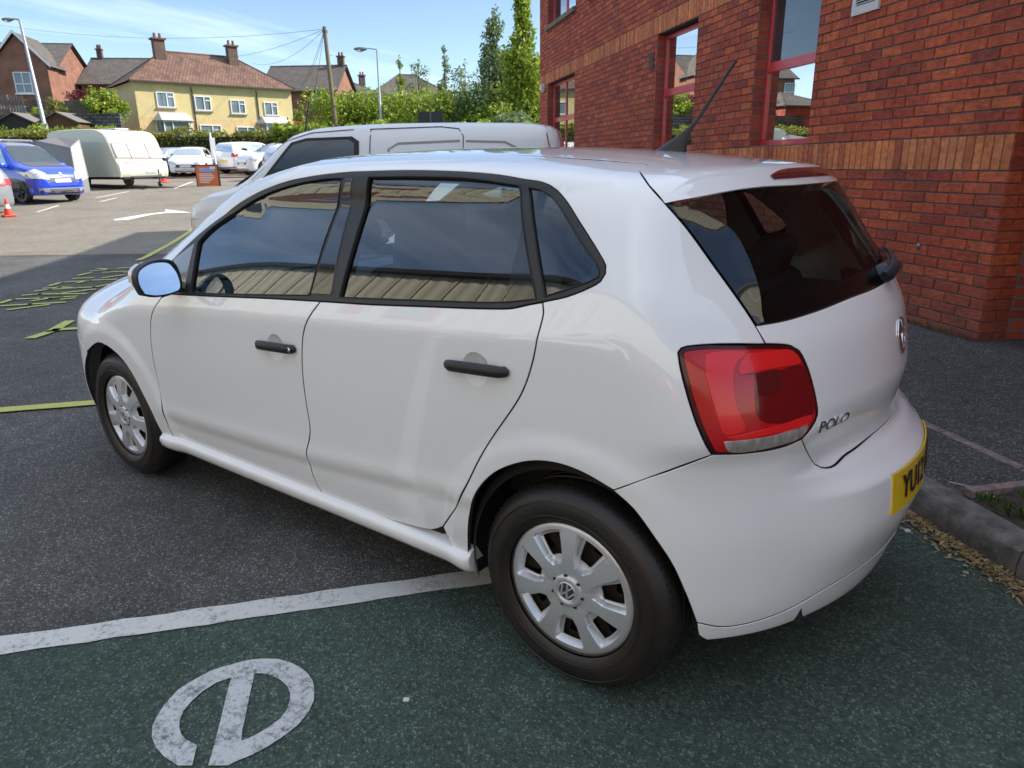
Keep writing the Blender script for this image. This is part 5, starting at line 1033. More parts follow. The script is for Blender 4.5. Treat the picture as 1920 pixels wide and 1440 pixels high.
tt=np.linspace(0,7,57)
FR,CS,BT=[np.stack([pch(np.arange(8),A[:,i])(tt) for i in range(3)],-1) for A in (fro,crs,bot)]
top=[]
for s in np.linspace(0,1,13):
    P=FR*(1-s)+CS*s
    for _ in range(8): P=P+normal(P)*(Fv(P)*.8)[:,None]
    top.append(P+normal(P)*(.005*s*s)*np.clip((.66-P[:,1:2])/.08,0,1))
Tm=np.array(top)  # (13,57,3)
for j in range(1,12): Tm[j,:,2]=(Tm[j,:,2]+0*Tm[j,:,2])
edge=Tm[-1].copy(); rows=[Tm[j] for j in range(13)]
fd=(BT-edge); tp_=np.clip((.665-edge[:,1:2])/.10,.05,1); 
rows+= [edge+np.array([[-.004,0,-.0015]])*tp_,edge+np.array([[-.0065,0,-.006]])*tp_+fd*.02, edge+fd*.25+np.array([[-.006,0,0]])*tp_, edge+fd*.6+np.array([[-.006,0,0]])*tp_, BT+np.array([[-.010,0,.0]])*tp_, BT+np.array([[-.007,0,-.003]])*tp_, BT+np.array([[.03,-.01,.002]])]
G=[np.concatenate([(r*np.array([1,-1,1]))[::-1][:-1],r]) for r in rows]
sp.grid(G); spo=sp.build('spoiler',WHITE,car,smooth=40)
DRED=mat('dark_red_lens',(.10,.004,.008),.06,coat=1)
fy=np.linspace(-.30,.30,25); m=MB(); rws=[]
for s_ in (0,.15,.5,.85,1):
    rw=[]
    for y in fy:
        e=np.array([np.interp(abs(y),edge[:,1],edge[:,i]) for i in (0,2)]); b_=np.array([np.interp(abs(y),BT[:,1],BT[:,i]) for i in (0,2)]); tp=.16+.30*max(0,(abs(y)-.18)/.12)**2; k=tp+(.66-tp)*s_; q=e+(b_-e)*k; rw.append((q[0]-.0125+(.004 if s_ in (0,1) else 0),y,q[1]))
    rws.append(rw)
m.grid(rws); m.build('brake_light',DRED,spo,smooth=True)
m=MB(); m.grid([[(x+.02,y*.98,z-.022) for x,y,z in rws[3]],[(x+.03,y*.98,z-.045) for x,y,z in rws[4]]]); m.build('lamp_underside',GLOSSB,spo,smooth=True)
# tailgate
TBC=[tuple(q) for q in BK['TB'][0]]+[(-.603,0,.688)]
gbc=[(-.548,0,1.086)]
tg=symm([gbc+[tuple(q) for q in BK['GB'][0][::-1]],[(-.381,.627,1.051),(-.395,.625,1.03),(-.408,.623,1.01)],bk('L3',True)[0],TBC])
tgo=panel('tailgate',tg,CR,WHITE,car,gap=.004,gs=.014)[0]
rg=symm([[(-.338,0,1.345),(-.284,.42,1.350),(-.216,.57,1.336),(-.156,.651,1.319)],[tuple(q) for q in BK['TS'][0][3:8]],[(-.382,.627,1.051)]+[tuple(q) for q in BK['GB'][0][1:]]+gbc])
panel('rear_window',rg,CR,GLASSR,tgo,gap=.006,off=-.003,lip=False,gs=.03)
tsv=catm([(-.157,.652,1.317)]+[tuple(q) for q in BK['TS'][0][4:8]],.02); giv=catm([(-.168,.646,1.313)]+[tuple(q) for q in BK['GI'][0]],.02)
ta=np.linspace(0,1,30); A_=np.stack([np.interp(ta,np.linspace(0,1,len(tsv)),tsv[:,i]) for i in range(3)],-1); B_=np.stack([np.interp(ta,np.linspace(0,1,len(giv)),giv[:,i]) for i in range(3)],-1)
nA=normal(A_); nB=normal(B_); sc4=(.034*np.sin(PI*np.clip(ta,0.02,.98))**.6)[:,None]
A_=A_+(B_-A_)/(np.linalg.norm(B_-A_,axis=1,keepdims=True)+1e-6)*.004
m=MB(); m.grid([[tuple(q) for q in A_-nA*.012],[tuple(q) for q in A_+nA*.001],[tuple(q) for q in A_*.66+(B_+nB*sc4)*.34],[tuple(q) for q in A_*.33+(B_+nB*sc4)*.67],[tuple(q) for q in B_+nB*sc4],[tuple(q) for q in B_+nB*sc4*.9+(B_-A_)*.03],[tuple(q) for q in B_-nB*.004]])
df=m.build('window_deflector',GLOSSB,tgo,smooth=50); mirror_obj(df,tgo)
# dark printed band inside the rear glass
wb=symm([gbc+[tuple(q) for q in BK['GB'][0][::-1]],[(-.381,.627,1.051),(-.37,.618,1.085)],[(-.37,.618,1.085),(-.42,.55,1.098),(-.52,.25,1.125),(-.535,0,1.13)]])
panel('glass_border',wb,CR,GLOSSB,tgo,gap=.002,off=-.008,lip=False,gs=.03)
# tail lights
RED=mat('red_lens',(.50,.010,.014),.12,coat=.35,spec=.4); RED2=mat('red_lens_deep',(.17,.004,.007),.12,coat=.35,spec=.4)
REDB=mat('bright_red_reflector',(.80,.018,.018),.15,coat=.35,spec=.4); CLR=mat('reversing_lens',(.75,.68,.64),.15,metal=.5,coat=.8,var=.45,vs=26,stretch=(1,3,1))
lp=bk('L1')+bk('L2')+bk('L3')
for oi_,o in enumerate(panel('tail_light',lp,CR,mat('lens_rim',(.05,.003,.005),.12,coat=.3,spec=.4),car,gap=.004,off=.001,gs=.014,mirror=True)):
    sgn=1-2*oi_
    q_=panel('lens_field',lp,CR,RED,o,gap=.022,off=.0022,depth=.004,rnd=.0008,gs=.016)[0]
    if sgn<0: mirror_obj(q_,o); bpy.data.objects.remove(q_)
    for nm,key,mm,of in (('lens_segment','LB2',REDB,.0040),('lens_segment','LS',REDB,.0034),('lens_segment','LD',RED2,.0030),('lens_segment','LR',DRED,.0036),('lens_segment','LH',REDB,.0040),('reversing_lens','REV',CLR,.0040)):
        r=panel(nm,[BK[key][0]+[BK[key][0][0]]],CR,mm,o,gap=0,off=of,depth=.004,rnd=.0008,gs=.018,ds=.012)
        if sgn<0:
            q_=mirror_obj(r[0],o); bpy.data.objects.remove(r[0])
# rear bumper
rb=symm([TBC[::-1],bk('L2',True)[0],bk('BQ',True)[0],bk('AR2')[0][:-1]+[(-.341,.745,.303)],bk('BG')[0]+[(-.655,.2,.345),(-.668,0,.347)]])
rbo=panel('rear_bumper',rb,CR,WHITE,car,gap=.001,gs=.014)[0]
va=symm([[(-.668,0,.347),(-.655,.2,.345)]+bk('BG',True)[0],[(-.341,.745,.303),(-.345,.735,.26),(-.355,.71,.238)],[(-.355,.71,.238),(-.45,.58,.236),(-.55,.4,.236),(-.61,0,.236)]])
panel('bumper_valance',va,CR,WHITE,car,gap=.004,gs=.018,off=.0015)
# tow-eye dimple, plate, badge, lettering
YEL=mat('yellow_plate',(.80,.52,.01),.35,coat=.6)
def onrear_v(y,z,off):
    y=np.asarray(y,float); z=np.asarray(z,float); P=CR.pt(CR.dom(np.stack([0*y-.6,y,z],-1)))
    for _ in range(3): P=CR.pt(np.stack([np.arctan2(y,-(P[:,0]-.55)),z],-1))
    n=normal(P); return P+n*np.asarray(off).reshape(-1,1)*np.ones((len(y),1)),n
def onrear(y,z,off=0.):
    P,n=onrear_v([y],[z],[off]); return Vector(P[0]),Vector(n[0])
m=MB(); g=[]
for z in (.497,.610):
    g.append([tuple(onrear(y,z,.006)[0]) for y in np.linspace(-.26,.26,15)])
m.grid(g); g2=[[ (x+.005,y,z) for x,y,z in r] for r in g]; m.grid([g[0],g2[0]]); m.grid([g[1],g2[1]]); m.grid([[g[0][0],g[1][0]],[g2[0][0],g2[1][0]]]); m.grid([[g[0][-1],g[1][-1]],[g2[0][-1],g2[1][-1]]])
pl=m.build('number_plate',YEL,car)
BLK=mat('black_print',(.012,.012,.012),.5)
def wrapped_text(name,body,size,yc,zc,off,m,parent,dep=.0006,sx=1.,bold=0,slant=0):
    me=text_mesh(name,body,size,dep,m,bold)
    co=np.array([tuple(v.co) for v in me.vertices]); P,n=onrear_v(yc-co[:,0]*sx,zc+co[:,1],off+co[:,2]+dep)
    for v,q in zip(me.vertices,P): v.co=q
    return finish(bpy.data.objects.new(name,me),parent)
wrapped_text('plate_lettering','YU12 NHM',.098,0,.557,.0062,BLK,pl,sx=.86,bold=.0015)
wrapped_text('plate_small_print','Sandycroft',.014,0,.508,.0062,BLK,pl,dep=.0003) if 0 else None
wrapped_text('model_lettering','POLO',.040,.445,.792,.0005,CHROME,tgo,dep=.0016,sx=1.25,bold=.0008)
# round badge: ring with a v over a w
def badge(parent,r,fn,mring,mback):
    m=MB(); m.lathe([(r,0),(r*1.0,.003),(r*.93,.0045),(r*.86,.003),(r*.84,.001)],40,'z')
    k=r*.82
    def stroke(pts,w):
        for (a,b) in zip(pts[:-1],pts[1:]):
            a=Vector(a)*k;b=Vector(b)*k; d=(b-a).normalized(); n=Vector((-d.y,d.x))*w*k
            m.prism([tuple(a-n),tuple(b-n),tuple(b+n),tuple(a+n)],.0010,.0042)
    stroke([(-.34,.93),(0,.16),(.34,.93)],.095); stroke([(-.86,.50),(-.42,-.80),(0,.04),(.42,-.80),(.86,.50)],.10)
    m2=MB(); m2.lathe([(0,.0012),(r*.84,.0012)],40,'z')
    for q in (m,m2): q.v=[tuple(t) for t in fn(np.array(q.v))]
    b=m.build('badge',mring,parent,smooth=30); m2.build('badge_back',mback,parent if parent.parent!=car or parent.type=='EMPTY' else b); return b
badge(tgo,.052,lambda A:onrear_v(-A[:,0],.935+A[:,1],.0008+A[:,2])[0],CHROME,GLOSSB)
# wiper
m=MB(); c,n=onrear(0,1.105,.0)
m.tube([c-n*.005,c+n*.020,c+n*.030],[.030,.027,.018],16)
a=[onrear(.0,1.105,.030)[0],onrear(-.10,1.118,.026)[0],onrear(-.22,1.13,.020)[0],onrear(-.34,1.135,.014)[0]]
m.tube(a,[.015,.010,.007,.005],8); m.tube([onrear(.06,1.100,.016)[0],onrear(.02,1.103,.030)[0],onrear(-.03,1.108,.032)[0]],[.010,.017,.018],10)
m.tube([onrear(y,1.128,.006)[0] for y in (-.15,-.3,-.45)],.005,6)
m.build('wiper',mat('wiper_blue_black',(.02,.024,.035),.35),tgo,smooth=50)
# sill
m=MB(); rows=[]
for x in np.concatenate([[2.143],np.linspace(2.13,.37,50),[.357]]):
    e=.012 if x in (2.143,.357) else 0; yb=float(S(np.array([x]),np.array([.29]))[0])-.012
    rows.append([(x,y,z) for y,z in ((yb-.02,.297),(yb+.004,.288),(yb+.022-e,.281),(yb+.031-e,.272),(yb+.033-e,.258),(yb+.027-e,.236),(yb+.008-e,.214),(yb-.02,.203),(yb-.08,.200))])
m.grid(rows); 
m.add([rows[0][i] for i in range(9)],[tuple(range(9))]); m.add([rows[-1][i] for i in range(9)],[tuple(range(9))])
so_=m.build('sill',WHITE,car,smooth=45); mirror_obj(so_)
# window trims and glass
dlo=bk('DL1')+bk('DL2')+bk('DQ')+bk('DT')+[[(1.958,.769,1.033),(1.93,.80,.975)],[(1.93,.80,.975),(1.851,.82,.94)]]
GF=bk('GF'); GR=bk('GR'); GQ=bk('GQ')
tro=panel('window_frame',dlo,ES,TRIM,car,holes=[GF,GR,GQ],gap=.002,off=.0015,gs=.03,mirror=True,depth=.016)
EG=ES
for nm,g in (('side_window',GF),('side_window',GR)): panel(nm,g,EG,GLASS,car,gap=-.012,off=-.007,lip=False,gs=.04,mirror=True)
panel('quarter_window',GQ,EG,GLASS,car,gap=-.006,off=-.004,lip=False,gs=.04,mirror=True)
GBD=mat('glass_border',(.006,.007,.010),.5)
panel('glass_border',GQ,EG,GBD,car,holes=[bk('QC')],gap=-.004,off=-.008,lip=False,gs=.03,mirror=True)
panel('corner_cover',bk('FRR'),EG,GLOSSB,car,gap=.001,off=-.005,lip=False,gs=.03,mirror=True)
panel('pillar_cover',bk('APF'),EG,GLOSSB,car,gap=.003,off=.004,depth=.01,gs=.03,mirror=True)
panel('mirror_base_cover',bk('SAIL'),EG,mat('sail_grey',(.25,.23,.21),.12,coat=1),car,gap=.002,off=.003,depth=.01,gs=.02,mirror=True)
# seams of the frames: thin dark grooves around each opening
for nm,g in (('window_seal',GF),('window_seal',GR),('window_seal',GQ)):
    L=tolooops(g,.03); 
    D=ES.dom(L); A=.5*np.sum(D[:,0]*np.roll(D[:,1],-1)-np.roll(D[:,0],-1)*D[:,1]); 
    if A<0: D=D[::-1]
    P=ES.pt(offset_loop(D,-.0015)); Nn=normal(P); P=P+Nn*.0022
    m=MB(); m.tube([tuple(q) for q in P]+[tuple(P[0])],.0022,6,cap=False); q=m.build(nm,RUB,car,smooth=True); mirror_obj(q)
# mirrors
for sd in (1,-1):
    prof=[(-.098,-.058),(-.115,-.01),(-.108,.035),(-.06,.066),(0,.076),(.05,.066),(.072,.03),(.072,-.045),(.03,-.062),(-.05,-.068)]
    pr=catm([(a,b,0) for a,b in prof]+[(prof[0][0],prof[0][1],0)],.012)[:,:2]
    rows=[]
    for t,s_ in ((0,1.0),(.012,1.02),(.03,1.0),(.055,.95),(.08,.83),(.10,.62),(.112,.35),(.116,.05)):
        rows.append([(1.735+t+.03*(-a*s_)*-.8*0-(.22*a),sd*(.905-a*s_*.74),1.020+b*s_*.93) for a,b in pr])
    # a<0 is outboard
    m=MB(); m.grid([r+[r[0]] for r in rows]); mo=m.build('door_mirror',WHITE,car,smooth=60)
    m=MB(); r0=rows[0]; cen=(sum(p_[0] for p_ in r0)/len(r0),sum(p_[1] for p_ in r0)/len(r0),sum(p_[2] for p_ in r0)/len(r0))
    sc_=lambda k,dx:[(cen[0]+(x-cen[0])*k+dx,cen[1]+(y-cen[1])*k,cen[2]+(z-cen[2])*k) for x,y,z in r0+[r0[0]]]
    m.grid([sc_(1.03,.030),sc_(1.035,.0),sc_(1.02,-.006),sc_(.95,-.008),sc_(.87,.006)]); m.build('mirror_surround',TRIM,mo,smooth=50)
    m=MB(); g=[(x+.08*(abs(y)-abs(cen[1]))+.22*(z-cen[2]),y,z) for x,y,z in sc_(.90,.002)]; m.add(g[:-1],[tuple(range(len(g)-1))]); m.build('mirror_glass',mat('mirror_glass',(.55,.62,.70),.01,metal=1),mo)
    m=MB(); m.prism([(.99,.985),(1.012,1.005),(1.010,1.045),(.985,1.050),(.975,1.01)],1.745,1.80,lambda a,b,h:(h+.045*0,sd*a,b)); 
    m=MB(); g=[[ (x+dx,y+sd*dy,z) for x,y,z in [q for q in rows[2] if abs(q[1])>.955 and q[2]>1.0]] for dx,dy in ((0,.003),(.03,.001))]
    m.grid(g); m.build('indicator_lens',mat('indicator_lens',(.75,.70,.62),.12,coat=1),mo,smooth=True)
    m=MB(); m.tube([(1.80,sd*.86,.985),(1.82,sd*.81,.975),(1.83,sd*.775,.985)],[.024,.026,.035],10); m.build('mirror_arm',TRIM,mo,smooth=60)
# aerial
m=MB(); b0=Vector((.15,0,1.452)); tip=Vector((-.055,0,1.70)); m2=[]
dirn=(tip-Vector((.075,0,1.515))).normalized()
rows=[]
for i,t in enumerate(np.linspace(0,1,9)):
    c=Vector((.150,0,1.440))*(1-t)+Vector((.062,0,1.53))*t; lx=.058*(1-t)**1.5+.0075; ly=.022*(1-t)**1.3+.0065
    rows.append([(c.x+lx*math.cos(a),c.y+ly*math.sin(a),c.z) for a in np.linspace(0,2*PI,17)])
m.grid(rows); a0=Vector((.064,0,1.525)); m.tube([a0,a0+(tip-a0)*.02,a0+(tip-a0)*.6,tip],[.0072,.0062,.0052,.0042],10); m.tube([tip-(tip-a0)*.03,tip+(tip-a0)*.01],[.0052,.0058],10)
m.build('aerial',TRIM,car,smooth=50)
# wheels
def wheel_parts(parent,x,side,lod=1):
    y0=.815*side
    tp=[(.199,-.004),(.212,.006),(.232,.010),(.258,.008),(.276,-.002),(.289,-.016),(.296,-.028),(.2995,-.045),(.3005,-.07),(.3005,-.078),(.294,-.080),(.294,-.086),(.3008,-.088),(.3010,-.108),(.294,-.110),(.294,-.116),(.3008,-.118),(.300,-.140),(.2995,-.160),(.289,-.178),(.262,-.190),(.225,-.188),(.199,-.175)]
    m=MB(); m.lathe([(r,y*side) for r,y in tp],96,'y',(x,y0,.3)); ty=m.build('tyre',TYRE,parent,smooth=35)
    # shoulder sipes
    m=MB()
    for k in range(90):
        a=2*PI*k/90; M=Matrix.Translation((x,y0,.3))@Matrix.Rotation(a,4,'Y')@Matrix.Translation((0,-.034*side,.2965))
        m.box((0,0,0),(.0025,.022,.0062),M=M)
    m.build('tread_groove',RUB,parent,kind='stuff')
    for r,w_ in ((.262,.0015),(.222,.0012)):
        m=MB(); n=96; m.lathe([(r-.0012,(.0085)*side),(r,(.0098+.0012)*side),(r+.0012,(.0085)*side)],n,'y',(x,y0,.3)); m.build('sidewall_ridge',TYRE,parent,smooth=True)
    # raised sidewall lettering
    LT=mat('tyre_lettering',(.035,.033,.032),.45)
    for txt,ac in (('NOVAMAR',R(128)),('NOVAMAR',R(-52))):
        me=text_mesh('sidewall_lettering',txt,.026,.0006,LT)
        for v in me.vertices:
            a=ac-side*v.co.x/.243*1.15; rr=.243+v.co.y; v.co=(x+rr*math.cos(a),y0+(.0098+v.co.z)*side,.3+rr*math.sin(a))
        finish(bpy.data.objects.new('sidewall_lettering',me),parent)
    # steel rim behind
    m=MB(); m.lathe([(.205,-.16*side),(.205,-.02*side),(.196,-.008*side),(.190,-.02*side),(.186,-.05*side)],64,'y',(x,y0,.3)); rim=m.build('rim',RUST,parent,smooth=40)
    m=MB(); P=[]
    nr,nth=8,14*6
    for i in range(nr):
        r=.186-(.186-.03)*i/(nr-1); P.append([(x+r*math.cos(t),y0-side*(.050+.012*math.sin(PI*i/(nr-1))),.3+r*math.sin(t)) for t in np.linspace(0,2*PI,nth+1)])
    base=len(m.v); rowsf=[]
    m.grid(P)
    # oval vents in the steel disc
    keep=[]
    for fi,f in enumerate(m.f):
        i=fi//nth; j=fi%nth
        if 1<=i<=2 and (j%6) in (2,3,4): continue
        keep.append(f)
    m.f=keep; m.build('steel_disc',RUST,parent,smooth=40)
    m=MB(); m.lathe([(.0,-.10*side),(.19,-.10*side)],32,'y',(x,y0,.3)); m.build('brake_backplate',mat('brake_dark',(.02,.017,.015),.8),parent)
    # seven-spoke cover
    NT=7*34; rr=list(np.concatenate([[.034],np.linspace(.040,.165,34),[.171,.176,.181,.187,.192,.196,.1985,.1995]]))
    def prof(r,ph):
        ph=abs(ph); w0=0 if r<.078 else min(1,(r-.078)/.030)**.5
        a=R(1.5+11.5*w0) if w0>0 else R(0); y=.0
        sl=np.clip((ph-a)/R(3.2+2.5*(1-w0)+1e-3),0,1) if w0>0 else 1
        sl=sl*sl*(3-2*sl)
        if r>.164: sl=max(sl,min(1,(r-.164)/.011))
        crown=.010*math.sin(min(max((r-.03)/.165,0),1)*PI)*.6+.010*(1-(r/.2))+.004
        sp_=crown+.0016*math.cos(min(ph/R(25.7),1)*PI/2*0+ (R(25.7)-ph)*3)
        dpt=-.020*(1-sl)
        hole=(w0>0 and ph<a-R(.9) and .098<r<.1625)
        lipz=0
        if r>.187: lipz=-.010*((r-.187)/.0125)**2
        return sp_+dpt+lipz,hole
    m=MB(); H=[]
    off=R(12) if x<1 else R(8)
    for r in rr:
        for k in range(NT):
            th=2*PI*k/NT; ph=((th+PI/7)%(2*PI/7))-PI/7
            z,h=prof(r,ph); 
            m.v.append((x+side*0+r*math.cos(th+off),y0+side*(-.016+z),.3+r*math.sin(th+off))); H.append(h)
    for i in range(len(rr)-1):
        for k in range(NT):
            a,b,c,d=i*NT+k,i*NT+(k+1)%NT,(i+1)*NT+(k+1)%NT,(i+1)*NT+k
            if H[a] and H[b] and H[c] and H[d]: continue
            m.f.append((a,b,c,d))
    cv=m.build('wheel_cover',SILV,parent,smooth=40)
    # hub ring and badge
    m=MB(); m.lathe([(.047,-.004),(.047,.002),(.044,.0045),(.036,.0055),(.031,.0045),(.0295,.002)],42,'y',(0,0,0)); m.v=[(x+a,y0+side*b,.3+c) for a,b,c in m.v]; m.build('hub_ring',SILV,parent,smooth=50)
    m=MB()
    for k in range(7):
        a=2*PI*(k+.5)/7+off-.1; m.box((x+.047*math.cos(a),y0+side*.002,.3+.047*math.sin(a)),(.010,.004,.006))
    m.build('hub_notch',RUB,parent,kind='stuff')
    ang=R(-25) if x<1 else R(10)
    badge(parent,.0295,lambda A:np.stack([x-side*(A[:,0]*math.cos(ang)-A[:,1]*math.sin(ang)),y0+side*(.002+A[:,2]),.3+A[:,0]*math.sin(ang)+A[:,1]*math.cos(ang)],-1),SILV,mat('badge_dark',(.05,.055,.06),.25))
for x in (0,2.47):
    for sd in (1,-1):
        w_=bpy.data.objects.new('wheel',None); w_.empty_display_size=.1; w_.location=(x,.8*sd,.3); w_.matrix_world=Matrix.Translation((x,.8*sd,.3)); finish(w_,car)
        wheel_parts(w_,x,sd)
# wheel wells, floor
for x in (0,2.47):
    for sd in (1,-1):
        m=MB(); P=[]
        yo=lambda X:float(np.interp(X,[-.36,-.14,0,2.55,2.86],[.685,.80,.80,.80,.745]))
        for rr_,kk_ in ((.335,0),(.362,.02),(.365,9),(.02,9)):
            P.append([(x+rr_*math.cos(t)*(1.0),(.52 if kk_==9 else yo(x+rr_*math.cos(t))-kk_)*sd,.31+rr_*math.sin(t)) for t in np.linspace(R(-16),R(196),30)])
        m.grid(P); m.build('wheel_arch_liner',mat('liner_gap_shade',(.012,.012,.013),.9),car,smooth=40)
m=MB(); m.box((1.24,0,.24),(1.6,1.50,.09)); m.box((1.24,0,.27),(3.4,1.0,.12)); m.box((-.35,0,.30),(.36,1.0,.14)); m.build('underbody',mat('liner_gap_shade'),car)
# ------------------------------------------------------------------ cabin
def rbox(c,d,bev,rz=0,ry=0,sub=3):
    b=bmesh.new(); bmesh.ops.create_cube(b,size=1); M=Matrix.Translation(c)@Matrix.Rotation(rz,4,'Z')@Matrix.Rotation(ry,4,'Y')@Matrix.Diagonal((*d,1))
    bmesh.ops.transform(b,matrix=M,verts=b.verts); bmesh.ops.bevel(b,geom=b.edges[:]+b.verts[:],offset=bev,segments=sub,affect='EDGES',profile=.6)
    v=[tuple(q.co) for q in b.verts]; f=[tuple(q.index for q in p_.verts) for p_ in b.faces]; b.free(); return v,f
def rb_obj(name,items,m,parent,**k):
    mb=MB(); [mb.add(*rbox(*i)) for i in items]; return mb.build(name,m,parent,smooth=50,**k)
for sy in (.36,-.36):
    st=rb_obj('seat',[((1.22,sy,.50),(.52,.50,.18),.06,0,R(-6)),((.95,sy,.80),(.16,.50,.58),.07,0,R(-14)),((1.0,sy+.2,.75),(.14,.12,.46),.05,0,R(-14)),((1.0,sy-.2,.75),(.14,.12,.46),.05,0,R(-14))],DARK,car)
    rb_obj('headrest',[((.875,sy,1.185),(.13,.29,.215),.062,0,R(-10))],DARK,st)
    mb=MB(); [mb.tube([(.93,sy+q,1.02),(.90,sy+q,1.15)],.006,8) for q in (-.07,.07)]; mb.build('headrest_post',CHROME,st)
rs_=rb_obj('seat',[((.25,0,.50),(.48,1.26,.16),.06),((-.02,0,.78),(.15,1.26,.54),.06,0,R(-18))],DARK,car)
for sy in (.38,-.38,0): rb_obj('headrest',[((-.10,sy,1.085),(.10,.26,.16 if sy else .10),.045,0,R(-16))],DARK,rs_)
rb_obj('parcel_shelf',[((-.27,0,.985),(.34,1.08,.025),.01)],DASH,car)
rb_obj('dashboard',[((1.98,0,.83),(.46,1.36,.20),.09),((2.28,0,.86),(.55,1.20,.14),.05)],DASH,car)
m=MB(); c=Vector((1.60,-.36,.93)); t_=R(65); u=Vector((math.sin(R(24)),0,math.cos(R(24)))); v=Vector((0,1,0))
m.tube([c+(u*math.cos(a)+v*math.sin(a))*.185 for a in np.linspace(0,2*PI,33)],.015,8,cap=False); m.tube([c+v*.18,c-v*.18],.018,6); m.tube([c,c-u*.17],.018,6); m.tube([c,c+Vector((.2,0,-.09))],.04,8); m.build('steering_wheel',DASH,car,smooth=60)
rb_obj('rear_view_mirror',[((1.50,0,1.31),(.03,.24,.065),.012)],DASH,car)
m=MB(); m.tube([(1.50,0,1.33),(1.57,0,1.395)],.01,6); m.build('mirror_stem',DASH,car)
# inner trims: headliner, pillars, door cards, screens between boot and cabin
panel('headliner',rf,ET,GREYP,car,gap=-.06,off=-.035,lip=False,gs=.06)
GFi=[[tuple(q) for q in s] for s in GF]
PIL=mat('pillar_trim',(.17,.17,.175),.8)
ins=[[(1.93,.79,.97),(1.3,.82,.97),(.9,.82,.97),(.1,.81,1.04),(-.10,.79,1.06)],[(-.10,.79,1.06),(-.17,.76,1.1),(-.30,.64,1.16)],[(-.30,.64,1.16),(-.20,.64,1.26),(-.10,.63,1.36)],[(-.10,.63,1.36),(.2,.60,1.42),(.8,.60,1.43),(1.3,.60,1.41)],[(1.3,.60,1.41),(1.55,.60,1.34),(1.78,.65,1.2),(2.0,.73,1.04)],[(2.0,.73,1.04),(1.93,.79,.97)]]
panel('pillar_trim',ins,ES,PIL,car,holes=[GF,[GR[0],GR[1],[(.256,.672,1.357),(.235,.69,1.32),(.215,.717,1.27)],[(.215,.717,1.27),(.209,.81,1.074)],[(.209,.81,1.074),(.472,.812,1.052),(.845,.814,1.025)]],bk('QC')],holegap=.012,gap=0,off=-.045,lip=False,gs=.05,mirror=True)
dc=[[(1.9,.8,.30),(.42,.8,.30)],[(.42,.8,.30),(.36,.8,.5),(.1,.8,.9),(.0,.8,1.06)],[(.0,.8,1.06),(.9,.82,1.0),(1.9,.80,.95)],[(1.9,.8,.95),(1.9,.8,.30)]]
panel('door_card',dc,ES,DASH,car,gap=0,off=-.065,lip=False,gs=.06,mirror=True)
bt=symm([[(-.61,0,.30),(-.45,.6,.30),(-.3,.74,.35)],[(-.3,.74,.35),(-.33,.72,.96)],[(-.33,.72,.96),(-.42,.58,1.0),(-.545,0,1.03)]])
panel('boot_lining',bt,CR,DASH,car,gap=0,off=-.07,lip=False,gs=.06)
rb_obj('cabin_floor',[((1.1,0,.30),(2.4,1.4,.05),.01)],DASH,car)
# black strips behind the shut lines, closing gaps and standing in for their shade
for nm,a,b in (('gap_shade_strip',bk('BS')[0],.02),('gap_shade_strip',bk('RS')[0],.02),('gap_shade_strip',bk('WS')[0],.02),('gap_shade_strip',bk('TS')[0],.02),('gap_shade_strip',bk('BQ')[0]+[tuple(q) for q in BK['L2'][0][1:]],.02),('gap_shade_strip',bk('DB1')[0]+[tuple(q) for q in BK['DB2'][0][1:]],.02),('gap_shade_strip',bk('TB')[0]+[(-.60,0,.688)],.02)):
    P=catm(a,.04); Nn=normal(P); T=np.gradient(P,axis=0); T/=np.linalg.norm(T,axis=1,keepdims=True); W=np.cross(T,Nn); P=P-Nn*.021
    m=MB(); m.grid([[tuple(q) for q in P-W*.03],[tuple(q) for q in P],[tuple(q) for q in P+W*.03]]); o=m.build(nm,mat('liner_gap_shade'),car); mirror_obj(o)
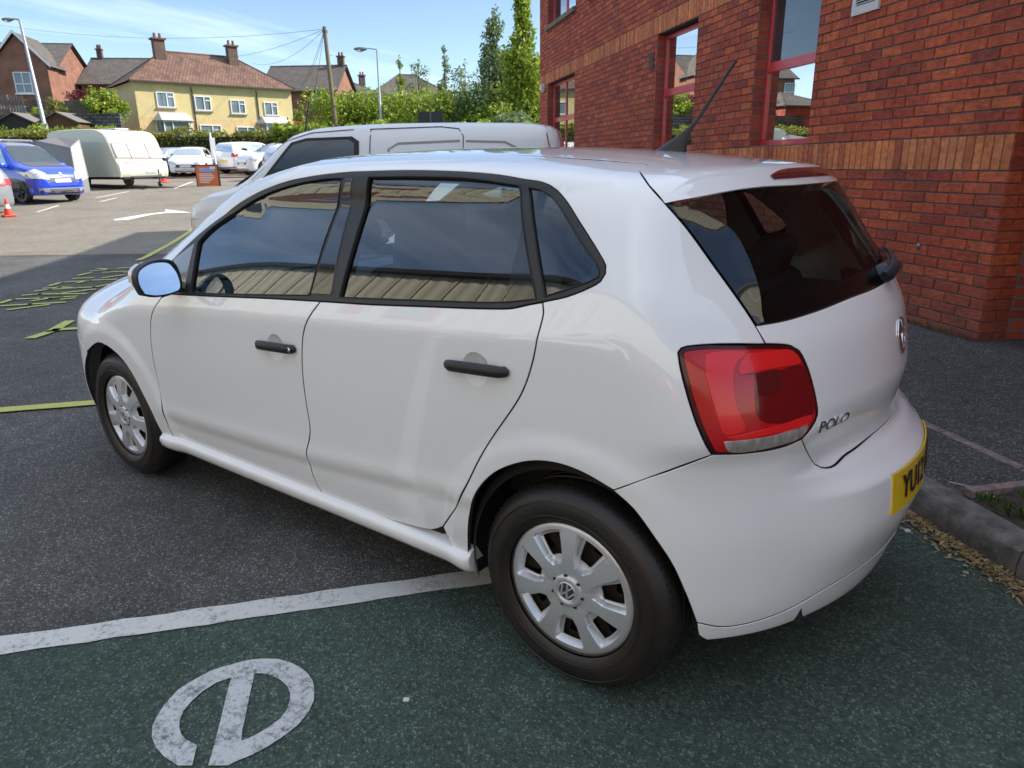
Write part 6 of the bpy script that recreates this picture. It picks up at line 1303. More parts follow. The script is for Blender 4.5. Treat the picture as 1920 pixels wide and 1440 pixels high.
# ================================================================== vehicles
from mathutils.bvhtree import BVHTree
PLW=mat('plate_white',(.72,.72,.68),.4); VGL=glassmat('vehicle_glass',(.5,.5,.5),mul=2.2,back=(.03,.045,.05)); HLM=mat('headlamp_glass',(.62,.62,.60),.08,metal=.4,coat=1); ALU=mat('alloy',(.55,.56,.58),.28,metal=.9)
RLM=mat('rear_lamp_red',(.55,.02,.02),.15,coat=1)
def veh(name,label,pos,head,L,W,H,col,kind='hatch',cat='car',group=None,feats=(),detail=1,rz_=None,sidewin=None,front=True,z=None,rimm=None,tilt=0,plate=True,mirror=True,roofcol=None):
    top={'hatch':[(-.5,.46),(-.495,.62),(-.47,.80),(-.40,.965),(-.2,1.0),(.02,.985),(.12,.93),(.27,.70),(.30,.665),(.42,.60),(.485,.50),(.5,.38)],
     'suv':[(-.5,.48),(-.497,.62),(-.475,.84),(-.43,.96),(-.2,1.0),(.02,.99),(.10,.945),(.24,.73),(.28,.70),(.42,.645),(.485,.54),(.5,.40)],
     'estate':[(-.5,.46),(-.497,.64),(-.475,.80),(-.42,.96),(-.2,1.0),(.02,.985),(.12,.92),(.26,.70),(.30,.665),(.42,.60),(.485,.50),(.5,.38)],
     'van':[(-.5,.35),(-.498,.6),(-.49,.90),(-.475,.965),(-.40,.99),(-.1,1.0),(.10,.985),(.17,.955),(.31,.70),(.34,.665),(.44,.60),(.49,.48),(.5,.36)],
     'mpv':[(-.5,.35),(-.498,.6),(-.485,.92),(-.45,.985),(-.2,1.0),(.02,.985),(.12,.93),(.27,.66),(.31,.62),(.43,.545),(.485,.45),(.5,.34)]}[kind]
    bz={'hatch':.60,'suv':.62,'estate':.60,'van':.60,'mpv':.57}[kind]*H
    zt=pch([a*L for a,b in top],[b*H for a,b in top]); pw=pch([-.5*L,-.49*L,-.46*L,-.40*L,-.2*L,.2*L,.38*L,.455*L,.485*L,.5*L],[W*.36,W*.42,W*.46,W*.485,W*.5,W*.5,W*.485,W*.44,W*.37,W*.28])
    tum={'hatch':.30,'suv':.26,'estate':.28,'van':.16,'mpv':.24}[kind]; zlow=.20*1.0
    xs=np.unique(np.concatenate([np.linspace(-.5,.5,61),[-.499,-.496,-.49,-.482,.482,.49,.496,.499]]))*L
    rows=[]
    for x in xs:
        w_=float(pw(x)); zT=float(zt(x)); zbt=min(bz,zT-.05); e=max(0,(abs(x)/(L/2)-.93)/.07); z0=zlow+.12*e*e; zT=zT if e<1 else zT-.02
        g=max(0,zT-zbt-.05); ins=tum*g*1.5; yb=w_*.955
        P=[(0,z0),(w_*.7,z0),(w_*.95,z0+.03),(w_*.995,z0+.16),(w_,z0+(zbt-z0)*.5),(w_*.985,zbt-.10),(yb+.005,zbt-.02),(yb-ins*.25,zbt+g*.25),(yb-ins*.55,zbt+g*.6),(yb-ins*.85-.02,zbt+g*.92),(yb-ins-.10,zT-.012),(w_*.45,zT+.004),(0,zT+.012)]
        q=catm([(a,b,0) for a,b in P],.5)[:,:2] if 0 else np.array(P); 
        # refine
        t_=np.linspace(0,len(P)-1,37); yy=pch(range(len(P)),[a for a,b in P])(t_); z_=pch(range(len(P)),[b for a,b in P])(t_)
        full=[(x,y,zz_) for y,zz_ in zip(yy,z_)]; rows.append([(a,-b,c) for a,b,c in full[::-1]][:-1]+full)
    body=MB(); body.grid(rows); n=len(rows[0]); body.add(rows[0],[tuple(range(n))]); body.add(rows[-1],[tuple(range(n))])
    gx_,gy_=pos; zz=gz(gx_,gy_)+.012 if z is None else z; t=empty(name,(gx_,gy_,zz),head,label,cat,group); M_=t.matrix_world
    bvh=BVHTree.FromPolygons([Vector(q) for q in body.v],body.f)
    lv=list(body.v); body.v=[tuple(M_@Vector(q)) for q in body.v]; bo=body.build('body',col,t,smooth=38)
    wr=.315 if kind!='suv' else .35; wb=(-.30*L,.315*L)
    def decal(nm,poly,axis,mt,off=.006,gs=.09,par=None,both=False,hole=None):
        outs=[]
        for sg in ((1,-1) if both else (1,)):
            P=np.array(poly,float); mn,mxx=P.min(0),P.max(0); E_=[(i,(i+1)%len(P)) for i in range(len(P))]
            # densify edges
            D=[]; 
            for i in range(len(P)):
                a,b=P[i],P[(i+1)%len(P)]; k=max(1,int(np.linalg.norm(b-a)/gs)); D+= [a+(b-a)*j/k for j in range(k)]
            D=np.array(D); gg=np.stack(np.meshgrid(np.arange(mn[0],mxx[0],gs),np.arange(mn[1],mxx[1],gs)),-1).reshape(-1,2); 
            if len(gg): gg=gg[inpoly(gg,D)]; 
            if len(gg): gg=gg[segdist(gg,D)>gs*.4]
            A=[Vector(q) for q in D]+[Vector(q) for q in gg]; r=delaunay_2d_cdt(A,[(i,(i+1)%len(D)) for i in range(len(D))],[],0,1e-6); vo=np.array([tuple(q) for q in r[0]])
            fs=[f for f in r[2] if inpoly(vo[list(f)].mean(0)[None],D)[0]]
            vs=[]
            for a,b in vo:
                if axis=='side': o,d=Vector((a,sg*3,b)),Vector((0,-sg,0))
                elif axis=='front': o,d=Vector((L,sg*a,b)),Vector((-1,0,0))
                elif axis=='rear': o,d=Vector((-L,sg*a,b)),Vector((1,0,0))
                else: o,d=Vector((a,sg*b,4)),Vector((0,0,-1))
                h=bvh.ray_cast(o,d)
                if h[0] is None: h=bvh.find_nearest(o+d*(3-W/2 if axis=='side' else L/2))
                nrm=h[1]; 
                if nrm.dot(d)>0: nrm=-nrm
                vs.append(tuple(M_@(h[0]+nrm*off)))
            m=MB(); m.add(vs,[tuple(f) for f in fs]); outs.append(m.build(nm,mt,par or t,smooth=60))
        return outs
    # wheels
    for x in wb:
        for s in (1,-1):
            c=M_@Vector((x,s*(W/2-.10),wr)); wl_=bpy.data.objects.new('wheel',None); wl_.matrix_world=Matrix.Translation(c)@Matrix.Rotation(head,4,'Z'); wl_.location=c; wl_.rotation_euler=(0,0,head); wl_.empty_display_size=.1; finish(wl_,t)
            m=MB(); m.lathe([(wr*.62,-.09),(wr*.66,.085),(wr*.9,.10),(wr,.07),(wr,-.09),(wr*.8,-.10),(wr*.62,-.09)],32,'y'); m.v=[tuple(M_@Vector((x+a,s*(W/2-.10)+s*b,wr+c_))) for a,b,c_ in m.v]; m.build('tyre',TYRE,wl_,smooth=40)
            m=MB(); m.lathe([(0,.075),(wr*.12,.078),(wr*.14,.065),(wr*.6,.055),(wr*.65,.08)],32,'y'); 
            for k in range(5):
                a=2*PI*k/5; m.tube([(wr*.1*math.cos(a),.082,wr*.1*math.sin(a)),(wr*.62*math.cos(a),.084,wr*.62*math.sin(a))],[.045,.03],6)
            m.v=[tuple(M_@Vector((x+a,s*(W/2-.10)+s*b,wr+c_))) for a,b,c_ in m.v]; m.build('rim',rimm or ALU,wl_,smooth=40)
        ang=np.linspace(R(-12),R(192),22); decal('wheel_arch',[(x+wr*1.17*math.cos(a),max(zlow-.01,wr+wr*1.17*math.sin(a))) for a in ang],'side',MATS['liner_gap_shade'],.004,both=True)
    c=lambda *q:[(a*L,b*H) for a,b in q]
    sw=sidewin if sidewin is not None else {'hatch':[c((.225,.635),(.12,.895),(.005,.925),(.0,.64)),c((-.015,.64),(-.012,.93),(-.20,.93),(-.225,.65))],
      'suv':[c((.20,.66),(.10,.90),(.01,.925),(.005,.665)),c((-.01,.665),(-.005,.925),(-.20,.915),(-.23,.68)),c((-.245,.69),(-.22,.915),(-.33,.88),(-.38,.73))],
      'estate':[c((.225,.635),(.12,.895),(.005,.925),(.0,.64)),c((-.015,.64),(-.012,.93),(-.18,.925),(-.20,.65)),c((-.215,.65),(-.195,.92),(-.33,.90),(-.40,.70))],
      'mpv':[c((.215,.60),(.11,.88),(-.02,.92),(-.03,.60)),c((-.045,.60),(-.035,.92),(-.22,.92),(-.24,.60)),c((-.26,.61),(-.25,.92),(-.40,.90),(-.43,.63))],
      'van':[c((.27,.635),(.175,.885),(.14,.905),(.03,.91),(.015,.89),(.015,.635))]}[kind]
    for q in sw: decal('side_window',q,'side',VGL,.008,both=True); 
    # windscreen and rear glass
    hw=W*.5
    if kind in('mpv','van'): ws=[(-hw*.80,.655*H),(hw*.80,.655*H),(hw*.66,.93*H),(-hw*.66,.93*H)]
    else: ws=[(-hw*.80,.70*H if kind!='suv' else .73*H),(hw*.80,.70*H if kind!='suv' else .73*H),(hw*.62,.945*H),(-hw*.62,.945*H)]
    decal('windscreen',ws,'front',VGL,.008)
    if kind!='van': decal('rear_window',[(-hw*.70,.66*H),(hw*.70,.66*H),(hw*.58,.91*H),(-hw*.58,.91*H)],'rear',VGL,.008)
    zf=.40*H; 
    decal('headlight',[(hw*.50,zf),(hw*.93,zf+.03),(hw*.95,zf+.14),(hw*.72,zf+.16),(hw*.52,zf+.08)],'front',HLM,.008,gs=.06,both=True)
    decal('grille',[(-hw*.48,zf-.12),(hw*.48,zf-.12),(hw*.55,zf-.01),(-hw*.55,zf-.01)],'front',TRIM,.008); decal('lower_grille',[(-hw*.6,.255),(hw*.6,.255),(hw*.55,.35),(-hw*.55,.35)],'front',TRIM,.008)
    if plate: decal('number_plate',[(-.26,zf-.14),(.26,zf-.14),(.26,zf-.04),(-.26,zf-.04)],'front',PLW,.016); decal('number_plate',[(-.26,.36*H),(.26,.36*H),(.26,.36*H+.11),(-.26,.36*H+.11)],'rear',YEL,.016)
    decal('tail_light',[(hw*.62,.52*H),(hw*.95,.50*H),(hw*.95,.62*H),(hw*.66,.63*H)],'rear',RLM,.010,gs=.06,both=True)
    decal('bumper_strip',[(-hw*.9,.27),(hw*.9,.27),(hw*.9,.31),(-hw*.9,.31)],'rear',TRIM,.006)
    if mirror:
        for s in (1,-1):
            m=MB(); m.add(*rbox((.205*L,s*(W/2+.07),bz+.07),(.14,.20,.15),.05)); m.v=[tuple(M_@Vector(q)) for q in m.v]; m.build('door_mirror',col,t,smooth=60)
    return t,decal,M_,bvh,(L,W,H)
WH=mat('car_white',(.78,.78,.78),.35,coat=1); SLV=mat('car_silver',(.42,.43,.46),.35,metal=.6,coat=1); BLU=mat('car_blue',(.015,.06,.55),.3,coat=1); BLUD=mat('car_dusty_grey',(.075,.065,.085),.5,coat=.4)
def yawto(px): return yaw+math.atan2((960-px)/1326.5,1)
# white van beside the hatchback
va_=Vector((3.12,-3.98)); vd=Vector((math.cos(R(30)),math.sin(R(30)))); vn=Vector((vd.y,-vd.x)); vL=4.22; vc=va_+vd*vL/2+vn*.87; vh=math.atan2(vd.y,vd.x)
van,dec,VM,vb,(L,W,H)=veh('van','white panel van parked close beyond the hatchback',(vc.x,vc.y),vh,vL,1.74,1.84,mat('van_white',(.72,.725,.74),.35,coat=1),'van','van',z=.012)
SEAM=mat('seam_dark',(.02,.02,.022),.8); CONTR=mat('van_groove',(.28,.27,.26),.6)
def strip(nm,pts,w_,mt,off=.003,both=False):
    pts=[Vector(q) for q in pts]; Lp=[];Rp=[]
    for i,p_ in enumerate(pts):
        d=(pts[min(i+1,len(pts)-1)]-pts[max(i-1,0)]).normalized(); q=Vector((-d.y,d.x))*w_/2; Lp.append(tuple(p_+q)); Rp.append(tuple(p_-q))
    dec(nm,Lp+Rp[::-1],'side',mt,off,gs=.08,both=both)
cz=lambda l:[(a*L,b*H) for a,b in l]
dec('window_rubber',cz([(.285,.62),(.18,.90),(.14,.922),(.022,.928),(.003,.90),(.003,.62)]),'side',RUB,.005,both=True)
strip('shut_line',cz([(-.022,.30),(-.025,.965)]),.010,SEAM,.004,True)
strip('shut_line',cz([(-.022,.965),(-.20,.972),(-.245,.96),(-.258,.92),(-.258,.30)]),.009,SEAM,.004,True)
strip('shut_line',cz([(.33,.66),(.26,.80),(.20,.905),(.13,.95),(.02,.965)]),.009,SEAM,.004,True)
strip('shut_line',cz([(-.475,.30),(-.478,.75),(-.455,.97)]),.010,SEAM,.004,True)
strip('side_groove',cz([(-.07,.60),(-.072,.855),(-.095,.885),(-.25,.895)]),.022,CONTR,.004,True)
strip('side_groove',cz([(-.265,.893),(-.36,.885),(-.40,.84),(-.42,.78),(-.43,.6)]),.022,CONTR,.004,True)
strip('rubbing_strip',cz([(.30,.30),(-.44,.30)]),.10,TRIM,.012,True)
m=MB(); b=VM@Vector((.18*L,.30,H*.95)); m.tube([b,b+Vector((-.45,.25,.35))*.9],[.012,.004],6); m.build('aerial',TRIM,van)
dec('turn_signal',[(W*.40,.60),(W*.465,.60),(W*.47,.72),(W*.42,.76)],'front',mat('amber_lens',(.55,.16,.12),.2,coat=1),.014,gs=.05,both=True)
# blue van on the left
bv,bdec,BM,bb,(bL,bW,bH)=veh('blue_van','blue and dusty grey small van with pale headlights facing right at the left edge',(26.2,-7.35),yawto(100)+PI+.60,4.2,1.80,1.82,BLU,'mpv','van',rimm=mat('rim_black',(.02,.018,.018),.5))
bdec('roof_panel',[(-2.0,-.55),(.75,-.55),(.75,.55),(-2.0,.55)],'top',mat('roof_grey',(.22,.21,.20),.6),.006,gs=.2)
bdec('bonnet_panel',[(1.15,-.62),(1.62,-.55),(1.62,.55),(1.15,.62)],'top',BLUD,.006,gs=.12)
bdec('lower_side',[(-2.0,.22),(1.92,.22),(1.7,.62),(1.2,.72),(-2.0,.78)],'side',BLUD,.0055,gs=.2,both=True)
bdec('bumper',[(-.82,.22),(.82,.22),(.84,.42),(-.84,.42)],'front',mat('bumper_grey',(.28,.28,.31),.5),.007,gs=.1)
for z in (.27,.32,.37): bdec('air_slat',[(-.45,z),(.5,z),(.5,z+.022),(-.45,z+.022)],'front',TRIM,.012,gs=.2)
bdec('fog_lamp',[(.68+.05*math.cos(a),.31+.05*math.sin(a)) for a in np.linspace(0,5.9,10)],'front',TRIM,.012,gs=.1,both=True)
bdec('headlight_cover',[(.42,.66),(.86,.72),(.88,.92),(.66,.98),(.48,.86)],'front',mat('headlamp_glass'),.014,gs=.07,both=True)
bdec('maker_badge',[(-.05,.78),(.05,.78),(.05,.88),(-.05,.88)],'front',CHROME,.016,gs=.2)
m=MB(); 
for y in (-.5,.5): m.tube([BM@Vector((-.9,y,1.86)),BM@Vector((.3,y,1.86))],.025,6)
m.tube([BM@Vector((.2,-.55,1.87)),BM@Vector((.2,.55,1.87))],.03,6); m.build('roof_bar',ALU,bv,kind='stuff')
# far row of cars
G_='white cars in the far row'
veh('parked_car','small silver hatchback just right of the caravan, facing left',(36.9,-18.2),yawto(300)+PI-.75,3.9,1.68,1.45,SLV,'hatch')
fi,fd,_,_,_=veh('parked_car','white hatchback facing the camera just left of the orange sign',(35.3,-18.7),yawto(365)+PI+.16*0-.20,3.97,1.73,1.47,WH,'hatch',z=None)
s1,sd1,_,_,_=veh('parked_car','white suv seen from behind with a square red tail light, right of the orange sign',(35.5,-22.4),yawto(465)-.78,4.3,1.80,1.62,WH,'suv')
veh('parked_car','white suv facing left with a black patch on its nose, between two others',(32.4,-21.9),yawto(520)+PI-1.05,4.3,1.78,1.60,WH,'suv')
es,ed,EM,_,_=veh('parked_car','white estate with black roof rails seen from behind, nearest the panel van',(27.9,-20.2),yawto(545)-.72,4.5,1.78,1.50,WH,'estate')
m=MB()
for y in (-.62,.62): m.tube([EM@Vector((-1.4,y,1.52)),EM@Vector((-1.3,y,1.56)),EM@Vector((.2,y,1.56)),EM@Vector((.3,y,1.5))],.02,6)
for x in (-.9,-.1): m.tube([EM@Vector((x,-.62,1.57)),EM@Vector((x,.62,1.57))],.018,6)
m.build('roof_rail',TRIM,es,kind='stuff')
veh('parked_car','dark blue car half hidden behind the panel van windscreen',(21.2,-16.2),yawto(590)-.5,4.2,1.76,1.5,mat('car_navy',(.02,.035,.08),.3,coat=1),'hatch')
gv,_,_,_,_=veh('parked_car','grey car cut off by the left edge of the picture beside the cone',(22.7,-3.6),yawto(0)+PI-1.15,4.2,1.8,1.5,mat('car_grey',(.20,.21,.23),.35,coat=.8),'hatch')
# cars standing outside the frame in front of the warehouse, seen only as reflections in the paintwork
veh('parked_car','silver estate in front of the cream warehouse, outside the picture',(9.0,8.6),.12,4.5,1.78,1.5,SLV,'estate'); veh('parked_car','white suv in front of the cream warehouse, outside the picture',(3.2,8.5),3.1,4.3,1.8,1.62,WH,'suv'); veh('parked_car','red hatchback in front of the cream warehouse, outside the picture',(-2.6,8.7),.1,3.9,1.7,1.45,mat('car_red',(.45,.02,.02),.3,coat=1),'hatch')
# skip
sk=empty('skip',(19.6,-3.9,gz(19.6,-3.9)),0,'orange tipping skip with a pink-red rim cut by the left edge','skip'); M_=Matrix.Translation((19.75,-4.0,gz(19.6,-3.9)+.0))@Matrix.Rotation(yawto(0)-PI/2,4,'Z')
SKO=mat('skip_orange',(.72,.28,.02),.5,var=.25,vs=3)
m=MB(); V=[(-1.6,-.8,.55),(.10,-.8,.55),(.10,.8,.55),(-1.6,.8,.55),(-2.0,-.9,1.25),(.45,-.9,1.25),(.45,.9,1.25),(-2.0,.9,1.25)]; m.add(V,[(0,1,5,4),(1,2,6,5),(2,3,7,6),(3,0,4,7),(0,3,2,1)]); m.v=[tuple(M_@Vector(q)) for q in m.v]; m.build('tub',SKO,sk)
m=MB(); m.tube([(-2.0,-.9,1.25),(.45,-.9,1.25),(.45,.9,1.25),(-2,.9,1.25),(-2,-.9,1.25)],.045,6); m.v=[tuple(M_@Vector(q)) for q in m.v]; m.build('rim',SKO,sk)
m=MB(); m.add([(-2,-.9,1.27),(.42,-.9,1.27),(-1.4,-.3,2.0),(-2.0,-.3,2.0)],[(0,1,2,3)]); m.v=[tuple(M_@Vector(q)) for q in m.v]; m.build('load',mat('rust_board',(.15,.06,.03),.9),sk)
m=MB(); m.tube([(.42,-.9,1.28),(-1.4,-.3,2.02)],.04,6); m.v=[tuple(M_@Vector(q)) for q in m.v]; m.build('edge_pole',mat('pink_red',(.70,.14,.10),.5),sk)
m=MB(); m.box((-1.2,0,.25),(.8,.8,.5)); m.v=[tuple(M_@Vector(q)) for q in m.v]; m.build('stand',mat('liner_gap_shade'),sk)
# caravan
cc=Vector(WP(30.6,at(208,30.6))); ch=yawto(240)+PI+.50; cv=empty('caravan',(cc.x,cc.y,gz(*cc)+.012),ch,'cream touring caravan with silvered front windows behind the blue van','caravan'); CMt=cv.matrix_world.copy()@Matrix.Diagonal((1,.92,.885,1))
CRV=mat('caravan_cream',(.70,.67,.52),.4,coat=.4); CRS=mat('caravan_side_shaded',(.52,.55,.45),.45,coat=.3)  # sides a darker, cooler cream: their shade put into the colour
prof=[(2.55,.42),(2.62,.60),(2.58,1.02),(2.52,1.10),(2.12,1.98),(1.95,2.22),(1.6,2.38),(.8,2.46),(-1.8,2.46),(-2.3,2.36),(-2.5,1.9),(-2.55,.9),(-2.5,.42)]
pr=[tuple(q[:2]) for q in catm([(a,b,0) for a,b in prof],.12)]; m=MB(); nn2=len(pr); rr3=[]
for y,k in ((-1.10,0),(-1.06,1),(1.06,1),(1.10,0)):
    cxx,czz=0,1.4; rr3.append([(cxx+(a-cxx)*(1-.018*(1-k)),y,czz+(b-czz)*(1-.02*(1-k))) for a,b in pr])
m.grid(rr3); m.v=[tuple(CMt@Vector(q)) for q in m.v]; m.build('shell',CRV,cv,smooth=35)
for s in (-1,1):
    m=MB(); m.prism([(a,b) for a,b in [( (q[0])*.982,1.4+(q[1]-1.4)*.98) for q in pr]],s*1.10,s*1.108,lambda a,b,h:(a,h,b)); m.v=[tuple(CMt@Vector(q)) for q in m.v]; m.build('side_panel',CRS,cv)
def cbox(nm,c,d,mt,par=cv,rot=None,bev=0):
    m=MB(); 
    if bev: m.add(*rbox(c,d,bev,0,rot or 0))
    else:
        M2=Matrix.Translation(c)@Matrix.Rotation(rot or 0,4,'Y'); m.box((0,0,0),d,M=M2)
    m.v=[tuple(CMt@Vector(q)) for q in m.v]; return m.build(nm,mt,par,smooth=40 if bev else False)
SILW=mat('silver_blind',(.30,.28,.33),.35,metal=.0,var=.35,vs=4,coat=.6); BRNW=mat('brown_window',(.20,.14,.10),.2,coat=1)
an=math.atan2(2.52-2.12,1.98-1.10)
for y,w_ in ((-.72,.60),(0,.78),(.72,.60)):
    f=cbox('window_frame',(2.33+.012,y,1.53),(.02,w_+.05,.70),mat('grey_rubber',(.16,.13,.13),.6),rot=-an); cbox('front_window',(2.345+.010,y,1.53),(.02,w_-.02,.62),SILW,par=f,rot=-an)
cbox('gas_locker',(2.60,0,.82),(.03,1.5,.42),CRV,bev=.01); cbox('locker_groove',(2.615,0,1.045),(.02,1.9,.02),GUT); cbox('number_plate',(2.64,.30,.66),(.01,.5,.1),PLW)
f=cbox('side_window',(1.0,1.115,1.55),(.85,.03,.55),mat('brown_rubber',(.12,.085,.07),.6),bev=.012); cbox('pane',(1.0,1.135,1.55),(.76,.01,.46),BRNW,par=f)
f=cbox('side_window',(-.6,1.115,1.55),(1.1,.03,.55),mat('brown_rubber'),bev=.012); cbox('pane',(-.6,1.135,1.55),(1.0,.01,.46),BRNW,par=f)
cbox('black_corner',(2.47,1.05,1.17),(.16,.12,.14),mat('liner_gap_shade'),bev=.03); cbox('waist_line',(0,1.114,.92),(4.9,.01,.025),GUT); cbox('skirt_line',(0,1.114,.52),(4.9,.01,.02),GUT); cbox('chassis',(.4,0,.38),(4.4,1.9,.10),mat('liner_gap_shade')); cbox('roof_vent',(.6,.2,2.50),(1.1,.6,.07),VENT,bev=.02)
m=MB(); m.tube([(2.5,-.6,.45),(3.6,0,.48)],.05,6); m.tube([(2.5,.6,.45),(3.6,0,.48)],.05,6); m.tube([(3.5,0,.50),(3.8,0,.52)],.06,8); m.v=[tuple(CMt@Vector(q)) for q in m.v]; m.build('tow_frame',mat('hitch_white',(.5,.5,.46),.6),cv,kind='stuff')
m=MB(); m.tube([(3.35,.12,.75),(3.35,.12,.15)],.03,8); m.lathe([(0,-.03),(.11,-.03),(.11,.03),(0,.03)],16,'y',(3.35,.12,.11)); m.v=[tuple(CMt@Vector(q)) for q in m.v]; m.build('jockey_wheel',TRIM,cv,smooth=40)
for s in (-1,1):
    m=MB(); m.lathe([(0,-.08),(.31,-.08),(.31,.08),(.18,.09),(0,.07)],24,'y',(-.2,s*.98,.31)); m.v=[tuple(CMt@Vector(q)) for q in m.v]; m.build('wheel',TYRE,cv,smooth=40)
# grey awning trailer tent between blue van and caravan
aw=empty('awning',(29,-9.5,.6),0,'grey fabric awning standing between the blue van and the caravan','awning'); AWG=mat('awning_grey',(.26,.27,.28),.85,var=.15,vs=2); AWL=mat('awning_pale',(.58,.53,.42),.85); AWT=mat('awning_top',(.16,.15,.16),.9)
def wp3(px,py,Z):
    d=f_+r2*((px-960)/1326.5)-u2*((py-720)/1326.5); h_=Vector((hx,hy,0)); return tuple(Vector((CX,CY,1.4087))+d*(Z/d.dot(h_)))
A=[wp3(68,264,28.5),wp3(132,277,27.2),wp3(148,263,27.9),wp3(145,345,27.2),wp3(165,333,27.9),wp3(75,345,28.5),wp3(105,257,29.3),wp3(-60,262,30.5),wp3(-60,350,30.5)]
m=MB(); m.add([A[0],A[1],A[3],A[5]],[(0,1,2,3)]); m.build('front_panel',AWG,aw,fix=False); m=MB(); m.add([A[1],A[2],A[4],A[3]],[(0,1,2,3)]); m.build('side_panel',AWL,aw,fix=False); m=MB(); m.add([A[0],A[1],A[2],A[6]],[(0,1,3),(1,2,3)]); m.build('roof_panel',AWT,aw,fix=False); m=MB(); m.add([A[7],A[0],A[5],A[8]],[(0,1,2,3)]); m.build('rear_panel',mat('awning_slate',(.16,.17,.19),.85),aw,fix=False)
m=MB(); m.add([wp3(33,277,28.35),wp3(70,277,28.1),wp3(70,282,28.1),wp3(33,282,28.35)],[(0,1,2,3)]); m.build('name_strip',mat('pale_blue_strip',(.45,.50,.62),.6),aw,fix=False)
m=MB(); 
for a,b in ((0,1),(1,2),(1,3),(0,5),(2,4)): m.tube([A[a],A[b]],.025,5)
m.build('awning_pole',mat('pole_grey',(.3,.3,.3),.5),aw,kind='stuff')
for i,(a,b) in enumerate(((3,5),(3,4))):
    m=MB(); p_,q=Vector(A[a]),Vector(A[b]); m.add([tuple(p_),tuple(q),(q.x,q.y,gz(q.x,q.y)),(p_.x,p_.y,gz(p_.x,p_.y))],[(0,1,2,3)]); m.build('skirt',mat('awning_skirt',(.20,.20,.21),.9),aw,fix=False)
# ================================================================== warehouse across the yard (reflected in the glass)
wh=empty('warehouse',(8,16,0),0,'cream ribbed metal warehouse facing the parked hatchback, outside the picture','building')
CL=mat('cream_cladding',(.66,.62,.46),.5,coat=.2); WX0,WX1,WY,WZ0,WZ1=-22,34,10.8,2.3,7.0
m=MB(); m.grid([[(x,WY+(.0 if i%4<2 else .035),z) for i,x in enumerate(np.arange(WX0,WX1,.125))] for z in (WZ0,WZ1)]); m.build('cladding',CL,wh)
for x in np.arange(WX0,WX1,1.0):
    m=MB(); m.box((x,WY-.015,(WZ0+WZ1)/2),(.03,.03,WZ1-WZ0)); m.build('cladding_joint',mat('joint_brown',(.12,.10,.08),.7),wh)
m=MB(); m.box(((WX0+WX1)/2,WY+4,WZ0/2-.3),(WX1-WX0,8.0,WZ0+.6)); me=m.mesh('brick_base',HBR); uvbox(me); finish(bpy.data.objects.new('brick_base',me),wh)
m=MB(); m.add([(WX0,WY-.2,WZ1),(WX1,WY-.2,WZ1),(WX1,WY+9,WZ1+1.2),(WX0,WY+9,WZ1+1.2)],[(0,1,2,3)]); m.box(((WX0+WX1)/2,WY-.1,WZ1),(WX1-WX0,.3,.22)); m.build('roof',GUT,wh)
m=MB(); m.box(((WX0+WX1)/2,WY+8.5,3),(WX1-WX0,.3,7)); m.build('rear_wall',CL,wh)
m=MB(); m.box((4.2,WY-.06,3.5),(4.8,.06,1.0)); sb_=m.build('sign_panel',SW,wh); m=MB(); m.lathe([(0,-.11),(.42,-.10),(.44,-.09)],28,'y',(5.6,WY,3.5)); m.v=[(5.6+(x-5.6)*1.4,y,z) for x,y,z in m.v]; m.build('oval_logo',mat('sign_green'),sb_); m=MB(); m.lathe([(0,-.13),(.33,-.12),(.34,-.11)],28,'y',(5.6,WY,3.5)); m.v=[(5.6+(x-5.6)*1.4,y,z) for x,y,z in m.v]; m.build('oval_centre',SK,sb_)
for i,w_ in enumerate((1.6,2.0)): m=MB(); m.box((3.2,WY-.10,3.62-i*.25),(w_,.02,.10)); m.build('text_line',mat('text_grey',(.3,.3,.3),.6),sb_)
m=MB(); m.box((11.5,WY-.06,4.6),(1.6,.08,.9)); r_w=m.build('window',mat('frame_red',(.5,.03,.03),.4),wh); m=MB(); m.box((11.5,WY-.11,4.6),(1.3,.02,.6)); m.build('pane',PANEW,r_w)
m=MB(); m.lathe([(0,-.10),(.35,-.10),(.36,-.05)],24,'y',(13.6,WY,4.5)); m.build('alarm_disc',mat('frame_red'),wh)
for x,w_ in ((-4,3.0),(19,3.2),(0.5,1.0)): m=MB(); m.box((x,WY-.05,1.2),(w_,.12,2.4)); m.build('door',mat('door_dark',(.06,.06,.08),.5),wh)
for ti_,x in enumerate((-14,-9.5,-2,3.5,12,22,27)):
    tree('tree',['leftmost','second','third','fourth','fifth','sixth','rightmost'][ti_]+' in the line of leafy trees behind the warehouse, outside the picture',x,WY+13,8.6+1.2*math.sin(x*3),6.5,LF_D if int(x)%2 else LF_L,n=2600,leaf=.22,shape='bush',z0=0,dens=22,group='trees behind the warehouse')
# brick houses further left, seen in the windows of the brick building
house('brick_house','brick house left of the picture, mirrored in the building windows',(62,-6),math.radians(92)-PI/2*0+PI,15,8,2.2,5.0,3.0,HBR,RTG,False,[(-5,3.6,1.3,1.4,'m'),(-1,3.6,1.3,1.4,'m'),(4,3.6,1.3,1.4,'m'),(-4,1.2,1.8,1.4,'m'),(3,1.2,1.8,1.4,'m')])
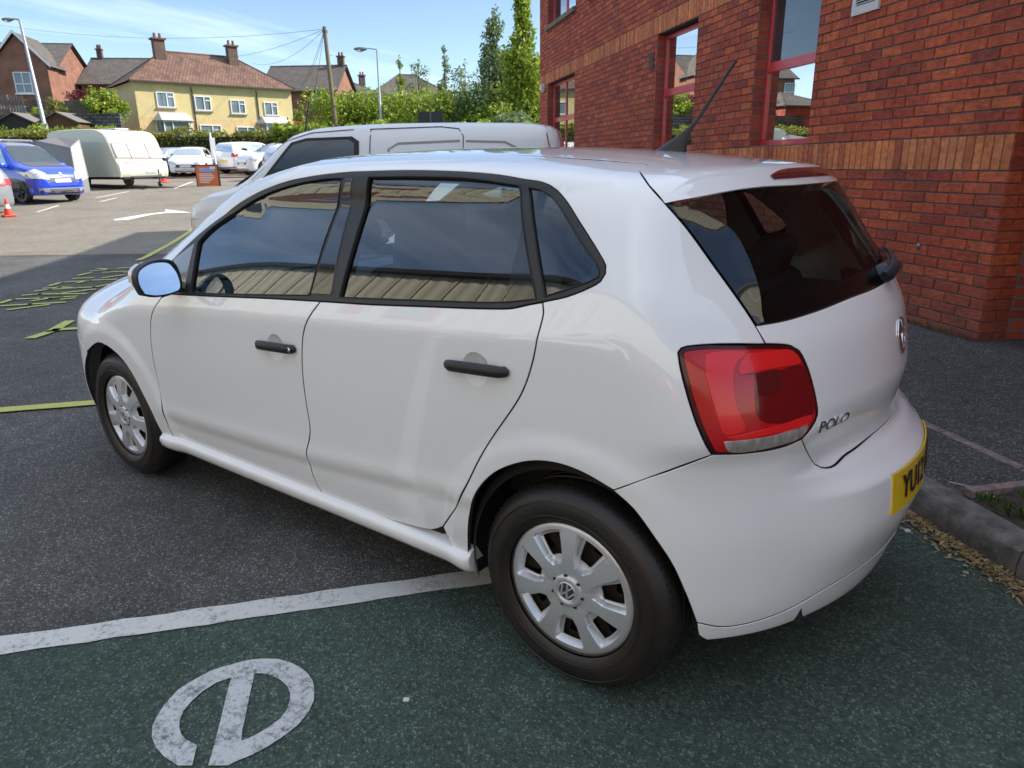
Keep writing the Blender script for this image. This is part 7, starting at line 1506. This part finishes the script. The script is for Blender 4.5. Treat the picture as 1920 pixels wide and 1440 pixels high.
# ================================================================== small things near the kerb
LIT=mat('dead_leaf',(.30,.20,.09),.9,col2=(.12,.08,.045),vs=40); pts=[];
rl=random.Random(9)
m=MB(); tv=[]
for i in range(5200):
    s=-3.2+rl.random()*3.6; n=.004+abs(rl.gauss(0,.045)); 
    if s>.1: continue
    n=min(n,.22); x,y=KP(s,n); a=rl.random()*6.28; L_=rl.uniform(.004,.019); w_=L_*rl.uniform(.12,.5); z=.006+rl.random()*.012*max(.2,1-n/.12); tl=rl.uniform(-.5,.5)
    d=Vector((math.cos(a),math.sin(a),tl)).normalized()*L_; q=Vector((-math.sin(a),math.cos(a),rl.uniform(-.4,.4)))*w_; c=Vector((x,y,z+.004)); m.add([c-d,c+q,c+d,c-q],[(0,1,2,3)])
me=m.mesh('leaf_litter',leafmat('litter',(.07,.04,.02),(.42,.30,.14),.1)); tinted(me,[rl.random() for _ in me.vertices]); finish(bpy.data.objects.new('leaf_litter',me),kind='stuff',label='dry leaf litter along the foot of the kerb',cat='litter')
m=MB()
for i in range(420):
    s=-3.0+rl.random()*3.0; n=.01+abs(rl.gauss(0,.05)); x,y=KP(s,n); r=rl.uniform(.003,.010)
    V,F__=rbox((x,y,.004+r*.5),(r*2,r*1.5,r),r*.4,rl.random()*3,0,1); m.add(V,F__)
m.build('gravel',mat('pebble',(.34,.31,.29),.8,var=.4,vs=50),label='small pebbles mixed with the litter by the kerb',cat='pebbles',kind='stuff')
for i,(x,y,r,lb) in enumerate(((.315,1.137,.008,'single white pebble on the green surface near the painted symbol'),(-.635,-.70,.010,'flat pale pebble at the edge of the green surface by the kerb'))):
    V,F__=rbox((x,y,.008),(r*2.2,r*1.6,r*.9),r*.35,.5); m=MB(); m.add(V,F__); m.build('pebble',mat('pale_pebble',(.60,.56,.52),.7),label=lb,cat='pebble',smooth=50)
m=MB(); a=Vector((*KP(-.02,-.165),.128)); b_=Vector((*KP(-.20,-.21),.14)); m.tube([a,(a+b_)/2+Vector((0,0,.01)),b_],.0022,5); m.build('straw',mat('straw_pale',(.60,.50,.32),.8),label='pale dry straw lying across the kerb top',cat='straw')
gp=[]; m=MB(); tv=[]
for i in range(5200):
    s=-.17-rl.random()*2.6; n=-.14-rl.random()*.36; 
    if math.sin(s*9+n*23)+math.sin(n*31-s*5)<-.3 : continue
    x,y=KP(s,n); z=pz(x,y)+.01; h=rl.uniform(.008,.032); a=rl.random()*6.28; w_=rl.uniform(.0015,.004)*1.6; l=Vector((math.cos(a),math.sin(a),0)); top_=Vector((x,y,z+h))+l.cross(Vector((0,0,1)))*h*rl.uniform(-.8,.8); b1=Vector((x,y,z)); m.add([b1-l*w_,b1+l*w_,top_+l*w_*.6,top_-l*w_*.6],[(0,1,2,3)])
me=m.mesh('grass',leafmat('grass_leaf',(.02,.05,.008),(.11,.20,.03))); tinted(me,[rl.random() for _ in me.vertices]); finish(bpy.data.objects.new('grass',me),kind='stuff',label='clover and grass patch behind the kerb',cat='grass')
DW=mat('petal_white',(.80,.79,.76),.6); DY=mat('daisy_yellow',(.70,.50,.04),.6)
for i,(s,n) in enumerate(((-.27,-.33),(-.255,-.40),(-.36,-.30),(-.42,-.21),(-.60,-.35),(-.75,-.26),(-.9,-.38))):
    x,y=KP(s,n); z=pz(x,y)+.042; t=empty('daisy',(x,y,z-.04),0,('white daisy in the grass patch by the kerb, '+['nearest the corner of the edging','just behind the nearest one','in the middle of the patch','close to the kerb stone','further right beyond the middle one','low by the kerb at the right','far right of the patch'][i]),'flower','daisies in the grass patch')
    m=MB()
    for k in range(11): 
        a=2*PI*k/11; d=Vector((math.cos(a),math.sin(a),.25*math.sin(k*5))); q=Vector((-math.sin(a),math.cos(a),0)); c=Vector((x,y,z)); m.add([c+d*.003,c+d*.008+q*.0022,c+d*.0125,c+d*.008-q*.0022],[(0,1,2,3)])
    m.build('petals',DW,t,kind='stuff'); m=MB(); m.lathe([(0,.003),(.0028,.0022),(.0036,0)],10,'z',(x,y,z)); m.build('disc',DY,t); m=MB(); m.tube([(x,y,z-.04),(x,y,z)],.0008,4); m.build('stem',LF_L,t)
# moss and weed at the wall foot
m=MB(); 
for i in range(2200):
    s=-.6+rl.random()*2.6; o=.005+abs(rl.gauss(0,.02)); p_=BP(s,o,.245+rl.random()*.02); r=rl.uniform(.003,.009); a=rl.random()*6.28; d=Vector((math.cos(a),math.sin(a),rl.uniform(-.2,.9)))*r; q=Vector((-math.sin(a),math.cos(a),.2))*r*.5; c=Vector(p_); m.add([c-d,c+q,c+d,c-q],[(0,1,2,3)])
me=m.mesh('moss',leafmat('moss_leaf',(.03,.04,.02),(.16,.17,.09))); tinted(me,[rl.random() for _ in me.vertices]); finish(bpy.data.objects.new('moss',me),kind='stuff',label='moss and dust along the foot of the brick wall',cat='moss')
t=empty('weed',BP(1.57,.03,.245),0,'small green weed growing at the foot of the brick wall','plant')
for k in range(7):
    m=MB(); a=k*.9; c=Vector(BP(1.57,.03,.245)); d=Vector((math.cos(a),math.sin(a),.7))*.022; q=Vector((-math.sin(a),math.cos(a),0))*.008; m.add([c,c+d*.6+q,c+d,c+d*.6-q],[(0,1,2,3)]); m.build('leaf',LF_L,t)
